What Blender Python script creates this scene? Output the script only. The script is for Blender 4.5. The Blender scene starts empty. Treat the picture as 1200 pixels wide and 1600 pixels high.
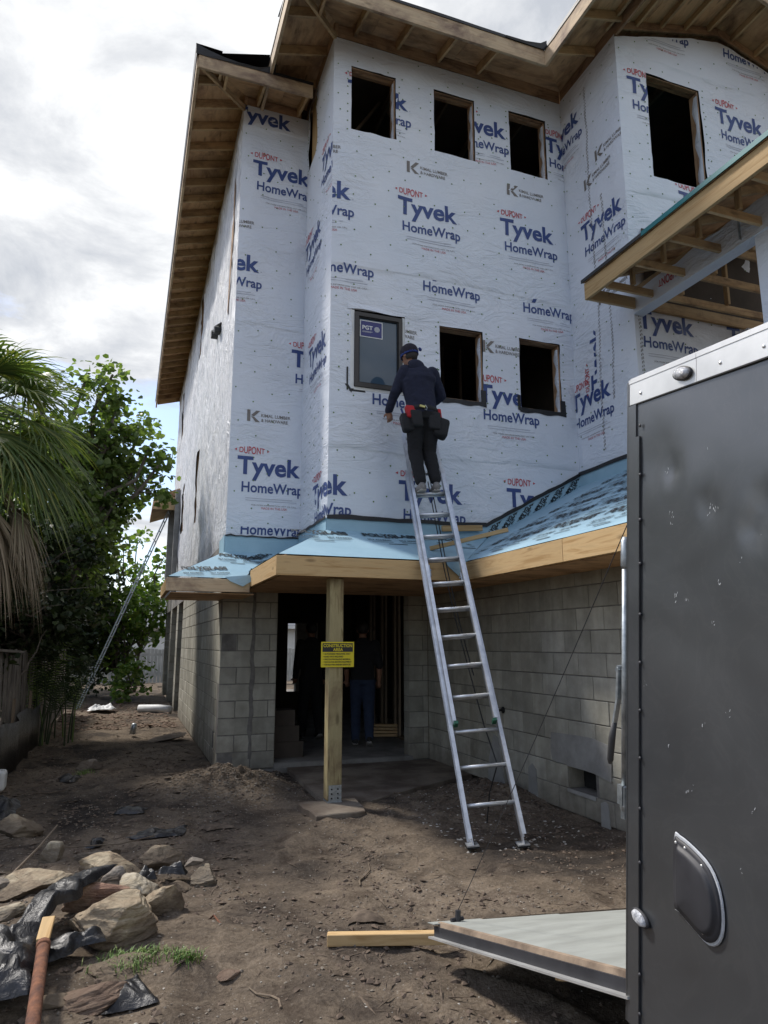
import bpy, bmesh, math, random
import numpy as np
from mathutils import Vector, Matrix, noise, Quaternion

random.seed(7)
rng = np.random.default_rng(7)
S = bpy.context.scene
COL = S.collection
R_ = math.radians

# ------------------------------------------------------------------ camera
cam_d = bpy.data.cameras.new('camera'); cam = bpy.data.objects.new('camera', cam_d); COL.objects.link(cam)
TH = R_(19.9); PITCH = math.atan(207/1090.)
cam.location = (0, 0, 1.5)
cam.rotation_euler = (math.pi/2 + PITCH, 0, -TH)
cam_d.sensor_fit = 'VERTICAL'; cam_d.sensor_height = 32.0; cam_d.lens = 32.0*1090/1600
cam_d.clip_start = 0.05; cam_d.clip_end = 2000
S.camera = cam

# ------------------------------------------------------------------ sky, sun, exposure
SUN_AZ = (-0.62, 0.78); SUN_EL = 50
w = bpy.data.worlds.new('World'); S.world = w; w.use_nodes = True
nt = w.node_tree; nt.nodes.clear()
def N(nt, t, **kw):
    n = nt.nodes.new(t)
    for k, v in kw.items(): setattr(n, k, v)
    return n
out = N(nt, 'ShaderNodeOutputWorld'); bg = N(nt, 'ShaderNodeBackground'); bg.inputs[1].default_value = 0.1
sky = N(nt, 'ShaderNodeTexSky'); sky.sky_type = 'NISHITA'; sky.sun_disc = False
sky.sun_elevation = R_(SUN_EL); sky.sun_rotation = math.atan2(SUN_AZ[0], SUN_AZ[1]); sky.air_density = 1.0; sky.dust_density = 1.2
tc = N(nt, 'ShaderNodeTexCoord')
sep = N(nt, 'ShaderNodeSeparateXYZ'); nt.links.new(tc.outputs['Generated'], sep.inputs[0])
def M(nt, op, a, b=None, c=None, clamp=False):
    n = nt.nodes.new('ShaderNodeMath'); n.operation = op; n.use_clamp = clamp
    for i, v in enumerate((a, b, c)):
        if v is None: continue
        if isinstance(v, (int, float)): n.inputs[i].default_value = v
        else: nt.links.new(v, n.inputs[i])
    return n.outputs[0]
zz = M(nt, 'ADD', M(nt, 'MAXIMUM', sep.outputs[2], 0.0), 0.22)
cx_ = M(nt, 'DIVIDE', sep.outputs[0], zz); cy_ = M(nt, 'DIVIDE', sep.outputs[1], zz)
cmb = N(nt, 'ShaderNodeCombineXYZ'); nt.links.new(cx_, cmb.inputs[0]); nt.links.new(cy_, cmb.inputs[1]); cmb.inputs[2].default_value = 0.5
def noise_n(nt, vec, scale, detail=6, rough=0.55, dist=0.0):
    n = N(nt, 'ShaderNodeTexNoise'); n.inputs['Scale'].default_value = scale; n.inputs['Detail'].default_value = detail
    n.inputs['Roughness'].default_value = rough; n.inputs['Distortion'].default_value = dist
    if vec is not None: nt.links.new(vec, n.inputs['Vector'])
    return n.outputs['Fac']
def ramp(nt, fac, stops, interp='LINEAR'):
    n = N(nt, 'ShaderNodeValToRGB'); n.color_ramp.interpolation = interp
    while len(n.color_ramp.elements) < len(stops): n.color_ramp.elements.new(0.5)
    for e, (p, c) in zip(n.color_ramp.elements, stops):
        e.position = p; e.color = (*c, 1) if len(c) == 3 else c
    nt.links.new(fac, n.inputs[0]); return n.outputs[0]
def mix(nt, fac, a, b, mode='MIX'):
    n = N(nt, 'ShaderNodeMix'); n.data_type = 'RGBA'; n.blend_type = mode
    for i, v in ((0, fac), (6, a), (7, b)):
        if isinstance(v, (int, float)): n.inputs[i].default_value = v
        elif isinstance(v, tuple): n.inputs[i].default_value = (*v, 1) if len(v) == 3 else v
        else: nt.links.new(v, n.inputs[i])
    return n.outputs[2]
cover = ramp(nt, noise_n(nt, cmb.outputs[0], 1.25, 9, 0.60, 0.3), [(0.445, (0, 0, 0)), (0.535, (1, 1, 1))])
shade = ramp(nt, noise_n(nt, cmb.outputs[0], 3.2, 9, 0.62, 0.3), [(0.35, (4.2, 4.45, 4.9)), (0.49, (5.9, 6.05, 6.3)), (0.59, (7.6, 7.7, 7.8))])
skyb = mix(nt, 1.0, sky.outputs[0], (1.5, 1.5, 1.6), 'MULTIPLY')
nt.links.new(mix(nt, cover, skyb, shade), bg.inputs[0]); nt.links.new(bg.outputs[0], out.inputs[0])

sl = bpy.data.lights.new('sun', 'SUN'); sun = bpy.data.objects.new('sun', sl); COL.objects.link(sun)
sl.energy = 2.8; sl.angle = R_(7.0); sl.color = (1.0, 0.95, 0.88)
_az = Vector((SUN_AZ[0], SUN_AZ[1], 0)).normalized()
sdir = (_az*math.cos(R_(SUN_EL)) + Vector((0, 0, math.sin(R_(SUN_EL))))).normalized()
sun.rotation_euler = sdir.to_track_quat('Z', 'Y').to_euler()

vs = S.view_settings
S.display_settings.display_device = 'sRGB'
vs.view_transform = 'Standard'; vs.look = 'None'; vs.exposure = 0.5; vs.gamma = 1.0; vs.use_curve_mapping = False
S.cycles.use_denoising = True
S.cycles.max_bounces = 6; S.cycles.diffuse_bounces = 3; S.cycles.transparent_max_bounces = 8
S.cycles.sample_clamp_indirect = 4.0
try: S.cycles.caustics_reflective = False; S.cycles.caustics_refractive = False
except Exception: pass

# ------------------------------------------------------------------ materials
def mat_base(name):
    m = bpy.data.materials.new(name); m.use_nodes = True; nt = m.node_tree
    return m, nt, nt.nodes['Principled BSDF']
def coords(nt, stretch=(1, 1, 1), rnd=False, kind='Object'):
    tc = N(nt, 'ShaderNodeTexCoord'); mp = N(nt, 'ShaderNodeMapping'); mp.inputs['Scale'].default_value = stretch
    nt.links.new(tc.outputs[kind], mp.inputs[0])
    if rnd:
        oi = N(nt, 'ShaderNodeObjectInfo'); a = N(nt, 'ShaderNodeVectorMath'); a.operation = 'SCALE'
        cb = N(nt, 'ShaderNodeCombineXYZ')
        for i in range(3): nt.links.new(oi.outputs['Random'], cb.inputs[i])
        nt.links.new(cb.outputs[0], a.inputs[0]); a.inputs['Scale'].default_value = 37.0
        nt.links.new(a.outputs[0], mp.inputs['Location'])
    return mp.outputs[0]
def bump(nt, b, h, strength, dist):
    n = N(nt, 'ShaderNodeBump'); n.inputs['Strength'].default_value = strength; n.inputs['Distance'].default_value = dist
    nt.links.new(h, n.inputs['Height'])
    nt.links.new(n.outputs[0], b.inputs['Normal']); return n
def mat(name, c1, c2=None, scale=6, rough=0.7, metal=0.0, bstr=0.0, bscale=40, bdist=0.01, stretch=(1, 1, 1), rnd=False,
        detail=6, spec=0.5, lo=0.35, hi=0.65, vary=0.0, rough2=None):
    m, nt, b = mat_base(name)
    b.inputs['Roughness'].default_value = rough; b.inputs['Metallic'].default_value = metal
    b.inputs['Specular IOR Level'].default_value = spec
    v = coords(nt, stretch, rnd)
    if c2 is None: c2 = tuple(x*0.8 for x in c1)
    f = noise_n(nt, v, scale, detail, 0.6)
    col = ramp(nt, f, [(lo, c2), (hi, c1)])
    if vary > 0:
        oi = N(nt, 'ShaderNodeObjectInfo'); mr = N(nt, 'ShaderNodeMapRange')
        mr.inputs['To Min'].default_value = 1-vary; mr.inputs['To Max'].default_value = 1+vary
        nt.links.new(oi.outputs['Random'], mr.inputs['Value'])
        cc = N(nt, 'ShaderNodeCombineColor')
        for i in range(3): nt.links.new(mr.outputs[0], cc.inputs[i])
        col = mix(nt, 1.0, col, cc.outputs[0], 'MULTIPLY')
    nt.links.new(col, b.inputs['Base Color'])
    if rough2 is not None:
        mr = N(nt, 'ShaderNodeMapRange'); mr.inputs['To Min'].default_value = rough; mr.inputs['To Max'].default_value = rough2
        nt.links.new(f, mr.inputs['Value']); nt.links.new(mr.outputs[0], b.inputs['Roughness'])
    if bstr > 0:
        bump(nt, b, noise_n(nt, v, bscale, 6, 0.65), bstr, bdist)
    return m
def wood(name, c1, c2, dark=None, stain=0.0, rough=0.75, g=11):
    # grain runs along local X
    m, nt, b = mat_base(name); b.inputs['Roughness'].default_value = rough; b.inputs['Specular IOR Level'].default_value = 0.25
    v = coords(nt, (0.8, g, g), True)
    f = noise_n(nt, v, 1.6, 5, 0.6, 1.2)
    col = ramp(nt, f, [(0.33, c2), (0.5, c1), (0.66, tuple(x*0.86 for x in c1))])
    v2 = coords(nt, (1, 1.6, 1.6), True)
    if dark:
        f2 = noise_n(nt, v2, 2.3, 5, 0.65, 0.4)
        st = ramp(nt, f2, [(0.50-stain*0.25, (0, 0, 0)), (0.74-stain*0.25, (1, 1, 1))])
        col = mix(nt, M(nt, 'MULTIPLY', st, 0.85), col, dark)
    # knots
    vo = N(nt, 'ShaderNodeTexVoronoi'); vo.inputs['Scale'].default_value = 1.0
    vk = coords(nt, (2.2, 7, 7), True); nt.links.new(vk, vo.inputs['Vector'])
    kn = ramp(nt, vo.outputs['Distance'], [(0.07, (1, 1, 1)), (0.16, (0, 0, 0))])
    col = mix(nt, M(nt, 'MULTIPLY', kn, 0.6), col, tuple(x*0.35 for x in c2))
    oi = N(nt, 'ShaderNodeObjectInfo'); mr = N(nt, 'ShaderNodeMapRange'); mr.inputs['To Min'].default_value = 0.82; mr.inputs['To Max'].default_value = 1.14
    nt.links.new(oi.outputs['Random'], mr.inputs['Value']); cc = N(nt, 'ShaderNodeCombineColor')
    for i in range(3): nt.links.new(mr.outputs[0], cc.inputs[i])
    nt.links.new(mix(nt, 1.0, col, cc.outputs[0], 'MULTIPLY'), b.inputs['Base Color'])
    bump(nt, b, f, 0.25, 0.004)
    return m

MT = {}
MT['lumber'] = wood('new_lumber', (0.58, 0.40, 0.20), (0.42, 0.26, 0.11))
MT['lumber_old'] = wood('weathered_lumber', (0.56, 0.39, 0.21), (0.42, 0.27, 0.14), (0.12, 0.07, 0.045), 0.1)
MT['fascia_up'] = wood('upper_fascia_lumber', (0.56, 0.43, 0.28), (0.42, 0.30, 0.185), (0.16, 0.10, 0.08), 0.25)
MT['treated'] = wood('treated_lumber', (0.37, 0.31, 0.165), (0.19, 0.145, 0.07), (0.14, 0.09, 0.05), 0.15, g=15)
MT['header'] = wood('header_lumber', (0.42, 0.27, 0.16), (0.27, 0.16, 0.09), (0.09, 0.05, 0.035), 0.2)
MT['stud'] = wood('stud_lumber', (0.20, 0.155, 0.11), (0.13, 0.095, 0.07))  # lumber tone darkened so the interior reads in deep shade
MT['ply'] = wood('plywood_sheathing', (0.58, 0.37, 0.20), (0.43, 0.25, 0.125), (0.15, 0.085, 0.05), 0.12, g=4)
MT['inner'] = mat('interior_shade_colour', (0.09, 0.07, 0.055), (0.05, 0.04, 0.03), 1.5, 0.9)  # room darkness put into the colour of decks, walls and steps
MT['concrete'] = mat('poured_concrete', (0.26, 0.25, 0.23), (0.15, 0.14, 0.125), 3, 0.9, bstr=0.4, bscale=30, bdist=0.01)
MT['slabdirty'] = mat('dirty_concrete', (0.21, 0.175, 0.135), (0.10, 0.075, 0.055), 2.2, 0.9, bstr=0.4, bscale=25, bdist=0.01, lo=0.4, hi=0.6)
MT['mortar'] = mat('mortar', (0.20, 0.19, 0.17), (0.12, 0.11, 0.10), 8, 0.95, bstr=0.3, bscale=80)
MT['cement'] = mat('cement_parging', (0.31, 0.305, 0.285), (0.22, 0.215, 0.20), 5, 0.9, bstr=0.3, bscale=30)
MT['black'] = mat('black_membrane', (0.018, 0.018, 0.02), (0.01, 0.01, 0.01), 5, 0.55)
MT['void'] = mat('unlit_cavity', (0.01, 0.01, 0.01), (0.01, 0.01, 0.01), 5, 1.0)  # near-black colour stands in for the darkness inside the wall holes
MT['galv'] = mat('galvanised_steel', (0.48, 0.52, 0.54), (0.28, 0.31, 0.33), 30, 0.38, 0.85, rough2=0.55)
MT['alu'] = mat('ladder_aluminium', (0.72, 0.74, 0.76), (0.5, 0.52, 0.54), 9, 0.33, 0.75, rough2=0.55, bstr=0.05)
MT['alurail'] = mat('bright_aluminium_trim', (0.78, 0.78, 0.76), (0.62, 0.62, 0.60), 4, 0.35, 0.7, rough2=0.5)
MT['rubber'] = mat('black_rubber', (0.02, 0.02, 0.02), (0.012, 0.012, 0.012), 8, 0.8)
MT['red'] = mat('red_canvas', (0.45, 0.015, 0.02), (0.3, 0.01, 0.015), 12, 0.8)
MT['green'] = mat('green_plastic', (0.02, 0.12, 0.07), (0.015, 0.09, 0.05), 12, 0.5)
MT['pblue'] = mat('wrap_print_blue', (0.028, 0.055, 0.19), (0.035, 0.07, 0.22), 4, 0.5)
MT['pred'] = mat('wrap_print_red', (0.46, 0.04, 0.055), (0.5, 0.06, 0.07), 4, 0.5)
MT['pgrey'] = mat('wrap_print_grey', (0.16, 0.14, 0.125), (0.19, 0.17, 0.15), 4, 0.5)
MT['pline'] = mat('wrap_fine_print_grey', (0.42, 0.44, 0.50), (0.45, 0.46, 0.52), 4, 0.5)
MT['pblack'] = mat('membrane_print_black', (0.015, 0.02, 0.025), (0.02, 0.03, 0.035), 4, 0.6)
MT['cap'] = mat('green_cap_nail', (0.16, 0.26, 0.08), (0.10, 0.17, 0.06), 4, 0.6)
MT['white'] = mat('white_paint', (0.75, 0.76, 0.74), (0.66, 0.67, 0.66), 3, 0.6)
MT['yellow'] = mat('sign_yellow', (0.72, 0.60, 0.02), (0.66, 0.54, 0.02), 3, 0.5)
MT['ink'] = mat('sign_black_ink', (0.02, 0.02, 0.02), (0.02, 0.02, 0.02), 3, 0.5)
MT['navyink'] = mat('sticker_navy', (0.02, 0.025, 0.16), (0.02, 0.025, 0.14), 3, 0.4)
MT['bronze'] = mat('bronze_window_frame', (0.035, 0.03, 0.027), (0.028, 0.024, 0.022), 3, 0.45)
MT['membrane'] = mat('blue_roof_membrane', (0.33, 0.50, 0.59), (0.26, 0.42, 0.51), 1.5, 0.55, bstr=0.25, bscale=5, bdist=0.02)
MT['teal'] = mat('teal_drip_edge', (0.0, 0.16, 0.17), (0.0, 0.12, 0.13), 3, 0.5)

def wrap_material():
    m, nt, b = mat_base('house_wrap')
    v = coords(nt, (1, 1, 1)); b.inputs['Roughness'].default_value = 0.5; b.inputs['Specular IOR Level'].default_value = 0.35
    f = noise_n(nt, v, 0.8, 4, 0.5)
    col = ramp(nt, f, [(0.35, (0.66, 0.70, 0.76)), (0.65, (0.72, 0.745, 0.79))])
    # faint grid of the OSB edges and dirt
    nt.links.new(col, b.inputs['Base Color'])
    # wrinkles: warped ridges
    mp = N(nt, 'ShaderNodeMapping'); mp.inputs['Scale'].default_value = (1, 1, 1.5); nt.links.new(v, mp.inputs[0])
    n1 = noise_n(nt, mp.outputs[0], 1.7, 5, 0.6, 1.6)
    r1 = M(nt, 'ABSOLUTE', M(nt, 'SUBTRACT', n1, 0.5))
    r1 = M(nt, 'SUBTRACT', 0.14, M(nt, 'MINIMUM', r1, 0.14))
    n2 = noise_n(nt, mp.outputs[0], 7.0, 5, 0.62, 1.2)
    n3 = noise_n(nt, v, 30.0, 3, 0.6)
    msk = ramp(nt, noise_n(nt, v, 0.9, 2, 0.5), [(0.40, (0.15, 0.15, 0.15)), (0.62, (1, 1, 1))])
    mq = N(nt, 'ShaderNodeMapping'); mq.inputs['Scale'].default_value = (0.75, 0.75, 2.4); mq.inputs['Rotation'].default_value = (0.25, 0.2, 0); nt.links.new(v, mq.inputs[0])
    q1 = M(nt, 'ABSOLUTE', M(nt, 'SUBTRACT', noise_n(nt, mq.outputs[0], 1.9, 4, 0.55, 1.4), 0.5)); q1 = M(nt, 'SUBTRACT', 0.10, M(nt, 'MINIMUM', q1, 0.10))
    r1 = M(nt, 'ADD', r1, M(nt, 'MULTIPLY', q1, 1.3))
    h = M(nt, 'ADD', M(nt, 'MULTIPLY', M(nt, 'MULTIPLY', r1, 2.6), msk), M(nt, 'ADD', M(nt, 'MULTIPLY', n2, 0.16), M(nt, 'MULTIPLY', n3, 0.015)))
    bump(nt, b, h, 0.5, 0.045)
    return m
MT['wrap'] = wrap_material()
def crumple_material():
    m, nt, b = mat_base('loose_house_wrap')
    v = coords(nt, (1, 1, 0.35)); b.inputs['Roughness'].default_value = 0.42
    b.inputs['Base Color'].default_value = (0.70, 0.71, 0.73, 1)
    n1 = noise_n(nt, v, 3.2, 7, 0.62, 2.2)
    r1 = M(nt, 'ABSOLUTE', M(nt, 'SUBTRACT', n1, 0.5))
    bump(nt, b, r1, 1.0, 0.14)
    f = ramp(nt, noise_n(nt, v, 6, 4, 0.6, 2.0), [(0.42, (0.50, 0.52, 0.56)), (0.5, (0.72, 0.73, 0.75))])
    nt.links.new(f, b.inputs['Base Color'])
    return m
MT['crumple'] = crumple_material()

def block_material():
    m, nt, b = mat_base('concrete_block')
    b.inputs['Roughness'].default_value = 0.95; b.inputs['Specular IOR Level'].default_value = 0.15
    v = coords(nt, (1, 1, 1), True)
    oi = N(nt, 'ShaderNodeObjectInfo')
    base = ramp(nt, oi.outputs['Random'], [(0.0, (0.31, 0.298, 0.25)), (0.35, (0.355, 0.34, 0.285)), (0.7, (0.385, 0.37, 0.31)), (1.0, (0.43, 0.412, 0.35))])
    f = noise_n(nt, v, 5, 6, 0.65)
    st = ramp(nt, f, [(0.36, (0.80, 0.80, 0.80)), (0.62, (1.06, 1.06, 1.06))])
    col = mix(nt, 1.0, base, st, 'MULTIPLY')
    g = N(nt, 'ShaderNodeNewGeometry'); sp = N(nt, 'ShaderNodeSeparateXYZ'); nt.links.new(g.outputs['Position'], sp.inputs[0])
    ng = noise_n(nt, g.outputs['Position'], 2.2, 6, 0.65, 0.5)
    hgt = M(nt, 'ADD', sp.outputs[2], M(nt, 'MULTIPLY', M(nt, 'SUBTRACT', ng, 0.5), -1.3))
    mud = ramp(nt, hgt, [(0.0, (1, 1, 1)), (0.42, (0, 0, 0))])
    col = mix(nt, M(nt, 'MULTIPLY', mud, 0.55), col, (0.10, 0.078, 0.058))
    stc = N(nt, 'ShaderNodeMapping'); stc.inputs['Scale'].default_value = (2.4, 2.4, 0.22); nt.links.new(g.outputs['Position'], stc.inputs[0])
    sf = ramp(nt, noise_n(nt, stc.outputs[0], 1.6, 4, 0.6), [(0.42, (0.82, 0.82, 0.81)), (0.6, (1.04, 1.04, 1.04))])
    col = mix(nt, 0.8, col, mix(nt, 1.0, col, sf, 'MULTIPLY'))
    nt.links.new(col, b.inputs['Base Color'])
    bump(nt, b, noise_n(nt, v, 60, 5, 0.7), 0.45, 0.006)
    return m
MT['block'] = block_material()

# ------------------------------------------------------------------ helpers
WM = {}
def world(o):
    if o is None: return Matrix.Identity(4)
    return WM.get(o.name, Matrix.Identity(4))
def link(o, parent=None, mw=None):
    """link object whose world matrix is mw (default identity) under parent"""
    COL.objects.link(o)
    mw = mw if mw is not None else Matrix.Identity(4)
    if parent is not None:
        o.parent = parent; o.matrix_parent_inverse = world(parent).inverted()
    o.matrix_basis = mw
    WM[o.name] = mw
    return o
def tag(o, label=None, cat=None, group=None, kind=None):
    if label: o['label'] = label
    if cat: o['category'] = cat
    if group: o['group'] = group
    if kind: o['kind'] = kind
    return o
def empty(name, loc, label=None, cat=None, group=None, mw=None):
    o = bpy.data.objects.new(name, None); o.empty_display_size = 0.1
    link(o, None, mw if mw is not None else Matrix.Translation(loc)); tag(o, label, cat, group); return o

class MB:
    def __init__(s): s.v = []; s.f = []; s.m = []
    def add(s, vs, fs, mi=0):
        o = len(s.v); s.v += [tuple(x) for x in vs]
        for f in fs: s.f.append(tuple(i+o for i in f)); s.m.append(mi)
        return s
    def box(s, a, b, mi=0):
        x0, y0, z0 = a; x1, y1, z1 = b
        return s.add([(x0,y0,z0),(x1,y0,z0),(x1,y1,z0),(x0,y1,z0),(x0,y0,z1),(x1,y0,z1),(x1,y1,z1),(x0,y1,z1)],
              [(0,3,2,1),(4,5,6,7),(0,1,5,4),(1,2,6,5),(2,3,7,6),(3,0,4,7)], mi)
    def obox(s, c, ax, ay, az, mi=0):
        c, ax, ay, az = map(Vector, (c, ax, ay, az)); vs = []
        for sz in (-1, 1):
            for sx, sy in ((-1,-1),(1,-1),(1,1),(-1,1)): vs.append(c+ax*sx+ay*sy+az*sz)
        return s.add(vs, [(0,3,2,1),(4,5,6,7),(0,1,5,4),(1,2,6,5),(2,3,7,6),(3,0,4,7)], mi)
    def beam(s, p0, p1, wd, ht, up=(0,0,1), mi=0):
        p0, p1 = Vector(p0), Vector(p1); x = (p1-p0); L = x.length; x.normalize()
        y = Vector(up).cross(x); y = y.normalized() if y.length > 1e-6 else Vector((0,1,0)); z = x.cross(y)
        return s.obox((p0+p1)/2, x*L/2, y*wd/2, z*ht/2, mi)
    def tube(s, pts, r, n=8, mi=0, caps=True):
        pts = [Vector(p) for p in pts]; rs = r if isinstance(r, (list, tuple)) else [r]*len(pts)
        rings = []; prev = None
        for i, p in enumerate(pts):
            t = (pts[min(i+1, len(pts)-1)] - pts[max(i-1, 0)]).normalized()
            if prev is None:
                a = Vector((0,0,1)) if abs(t.z) < 0.9 else Vector((1,0,0)); u = t.cross(a).normalized()
            else: u = (prev - t*prev.dot(t)).normalized()
            prev = u; vv = t.cross(u)
            rings.append([p + (u*math.cos(2*math.pi*k/n)+vv*math.sin(2*math.pi*k/n))*rs[i] for k in range(n)])
        vs = [q for ring in rings for q in ring]; fs = []
        for i in range(len(pts)-1):
            for k in range(n): fs.append((i*n+k, i*n+(k+1)%n, (i+1)*n+(k+1)%n, (i+1)*n+k))
        if caps: fs.append(tuple(reversed(range(n)))); fs.append(tuple(range((len(pts)-1)*n, len(pts)*n)))
        return s.add(vs, fs, mi)
    def prism(s, poly, d, mi=0):
        """poly: 3D points (planar), extruded by vector d"""
        n = len(poly); d = Vector(d); vs = [Vector(p) for p in poly]; vs += [p+d for p in vs]
        fs = [tuple(range(n)), tuple(reversed(range(n, 2*n)))] + [(i, i+n, (i+1)%n+n, (i+1)%n) for i in range(n)]
        return s.add(vs, fs, mi)
    def mesh(s, name, mats, smooth=False, fixn=True):
        me = bpy.data.meshes.new(name); me.from_pydata(s.v, [], s.f)
        for m in (mats if isinstance(mats, (list, tuple)) else [mats]): me.materials.append(MT[m] if isinstance(m, str) else m)
        me.polygons.foreach_set('material_index', s.m)
        if fixn:
            bm = bmesh.new(); bm.from_mesh(me); bmesh.ops.recalc_face_normals(bm, faces=bm.faces); bm.to_mesh(me); bm.free()
        if smooth: me.polygons.foreach_set('use_smooth', [True]*len(me.polygons))
        me.update(); return me
    def build(s, name, mats, parent=None, smooth=False, mw=None, fixn=True, **kw):
        o = bpy.data.objects.new(name, s.mesh(name, mats, smooth, fixn)); link(o, parent, mw); tag(o, **kw); return o

_bc = {}
def board(name, parent, p0, p1, wd, ht, m, up=(0,0,1), bevel=0.003, **kw):
    """lumber piece with its own local frame (grain along local X)"""
    p0, p1 = Vector(p0), Vector(p1); x = p1-p0; L = x.length; x.normalize()
    y = Vector(up).cross(x); y = y.normalized() if y.length > 1e-5 else Vector((0,1,0)); z = x.cross(y)
    key = (round(L, 3), wd, ht, m)
    if key not in _bc:
        mb = MB(); mb.box((-L/2, -wd/2, -ht/2), (L/2, wd/2, ht/2)); me = mb.mesh(name, m)
        if bevel:
            bm = bmesh.new(); bm.from_mesh(me)
            bmesh.ops.bevel(bm, geom=bm.edges, offset=min(bevel, wd*.2, ht*.2), segments=1, affect='EDGES'); bm.to_mesh(me); bm.free()
        _bc[key] = me
    o = bpy.data.objects.new(name, _bc[key])
    mw = Matrix((x, y, z)).transposed().to_4x4(); mw.translation = (p0+p1)/2
    link(o, parent, mw); tag(o, **kw); return o
def tilt(o, a): pass

# ------------------------------------------------------------------ flat print helpers
_tc = {}
def text2d(s, bold=0.0, res=3, align='LEFT'):
    """returns (verts2d, faces, width) of a line of text of cap height about 0.7"""
    k = (s, bold, res)
    if k not in _tc:
        cu = bpy.data.curves.new('t', 'FONT'); cu.body = s; cu.resolution_u = res; cu.offset = bold; cu.size = 1.0
        ob = bpy.data.objects.new('t', cu); COL.objects.link(ob)
        dg = bpy.context.evaluated_depsgraph_get()
        me = bpy.data.meshes.new_from_object(ob.evaluated_get(dg))
        vs = [(v.co.x, v.co.y) for v in me.vertices]; fs = [tuple(p.vertices) for p in me.polygons]
        bpy.data.objects.remove(ob); bpy.data.curves.remove(cu); bpy.data.meshes.remove(me)
        xs = [v[0] for v in vs]; x0 = min(xs); wd = max(xs)-x0
        _tc[k] = ([(x-x0, y) for x, y in vs], fs, wd)
    return _tc[k]
class P2:
    """2D print artwork: verts, faces, material index"""
    def __init__(s): s.v = []; s.f = []; s.m = []
    def add(s, vs, fs, mi):
        o = len(s.v); s.v += vs
        for f in fs: s.f.append(tuple(i+o for i in f)); s.m.append(mi)
    def text(s, t, x, y, width, cap, mi, bold=0.02, warp=None):
        vs, fs, wd = text2d(t, bold)
        sx = width/wd; sy = cap/0.72
        o = []
        for a, b in vs:
            X = a*sx; Y = b*sy
            if warp: Y = cap/2 + (Y-cap/2)*warp(2*X/width-1)
            o.append((x+X, y+Y))
        s.add(o, fs, mi)
    def rect(s, x0, y0, x1, y1, mi): s.add([(x0,y0),(x1,y0),(x1,y1),(x0,y1)], [(0,1,2,3)], mi)
    def poly(s, pts, mi): s.add(list(pts), [tuple(range(len(pts)))], mi)
    def shifted(s, dx, dy, sc=1.0, rot=0.0):
        n = P2(); c, q = math.cos(rot), math.sin(rot)
        n.v = [(dx+(x*c-y*q)*sc, dy+(x*q+y*c)*sc) for x, y in s.v]; n.f = s.f; n.m = s.m; return n
# ------------------------------------------------------------------ walls
class Frame:
    def __init__(s, o, u, n, seed=0, amp=0.015):
        s.o = Vector(o); s.u = Vector(u); s.n = Vector(n); s.seed = seed; s.amp = amp; s.seams = []; s.b = None; s.holes = []
    def disp(s, u, v):
        if s.b:
            e = min(u-s.b[0], s.b[1]-u, v-s.b[2], s.b[3]-v); k = max(0.0, min(1.0, e/0.12))
        else: k = 1
        p = Vector((u*1.3+s.seed*7.1, v*1.0, s.seed*3.3))
        a = noise.noise(p*1.3)*1.3 + noise.noise(p*3.1)*0.6
        r = 1-min(1, abs(noise.noise(Vector((u*0.9+v*0.9, v*0.35-u*0.3, s.seed+5.2))*1.6))*7)
        d = s.amp*(a + 0.5 + 0.9*max(0, r))*k
        for sv, su0, su1 in s.seams:
            if v > sv + 0.012*math.sin(u*2.1+sv) and su0 <= u <= su1: d += 0.009*k
        return d
    def p(s, u, v, off=0.0, flat=False):
        return s.o + s.u*u + Vector((0,0,1))*v + s.n*(off + (0 if flat else s.disp(u, v)))

def wall_grid(name, fr, u0, u1, v0, v1, holes, parent, m='wrap', cell=0.07, vmin=None, vmax=None, mats=None, **kw):
    fr.b = (u0, u1, v0, v1); fr.holes = holes
    us = set([u0, u1]); vs = set([v0, v1])
    for h in holes: us |= {h[0], h[1]}; vs |= {h[2], h[3]}
    for sv, a, b in fr.seams: vs |= {sv-0.015, sv-0.004, sv+0.004, sv+0.015}
    def fill(st, lo, hi):
        st = sorted(x for x in st if lo-1e-6 <= x <= hi+1e-6); o = [st[0]]
        for a, b in zip(st, st[1:]):
            n = max(1, int(round((b-a)/cell)))
            for k in range(1, n+1): o.append(a+(b-a)*k/n)
        return o
    us = fill(us, u0, u1); vs = fill(vs, v0, v1)
    mb = MB(); nu = len(us)
    for v in vs:
        for u in us:
            vv = v
            if vmin: vv = max(vv, vmin(u))
            if vmax: vv = min(vv, vmax(u))
            mb.v.append(tuple(fr.p(u, vv)))
    for j in range(len(vs)-1):
        for i in range(nu-1):
            cu = (us[i]+us[i+1])/2; cv = (vs[j]+vs[j+1])/2
            if any(h[0] < cu < h[1] and h[2] < cv < h[3] for h in holes): continue
            if vmin and vs[j+1] <= vmin(cu): continue
            if vmax and vs[j] >= vmax(cu): continue
            mb.f.append((j*nu+i, j*nu+i+1, (j+1)*nu+i+1, (j+1)*nu+i)); mb.m.append(0)
    o = mb.build(name, m, parent, smooth=True, fixn=False, **kw)
    return o

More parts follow.
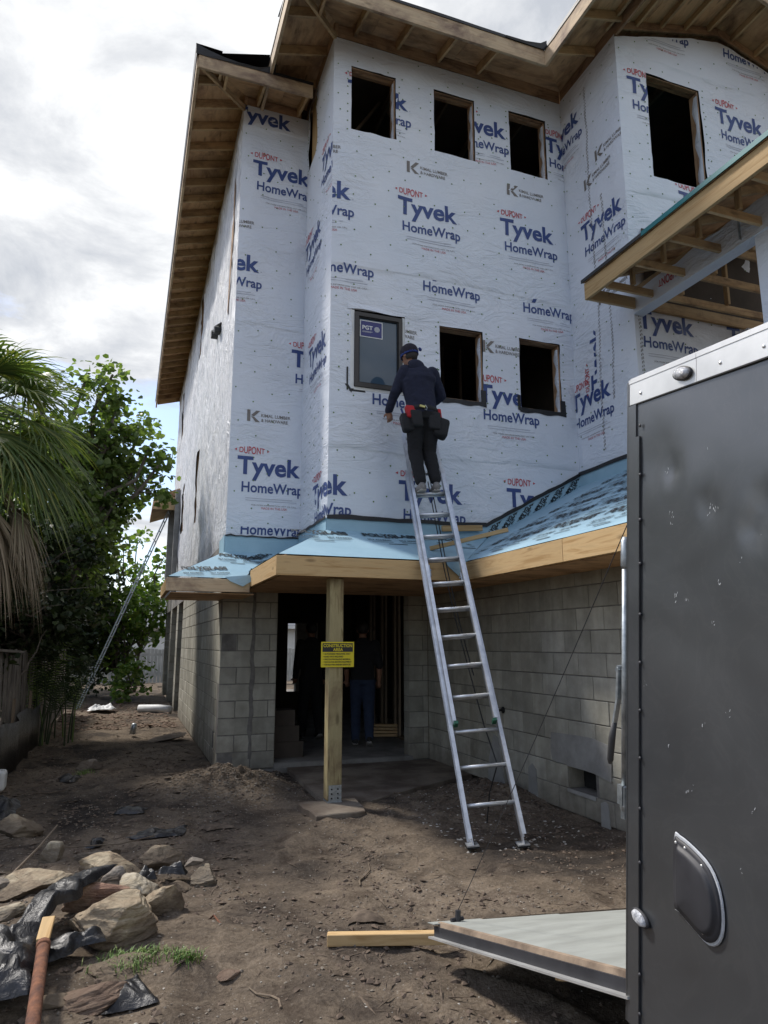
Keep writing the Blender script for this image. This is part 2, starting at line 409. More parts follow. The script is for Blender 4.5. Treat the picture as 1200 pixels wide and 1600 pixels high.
def put_print(name, art, fr, parent, mats, clip=None, off=0.0045, extra_clip=(), step=0.14, kind=None, label=None):
    """project 2D artwork onto a wall frame; clipped to the wall, its openings left free"""
    if not art.f: return None
    bm = bmesh.new(); vs = [bm.verts.new((x, y, 0)) for x, y in art.v]
    for f, mi in zip(art.f, art.m):
        try: q = bm.faces.new([vs[i] for i in f]); q.material_index = mi
        except ValueError: pass
    u0, u1, v0, v1 = clip if clip else fr.b
    xs = [v[0] for v in art.v]; ys = [v[1] for v in art.v]
    x0, x1, y0, y1 = min(xs), max(xs), min(ys), max(ys)
    def cut(co, no, outer=False, inner=False):
        g = bm.verts[:]+bm.edges[:]+bm.faces[:]
        bmesh.ops.bisect_plane(bm, geom=g, dist=1e-5, plane_co=co, plane_no=no, clear_outer=outer, clear_inner=inner)
    if x0 < u0: cut((u0,0,0), (-1,0,0), outer=True)
    if x1 > u1: cut((u1,0,0), (1,0,0), outer=True)
    if y0 < v0: cut((0,v0,0), (0,-1,0), outer=True)
    if y1 > v1: cut((0,v1,0), (0,1,0), outer=True)
    for a, b in extra_clip: cut(a, b, outer=True)
    for h in fr.holes:
        if h[0] < x1 and h[1] > x0 and h[2] < y1 and h[3] > y0:
            for co, no in (((h[0],0,0),(1,0,0)), ((h[1],0,0),(1,0,0)), ((0,h[2],0),(0,1,0)), ((0,h[3],0),(0,1,0))): cut(co, no)
            kill = [f for f in bm.faces if h[0] < f.calc_center_median().x < h[1] and h[2] < f.calc_center_median().y < h[3]]
            bmesh.ops.delete(bm, geom=kill, context='FACES')
    if not bm.faces: bm.free(); return None
    if step:
        x = math.ceil(x0/step)*step
        while x < x1: cut((x,0,0), (1,0,0)); x += step
        y = math.ceil(y0/step)*step
        while y < y1: cut((0,y,0), (0,1,0)); y += step
    if not bm.faces: bm.free(); return None
    for v in bm.verts: v.co = fr.p(v.co.x, v.co.y, off)
    me = bpy.data.meshes.new(name); bm.to_mesh(me); bm.free()
    for m in mats: me.materials.append(MT[m])
    o = bpy.data.objects.new(name, me); link(o, parent); tag(o, kind=kind, label=label); return o

WRAPM = ['pblue', 'pred', 'pgrey', 'pline']
def wrap_logo():
    a = P2()
    oval = lambda t: 1.0 - 0.38*t*t
    a.text('DUPONT', 0.02, 0.035, 0.335, 0.105, 1, 0.012, oval)
    a.poly([(-0.045, 0.088), (-0.012, 0.105), (-0.012, 0.07)], 1); a.poly([(0.42, 0.088), (0.387, 0.07), (0.387, 0.105)], 1)
    a.text('Tyvek', 0.0, -0.235, 0.84, 0.24, 0, 0.029)
    a.text('HomeWrap', 0.065, -0.475, 0.82, 0.138, 0, 0.02)
    a.rect(0.865, -0.475, 0.88, -0.46, 3); a.rect(0.86, -0.235, 0.875, -0.22, 3)
    for i, (x0, x1) in enumerate(((0.12, 0.74), (0.12, 0.80))): a.rect(x0, -0.56-0.03*i, x1, -0.553-0.03*i, 3)
    a.text('FOR MORE INFORMATION VISIT OR CALL', 0.20, -0.655, 0.60, 0.018, 2, 0.0)
    a.text('MADE IN THE USA', 0.33, -0.70, 0.34, 0.032, 1, 0.0)
    return a
def lumber_logo():
    a = P2()
    a.poly([(0, 0), (0.045, 0), (0.045, 0.17), (0, 0.17)], 2)
    a.poly([(0.055, 0.09), (0.13, 0.17), (0.185, 0.17), (0.095, 0.075)], 2)
    a.poly([(0.055, 0.075), (0.10, 0.07), (0.185, 0.0), (0.12, 0.0)], 2)
    a.text('KIMAL LUMBER', 0.20, 0.085, 0.42, 0.048, 2, 0.012)
    a.text('& HARDWARE', 0.20, 0.012, 0.38, 0.048, 2, 0.012)
    return a
LOGO = wrap_logo(); KLOGO = lumber_logo()

house = empty('unfinished_house', (1.1, 9.0, 0), 'three storey house under construction, concrete block below and white house wrap above', 'house')

X0, Y0, X1, X2, YB, YC = 1.1, 9.0, 3.9, 5.52, 7.6, 6.35
WHOLES_BF = [(2.29, 2.91, 8.02, 8.97), (3.465, 4.08, 8.02, 8.97), (4.625, 5.23, 8.02, 8.97),
             (2.33, 3.02, 4.50, 5.54), (3.50, 4.11, 4.54, 5.51), (4.655, 5.29, 4.54, 5.52)]
fBF = Frame((0, YB, 0), (1,0,0), (0,-1,0), 1); fBF.seams = [(6.12, 0, 9), (3.76, 0, 9), (9.02, 9, 9)]
def vminBF(u): return 2.93 if u < 4.08 else 2.93+(u-4.08)*0.555
wBF = wall_grid('house_wrap', fBF, 2.06, X2, 2.93, 9.36, WHOLES_BF, house, vmin=vminBF, label='bay front wall wrapped in white sheeting with six window openings')
fBS = Frame((2.06, 0, 0), (0,-1,0), (-1,0,0), 2, 0.016)
wBS = wall_grid('house_wrap', fBS, -Y0, -YB, 2.93, 9.36, [(-8.86, -8.46, 8.25, 9.34)], house, label='narrow wrinkled return of the bay facing left')
fLF = Frame((0, Y0, 0), (1,0,0), (0,-1,0), 3); fLF.seams = [(5.80, 0, 9), (8.86, 0, 9)]
wLF = wall_grid('house_wrap', fLF, X0, 2.06, 2.86, 9.2, [], house, label='narrow wrapped wall left of the bay')
fLW = Frame((X0, 0, 0), (0,-1,0), (-1,0,0), 4, 0.022)
HLW = [(-14.1, -13.55, 3.85, 5.25), (-17.9, -17.35, 4.2, 5.4), (-14.9, -14.3, 7.5, 9.0), (-20.0, -19.4, 7.2, 8.6)]
wLW = wall_grid('house_wrap', fLW, -22.0, -Y0, 2.8, 9.2, HLW, house, m='crumple', cell=0.10, label='long side wall with loose crumpled wrap')
fSX = Frame((X2, 0, 0), (0,-1,0), (-1,0,0), 5)
wSX = wall_grid('house_wrap', fSX, -YB, -YC, 3.72, 9.40, [], house, label='side wall running forward between bay and right block')
HRF = [(5.97, 6.86, 7.40, 8.93)]
fRF = Frame((0, YC, 0), (1,0,0), (0,-1,0), 6); fRF.seams = [(9.15, 0, 12), (7.10, 0, 12)]
wRF = wall_grid('house_wrap', fRF, X2, 9.6, 3.4, 9.9, HRF, house, vmax=lambda u: 9.36+0.28*min(u-X2, 7.31-X2)-0.28*max(0, u-7.31), label='right block front wall wrapped in white sheeting')

# prints: (frame, parent, [(u,vT)], clip)
def logos(fr, parent, spots, clip=None, extra=()):
    for s in spots:
        put_print('wrap_logo', LOGO.shifted(s[0], s[1], 1.0, s[2] if len(s) > 2 else 0), fr, parent, WRAPM, clip=clip, extra_clip=extra)
def klogos(fr, parent, spots, clip=None, extra=()):
    for s in spots: put_print('supplier_logo', KLOGO.shifted(s[0], s[1], s[3] if len(s) > 3 else 0.95, s[2] if len(s) > 2 else 0), fr, parent, WRAPM, clip=clip, extra_clip=extra)
bslope = [((4.08, 2.93, 0), (0.555, -1, 0))]
logos(fBF, wBF, [(2.24, 8.74), (3.72, 8.72), (5.21, 8.72), (1.455, 7.24), (2.93, 7.22), (4.425, 7.24)])
logos(fBF, wBF, [(1.72, 6.47), (3.21, 6.43), (4.68, 6.39)], clip=(2.06, X2, 3.76, 6.12))
logos(fBF, wBF, [(2.53, 4.82), (4.03, 4.80)], clip=(2.06, X2, 3.78, 6.12))
logos(fBF, wBF, [(1.46, 3.44), (2.93, 3.43), (4.40, 3.45)], clip=(2.06, X2, 2.93, 3.76), extra=bslope)
klogos(fBF, wBF, [(3.06, 7.60), (4.55, 7.62), (1.57, 7.62), (4.10, 5.24), (2.60, 5.25)])
logos(fLF, wLF, [(1.26, 8.33), (0.56, 6.82), (1.89, 5.52), (1.21, 3.94)])
logos(fLF, wLF, [(0.95, 9.16)], clip=(X0, 2.06, 8.87, 9.2)); logos(fLF, wLF, [(1.22, 3.38)], clip=(X0, 2.06, 2.86, 3.0))
klogos(fLF, wLF, [(0.72, 7.22), (1.31, 4.42)])
logos(fBS, wBS, [(-8.95, 7.05, 0.05), (-8.62, 5.35, 0.0), (-8.25, 3.42, 0.02), (-8.10, 7.9, -0.05)])
logos(fSX, wSX, [(-8.0, 8.95, 0.02), (-7.27, 7.14, 0.0), (-7.69, 4.82, 0.0)])
logos(fSX, wSX, [(-7.22, 4.75, 1.57)], clip=(-YB, -7.1, 4.6, 6.2))
klogos(fSX, wSX, [(-6.86, 7.86, 0.05), (-7.13, 7.60, 0.05), (-7.0, 5.85, 0)])
logos(fRF, wRF, [(5.66, 8.80), (7.12, 8.76), (5.56, 5.50), (6.95, 5.50)])
rfc = [((X2, 9.33, 0), (-.28, 1, 0)), ((7.31, 9.33+.28*1.79, 0), (.28, 1, 0))]
logos(fRF, wRF, [(7.30, 10.10), (5.85, 10.05)], extra=rfc); logos(fRF, wRF, [(6.34, 7.28)], clip=(X2, 9.6, 6.6, 7.39))

# cap nails: green/grey plastic caps, scattered on studs
def caps(fr, parent, seed, dens=0.40, n2=6):
    rr = random.Random(seed); mb = MB(); u0, u1, v0, v1 = fr.b
    u = u0+0.08; col = 0
    while u < u1-0.03:
        v = v0 + 0.15 + (0.2 if col % 2 else 0)
        while v < v1-0.05:
            uu = u+rr.uniform(-.035, .035); vv = v+rr.uniform(-.07, .07)
            if not any(h[0]-.02 < uu < h[1]+.02 and h[2]-.02 < vv < h[3]+.02 for h in fr.holes) and rr.random() < 0.9 and (parent != wBF or vv > vminBF(uu)+.05) and (parent != wRF or vv < 9.3+0.28*min(uu-X2, 1.79)):
                c = fr.p(uu, vv, 0.004); ring = [c+(fr.u*math.cos(a)+Vector((0,0,1))*math.sin(a))*0.011 for a in [k*math.pi/3 for k in range(6)]]
                mb.add(ring+[c+fr.n*0.006], [(k, (k+1) % 6, 6) for k in range(6)])
            v += dens*rr.uniform(0.7, 1.1)
        u += 0.405*0.55; col += 1
    for h in fr.holes:
        for k in range(int((h[3]-h[2])/0.12)+1):
            for uu in (h[0]-.05, h[1]+.05):
                vv = h[2]+k*0.12+rr.uniform(-.02, .02)
                if not (u0 < uu < u1): continue
                c = fr.p(uu, vv, 0.004); ring = [c+(fr.u*math.cos(a)+Vector((0,0,1))*math.sin(a))*0.011 for a in [k_*math.pi/3 for k_ in range(6)]]
                mb.add(ring+[c+fr.n*0.006], [(k_, (k_+1) % 6, 6) for k_ in range(6)])
    mb.build('cap_nails', 'cap', parent, fixn=False, kind='stuff')
for i, (f_, w_) in enumerate(((fBF, wBF), (fLF, wLF), (fSX, wSX), (fRF, wRF), (fBS, wBS))): caps(f_, w_, 40+i)

# dark dashed selvage print running down corner seams
def selvage(fr, parent, u, v0, v1, seed):
    rr = random.Random(seed); a = P2(); v = v0
    while v < v1:
        d = rr.uniform(0.02, 0.035); x = u + 0.012*math.sin(v*2.2+seed)
        a.poly([(x-.017, v), (x-.006, v), (x-.001, v+d), (x-.012, v+d)], 2); a.poly([(x+.008, v+.012), (x+.018, v+.012), (x+.013, v+d+.012), (x+.003, v+d+.012)], 2)
        v += 0.05
    put_print('selvage_print', a, fr, parent, WRAPM, step=0.5, kind='stuff')
selvage(fSX, wSX, -7.02, 3.9, 9.15, 1); selvage(fSX, wSX, -6.78, 4.5, 7.3, 2); selvage(fRF, wRF, X2+0.06, 4.0, 5.6, 3)

# ------------------------------------------------------------------ window openings: reveals, headers, wrapped jambs
def opening(fr, h, parent, wrapped_right=True, hdr=3, depth=0.14, sill=True, jambL=True):
    u0, u1, v0, v1 = h; n = fr.n
    o = empty_part('window_opening', parent)
    P = lambda u, v, d: fr.o + fr.u*u + Vector((0,0,1))*v - n*d
    # header plies
    t = 0.045
    for k in range(hdr):
        board('header_ply', o, P(u0, v1-0.006, 0.022+k*t), P(u1, v1-0.006, 0.022+k*t), t-0.004, 0.012+0.006*(k % 2), 'header')
    board('jamb', o, P(u0+0.004, v0+.02, depth/2), P(u0+0.004, v1-0.02, depth/2), 0.008, depth, 'header', up=tuple(n))
    board('jamb', o, P(u1-0.012, v0+.02, depth/2), P(u1-0.012, v1-0.02, depth/2), 0.022, depth, 'header', up=tuple(n))
    if sill: board('rough_sill', o, P(u0+.01, v0+0.010, depth/2), P(u1-.02, v0+0.010, depth/2), depth, 0.018, 'header')
    if wrapped_right:
        mb = MB(); nz = 14
        vs = []
        for j in range(nz+1):
            v = v0+0.01+(v1-v0-0.08)*j/nz
            for i in range(4):
                d = 0.0 + depth*0.75*i/3*(0.75+0.25*math.sin(j*1.3+u0*5))
                bulge = 0.016*math.sin(math.pi*i/3)*(0.6+0.5*math.sin(j*0.9+u0*3))
                vs.append(P(u1-0.026-bulge*(1 if i else 0), v, d-0.002))
        fs = [(j*4+i, j*4+i+1, (j+1)*4+i+1, (j+1)*4+i) for j in range(nz) for i in range(3)]
        mb.add(vs, fs); mb.build('folded_wrap', 'wrap', o, smooth=True, fixn=False)
    return o
def empty_part(name, parent, label=None):
    """part that groups pieces: a thin backing frame is supplied by caller; here an Empty child"""
    o = bpy.data.objects.new(name, None); o.empty_display_size = 0.05; link(o, parent, Matrix.Identity(4)); tag(o, label); return o
for i, h in enumerate(WHOLES_BF):
    if i == 3: continue
    opening(fBF, h, house, wrapped_right=True)
opening(fRF, HRF[0], house)
for h in HLW: opening(fLW, h, house, wrapped_right=False, hdr=1)
# side opening of the bay near the eave, plywood showing behind torn wrap
board('bare_sheathing_strip', house, (2.10, 8.66, 8.2), (2.10, 8.66, 9.34), 0.42, 0.02, 'lumber', up=(1,0,0))
# black sill flashing tape under the lower openings
for (u0, u1, v0) in ((3.48, 4.14, 4.54), (4.63, 5.33, 4.54)):
    mb = MB(); a = []
    for k in range(13):
        u = u0+(u1-u0)*k/12; a.append((u, v0-0.055-0.012*math.sin(k*1.1), v0+0.006))
    vs = []; 
    for u, lo, hi in a: vs += [fBF.p(u, lo, 0.008), fBF.p(u, hi, 0.010)]
    mb.add(vs, [(2*k, 2*k+2, 2*k+3, 2*k+1) for k in range(12)])
    mb.prism([fBF.p(u1-.075, v0-.05, .009), fBF.p(u1, v0-.05, .009), fBF.p(u1, v0+.17, .011), fBF.p(u1-.075, v0+.17, .011)], (0, -0.003, 0))
    mb.prism([fBF.p(u0-.03, v0-.03, .009), fBF.p(u0+.012, v0-.05, .009), fBF.p(u0+.012, v0+.17, .011), fBF.p(u0-.03, v0+.17, .011)], (0, -0.003, 0))
    mb.build('sill_flashing_tape', 'black', house)

# installed window with navy sticker
win = empty_part('window', house, 'single installed window with bronze frame and a navy sticker')
MT['glass'] = None
def glassmat():
    m, nt, b = mat_base('window_glass')
    b.inputs['Base Color'].default_value = (0.05, 0.085, 0.125, 1); b.inputs['Roughness'].default_value = 0.03; b.inputs['IOR'].default_value = 1.5
    b.inputs['Specular IOR Level'].default_value = 0.5
    return m
MT['glass'] = glassmat()
def frame_rect(mb, x0, x1, z0, z1, y0, y1, t, mi=0):
    mb.box((x0, y0, z0), (x0+t, y1, z1), mi); mb.box((x1-t, y0, z0), (x1, y1, z1), mi)
    mb.box((x0+t, y0, z0), (x1-t, y1, z0+t), mi); mb.box((x0+t, y0, z1-t), (x1-t, y1, z1), mi)
mb = MB(); frame_rect(mb, 2.365, 2.985, 4.545, 5.505, YB-0.035, YB+0.06, 0.05); mb.build('window_frame', 'bronze', win)
mb = MB(); frame_rect(mb, 2.415, 2.935, 4.595, 5.455, YB-0.02, YB+0.03, 0.014); mb.build('glazing_bead', 'rubber', win)
mb = MB(); mb.box((2.428, YB+0.0, 4.608), (2.922, YB+0.008, 5.442)); mb.build('window_pane', 'glass', win)
mb = MB(); mb.box((2.435, YB-0.006, 5.20), (2.73, YB-0.002, 5.42)); mb.build('sticker_border', 'white', win)
mb = MB(); mb.box((2.447, YB-0.009, 5.212), (2.718, YB-0.0065, 5.408)); mb.build('sticker', 'navyink', win)
fW = Frame((0, YB-0.0095, 0), (1,0,0), (0,-1,0), 0, 0.0)
a = P2(); a.text('PGT', 2.465, 5.30, 0.135, 0.052, 0, 0.03); a.rect(2.465, 5.272, 2.60, 5.276, 0); a.rect(2.465, 5.262, 2.58, 5.265, 0)
for k in range(7):
    y = 5.315+ (k-3)*0.010; r = math.sqrt(max(0, 0.036**2-((k-3)*0.010)**2)); a.rect(2.655-r, y-.0028, 2.655+r, y+.0028, 0)
fW.b = (2.3, 3, 5, 5.6); put_print('sticker_print', a, fW, win, ['white'], off=0.0015, step=0)
# white flange strip and untaped flap round the window, black corner tape
mb = MB()
mb.box((2.315, YB-0.012, 4.515), (2.362, YB-0.004, 5.53)); mb.box((2.988, YB-0.012, 4.515), (3.03, YB-0.004, 5.53)); mb.box((2.362, YB-0.012, 4.505), (2.988, YB-0.004, 4.543))
mb.build('window_flange', 'white', win)
mb = MB(); vs = []
for k in range(13):
    t = k/12; u = 2.27+0.80*t; lift = 0.015+0.03*abs(math.sin(t*3.0))
    vs += [(u, YB-lift, 5.535+0.012*math.sin(t*7)), (u, YB-0.012, 5.62)]
mb.add(vs, [(2*k, 2*k+2, 2*k+3, 2*k+1) for k in range(12)]); mb.build('wrap_flap', 'wrap', win, smooth=True, fixn=False)
mb = MB(); mb.box((2.305, YB-0.016, 4.478), (3.05, YB-0.006, 4.503)); mb.box((2.27, YB-0.018, 4.49), (2.288, YB-0.008, 4.78))
mb.prism([(2.25, YB-.012, 4.56), (2.285, YB-.012, 4.56), (2.335, YB-.012, 4.49), (2.33, YB-.012, 4.46)], (0, -0.012, 0)); mb.build('corner_tape', 'black', win)

# ------------------------------------------------------------------ interior: slabs, partitions, studs
mb = MB()
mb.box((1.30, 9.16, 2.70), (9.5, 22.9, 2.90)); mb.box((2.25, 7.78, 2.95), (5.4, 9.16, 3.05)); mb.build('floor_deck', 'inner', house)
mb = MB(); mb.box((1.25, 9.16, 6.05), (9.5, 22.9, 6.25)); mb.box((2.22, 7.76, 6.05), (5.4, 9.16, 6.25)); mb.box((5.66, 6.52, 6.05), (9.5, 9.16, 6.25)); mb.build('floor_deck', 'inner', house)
mb = MB(); mb.box((1.25, 9.16, 9.42), (9.6, 22.0, 9.50)); mb.box((2.2, 7.75, 9.42), (9.6, 9.16, 9.50)); mb.box((5.66, 6.5, 9.42), (9.6, 7.75, 9.50)); mb.build('ceiling_light_block', 'inner', house)  # added slab that blocks daylight from above
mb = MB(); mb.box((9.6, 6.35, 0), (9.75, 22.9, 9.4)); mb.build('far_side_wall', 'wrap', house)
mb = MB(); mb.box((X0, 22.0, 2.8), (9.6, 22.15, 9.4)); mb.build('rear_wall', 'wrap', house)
mb = MB(); mb.box((1.9, 11.2, 2.9), (9.5, 11.3, 6.05)); mb.box((1.9, 11.2, 6.25), (9.5, 11.3, 9.42)); mb.box((5.62, 7.8, 3.0), (5.66, 11.2, 6.05)); mb.build('partition_wall', 'inner', house)  # partitions added to keep the rooms behind the windows dark
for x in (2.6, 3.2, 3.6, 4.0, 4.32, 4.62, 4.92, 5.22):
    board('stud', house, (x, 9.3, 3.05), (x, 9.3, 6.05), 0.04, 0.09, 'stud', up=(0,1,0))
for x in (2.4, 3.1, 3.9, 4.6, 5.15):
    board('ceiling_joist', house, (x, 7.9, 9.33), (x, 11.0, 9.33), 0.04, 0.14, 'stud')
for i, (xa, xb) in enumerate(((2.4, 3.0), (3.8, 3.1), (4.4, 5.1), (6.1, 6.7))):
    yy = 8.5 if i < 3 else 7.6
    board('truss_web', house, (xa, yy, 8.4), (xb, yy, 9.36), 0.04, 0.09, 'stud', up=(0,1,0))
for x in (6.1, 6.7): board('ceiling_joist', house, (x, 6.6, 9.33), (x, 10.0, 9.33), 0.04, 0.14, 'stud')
# ------------------------------------------------------------------ ground floor: concrete block walls
BW, BH = 0.4064, 0.2032
def block_mesh(L, H=BH, T=0.19, j=0.0045):
    """front face towards -Y of its frame; origin at centre of front face"""
    c = 0.004; x = L/2-j; z = H/2-j
    v = [(-x+c, 0, -z+c), (x-c, 0, -z+c), (x-c, 0, z-c), (-x+c, 0, z-c), (-x, c, -z), (x, c, -z), (x, c, z), (-x, c, z), (-x, T, -z), (x, T, -z), (x, T, z), (-x, T, z)]
    f = [(0,1,2,3), (4,5,1,0), (5,6,2,1), (6,7,3,2), (7,4,0,3), (4,8,9,5), (5,9,10,6), (6,10,11,7), (7,11,8,4)]
    mb = MB(); mb.add(v, f); return mb.mesh('concrete_block', 'block', fixn=True)
_bm = {}
def block(parent, fr, u, v, L, H=BH, T=0.02, proud=0.0, rr=random):
    k = (round(L, 3), round(H, 3), T)
    if k not in _bm: _bm[k] = block_mesh(L, H, T)
    o = bpy.data.objects.new('concrete_block', _bm[k])
    x = fr.u; y = -fr.n; z = Vector((0,0,1))
    mw = Matrix((x, y, z)).transposed().to_4x4() @ Matrix.Rotation(rr.uniform(-.004, .004), 4, 'Y')
    mw.translation = fr.o + fr.u*u + z*v + fr.n*(proud+rr.uniform(-.0015, .0015))
    link(o, parent, mw); return o
def block_wall(name, fr, u0, u1, ncourse, z0, parent, skip=(), label=None, back=True, far=None, thick=0.19, halfoff=0):
    """individual blocks on a recessed mortar backing"""
    rr = random.Random(int(abs(u0*100))+5)
    mb = MB(); D = 0.008
    w_ = MB()
    # mortar backing with openings (skip = list of (ua, ub, course))
    P = lambda u, v, d: fr.o+fr.u*u+Vector((0,0,1))*v-fr.n*d
    for c in range(ncourse):
        za, zb = z0+c*BH, z0+(c+1)*BH
        segs = [(u0, u1)]
        for (sa, sb, sc) in skip:
            if sc == c:
                ns = []
                for a, b in segs:
                    if sb <= a or sa >= b: ns.append((a, b)); continue
                    if a < sa: ns.append((a, sa))
                    if sb < b: ns.append((sb, b))
                segs = ns
        for a, b in segs:
            w_.prism([P(a, za, D), P(b, za, D), P(b, zb, D), P(a, zb, D)], -fr.n*(thick-D))
    wall = w_.build(name, 'mortar', parent, label=label)
    cnt = 0
    for c in range(ncourse):
        off = (BW/2 if (c+halfoff) % 2 else 0)
        u = u0-off
        while u < u1-0.01:
            a, b = max(u, u0), min(u+BW, u1); u += BW
            if b-a < 0.05: continue
            vc = z0+(c+0.5)*BH
            segs = [(a, b)]
            for (sa, sb, sc) in skip:
                if sc == c:
                    ns = []
                    for p, q in segs:
                        if sb <= p or sa >= q: ns.append((p, q)); continue
                        if p < sa: ns.append((p, sa))
                        if sb < q: ns.append((sb, q))
                    segs = ns
            for p, q in segs:
                if q-p < 0.04: continue
                block(wall, fr, (p+q)/2, vc, q-p, BH, 0.03, rr=rr); cnt += 1
    return wall
fG = Frame((0, Y0, 0), (1,0,0), (0,-1,0), 0, 0)     # front, ground
fGL = Frame((X0, 0, 0), (0,-1,0), (-1,0,0), 0, 0)
fGR = Frame((X1, 0, 0), (0,-1,0), (-1,0,0), 0, 0)
bwA = block_wall('block_wall', fG, X0, 1.80, 12, 0.0, house, label='concrete block pier left of the doorway')
bwB = block_wall('block_wall', fG, 3.62, X1, 12, 0.0, house, label='narrow block pier right of the doorway')
mb = MB(); mb.box((1.80, Y0+0.0, 2.19), (3.62, Y0+0.19, 2.45)); mb.build('door_lintel', 'concrete', house)
# end faces of the jambs (mortar backing is a solid box, give it block-colour returns)
def jamb_returns(x, sgn):
    for c in range(11):
        mb = MB(); mb.box((x-0.004 if sgn > 0 else x-0.002, Y0+0.003, c*BH+.004), (x+0.002 if sgn > 0 else x+0.004, Y0+0.187, (c+1)*BH-.004)); mb.build('jamb_block', 'block', house)
jamb_returns(1.80, 1); jamb_returns(3.62, -1)
bwL = block_wall('block_wall', fGL, -15.86, -Y0, 12, 0.0, house, skip=[(-9.56, -9.40, 1)], label='long concrete block side wall with a small vent hole')
bwR = block_wall('block_wall', fGR, -Y0, -3.05, 12, 0.0, house, skip=[(-5.79, -5.38, 1)], halfoff=1, label='right concrete block wall with one block missing')
# solid corner stops
# missing block cavity
mb = MB(); y0, y1 = 5.385, 5.785
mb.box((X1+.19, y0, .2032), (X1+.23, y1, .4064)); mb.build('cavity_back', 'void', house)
mb = MB(); mb.box((X1+.01, y0+.20, .21), (X1+.15, y1-.0, .40)); 
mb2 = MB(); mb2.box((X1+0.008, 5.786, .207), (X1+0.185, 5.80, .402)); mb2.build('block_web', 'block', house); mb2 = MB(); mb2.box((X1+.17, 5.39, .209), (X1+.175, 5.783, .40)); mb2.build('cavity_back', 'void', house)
mb2 = MB(); mb2.prism([(X1-.005, 5.37, .2032), (X1-.005, 5.80, .2032), (X1-.012, 5.79, .175), (X1-.010, 5.38, .17)], (0.02, 0, 0)); mb2.build('broken_mortar_bed', 'cement', house)
# parged patch above it
bm = bmesh.new(); ring = []
pts = [(5.15, .36), (5.14, .50), (5.17, .66), (5.4, .69), (5.7, .685), (6.03, .67), (6.05, .52), (6.02, .41), (5.8, .412), (5.79, .40), (5.5, .40), (5.38, .395)]
mb = MB(); mb.prism([(X1-.009, y, z) for y, z in pts], (0.012, 0, 0)); mb.build('cement_patch', 'cement', house)
mb = MB(); mb.prism([(X1-.008, y, z) for y, z in [(6.95, -.05), (7.35, -.05), (7.30, .25), (7.18, .52), (7.08, .50), (7.0, .2)]], (0.011, 0, 0)); mb.build('cement_smear', 'cement', house); mb = MB(); mb.prism([(X1-.008, y, z) for y, z in [(6.30, -.1), (6.48, -.1), (6.47, .28), (6.40, .33), (6.33, .28)]], (.011, 0, 0)); mb.build('cement_smear', 'cement', house)
mb = MB(); mb.prism([(X1-.008, y, z) for y, z in [(5.20, -.02), (5.32, -.02), (5.31, .17), (5.26, .19), (5.21, .17)]], (.011, 0, 0)); mb.build('cement_smear', 'cement', house)
# small pipe stub in the right wall
mb = MB(); mb.tube([(X1+.02, 6.95, .80), (X1-.05, 6.95, .80), (X1-.075, 6.95, .775), (X1-.08, 6.95, .72)], 0.013, 8); mb.tube([(X1-.002, 6.95, .80), (X1-.012, 6.95, .80)], 0.035, 12); mb.build('pipe_stub', 'rubber', house, smooth=True)
# cavity in left wall
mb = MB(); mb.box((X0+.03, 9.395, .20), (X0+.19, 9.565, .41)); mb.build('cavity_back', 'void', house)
# ragged vertical mortar seam on the left pier
mb = MB(); vs = []; rr = random.Random(3)
for k in range(34):
    z = 0.12+k*0.065; wd = 0.018+0.016*rr.random()*(1.2 if z < 1.6 else .4); x = 1.50+0.006*math.sin(k*.9)
    vs += [(x-wd, Y0-.006, z), (x+wd*rr.uniform(.4, 1), Y0-.006, z)]
mb.add(vs, [(2*k, 2*k+1, 2*k+3, 2*k+2) for k in range(33)]); mb.build('mortar_seam', 'mortar', house)

# side openings further back along the left wall
for y in (17.3, 20.0, 22.6):
    for c in range(0, 12):
        mb = MB(); mb.box((X0, y, c*BH+.004), (X0+.4, y+.6, (c+1)*BH-.004)); mb.build('pier_block', 'block', house)
mb = MB(); mb.box((X0-.003, 15.9, 2.44), (X0+.35, 23.2, 2.8)); mb.build('ring_beam', 'concrete', house)
mb = MB(); mb.box((X0-.002, 9.2, 2.44), (X0+.2, 15.9, 2.8)); mb.box((X0+.002, Y0-.002, 2.44), (X1+.2, Y0+.2, 2.62)); mb.box((X1-.002, 3.0, 2.44), (X1+.2, Y0-.002, 2.55)); mb.build('ring_beam', 'concrete', house)
# ground floor inside
mb = MB(); mb.box((X0+.19, Y0+.03, -.25), (9.5, 23.2, 0.055)); mb.build('floor_slab', 'concrete', house)
mb = MB(); mb.box((1.803, Y0-.02, -.06), (3.66, Y0+.19, 0.052)); mb.prism([(1.6, Y0-.05, -.1), (3.72, Y0-.06, -.1), (3.70, Y0-.05, -.005), (1.62, Y0-.06, -.01)], (0, 0.05, 0)); mb.build('door_sill', 'concrete', house)
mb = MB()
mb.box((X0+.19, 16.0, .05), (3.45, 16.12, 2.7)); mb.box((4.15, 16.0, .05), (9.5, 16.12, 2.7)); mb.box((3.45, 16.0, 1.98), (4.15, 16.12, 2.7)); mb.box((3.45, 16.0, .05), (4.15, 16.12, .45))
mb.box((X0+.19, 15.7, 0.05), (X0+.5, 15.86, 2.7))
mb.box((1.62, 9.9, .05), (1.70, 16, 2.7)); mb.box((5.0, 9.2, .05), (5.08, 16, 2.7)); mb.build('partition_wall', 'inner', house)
mb = MB(); mb.box((4.34, 19.0, .05), (9.5, 19.2, 2.7)); mb.build('porch_wall', 'cement', house)
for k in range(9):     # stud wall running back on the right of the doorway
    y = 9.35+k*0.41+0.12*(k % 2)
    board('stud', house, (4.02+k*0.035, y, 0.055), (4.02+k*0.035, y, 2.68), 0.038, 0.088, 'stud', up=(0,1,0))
board('bottom_plate', house, (4.02, 9.25, .075), (4.35, 13.0, .075), 0.088, 0.038, 'stud')
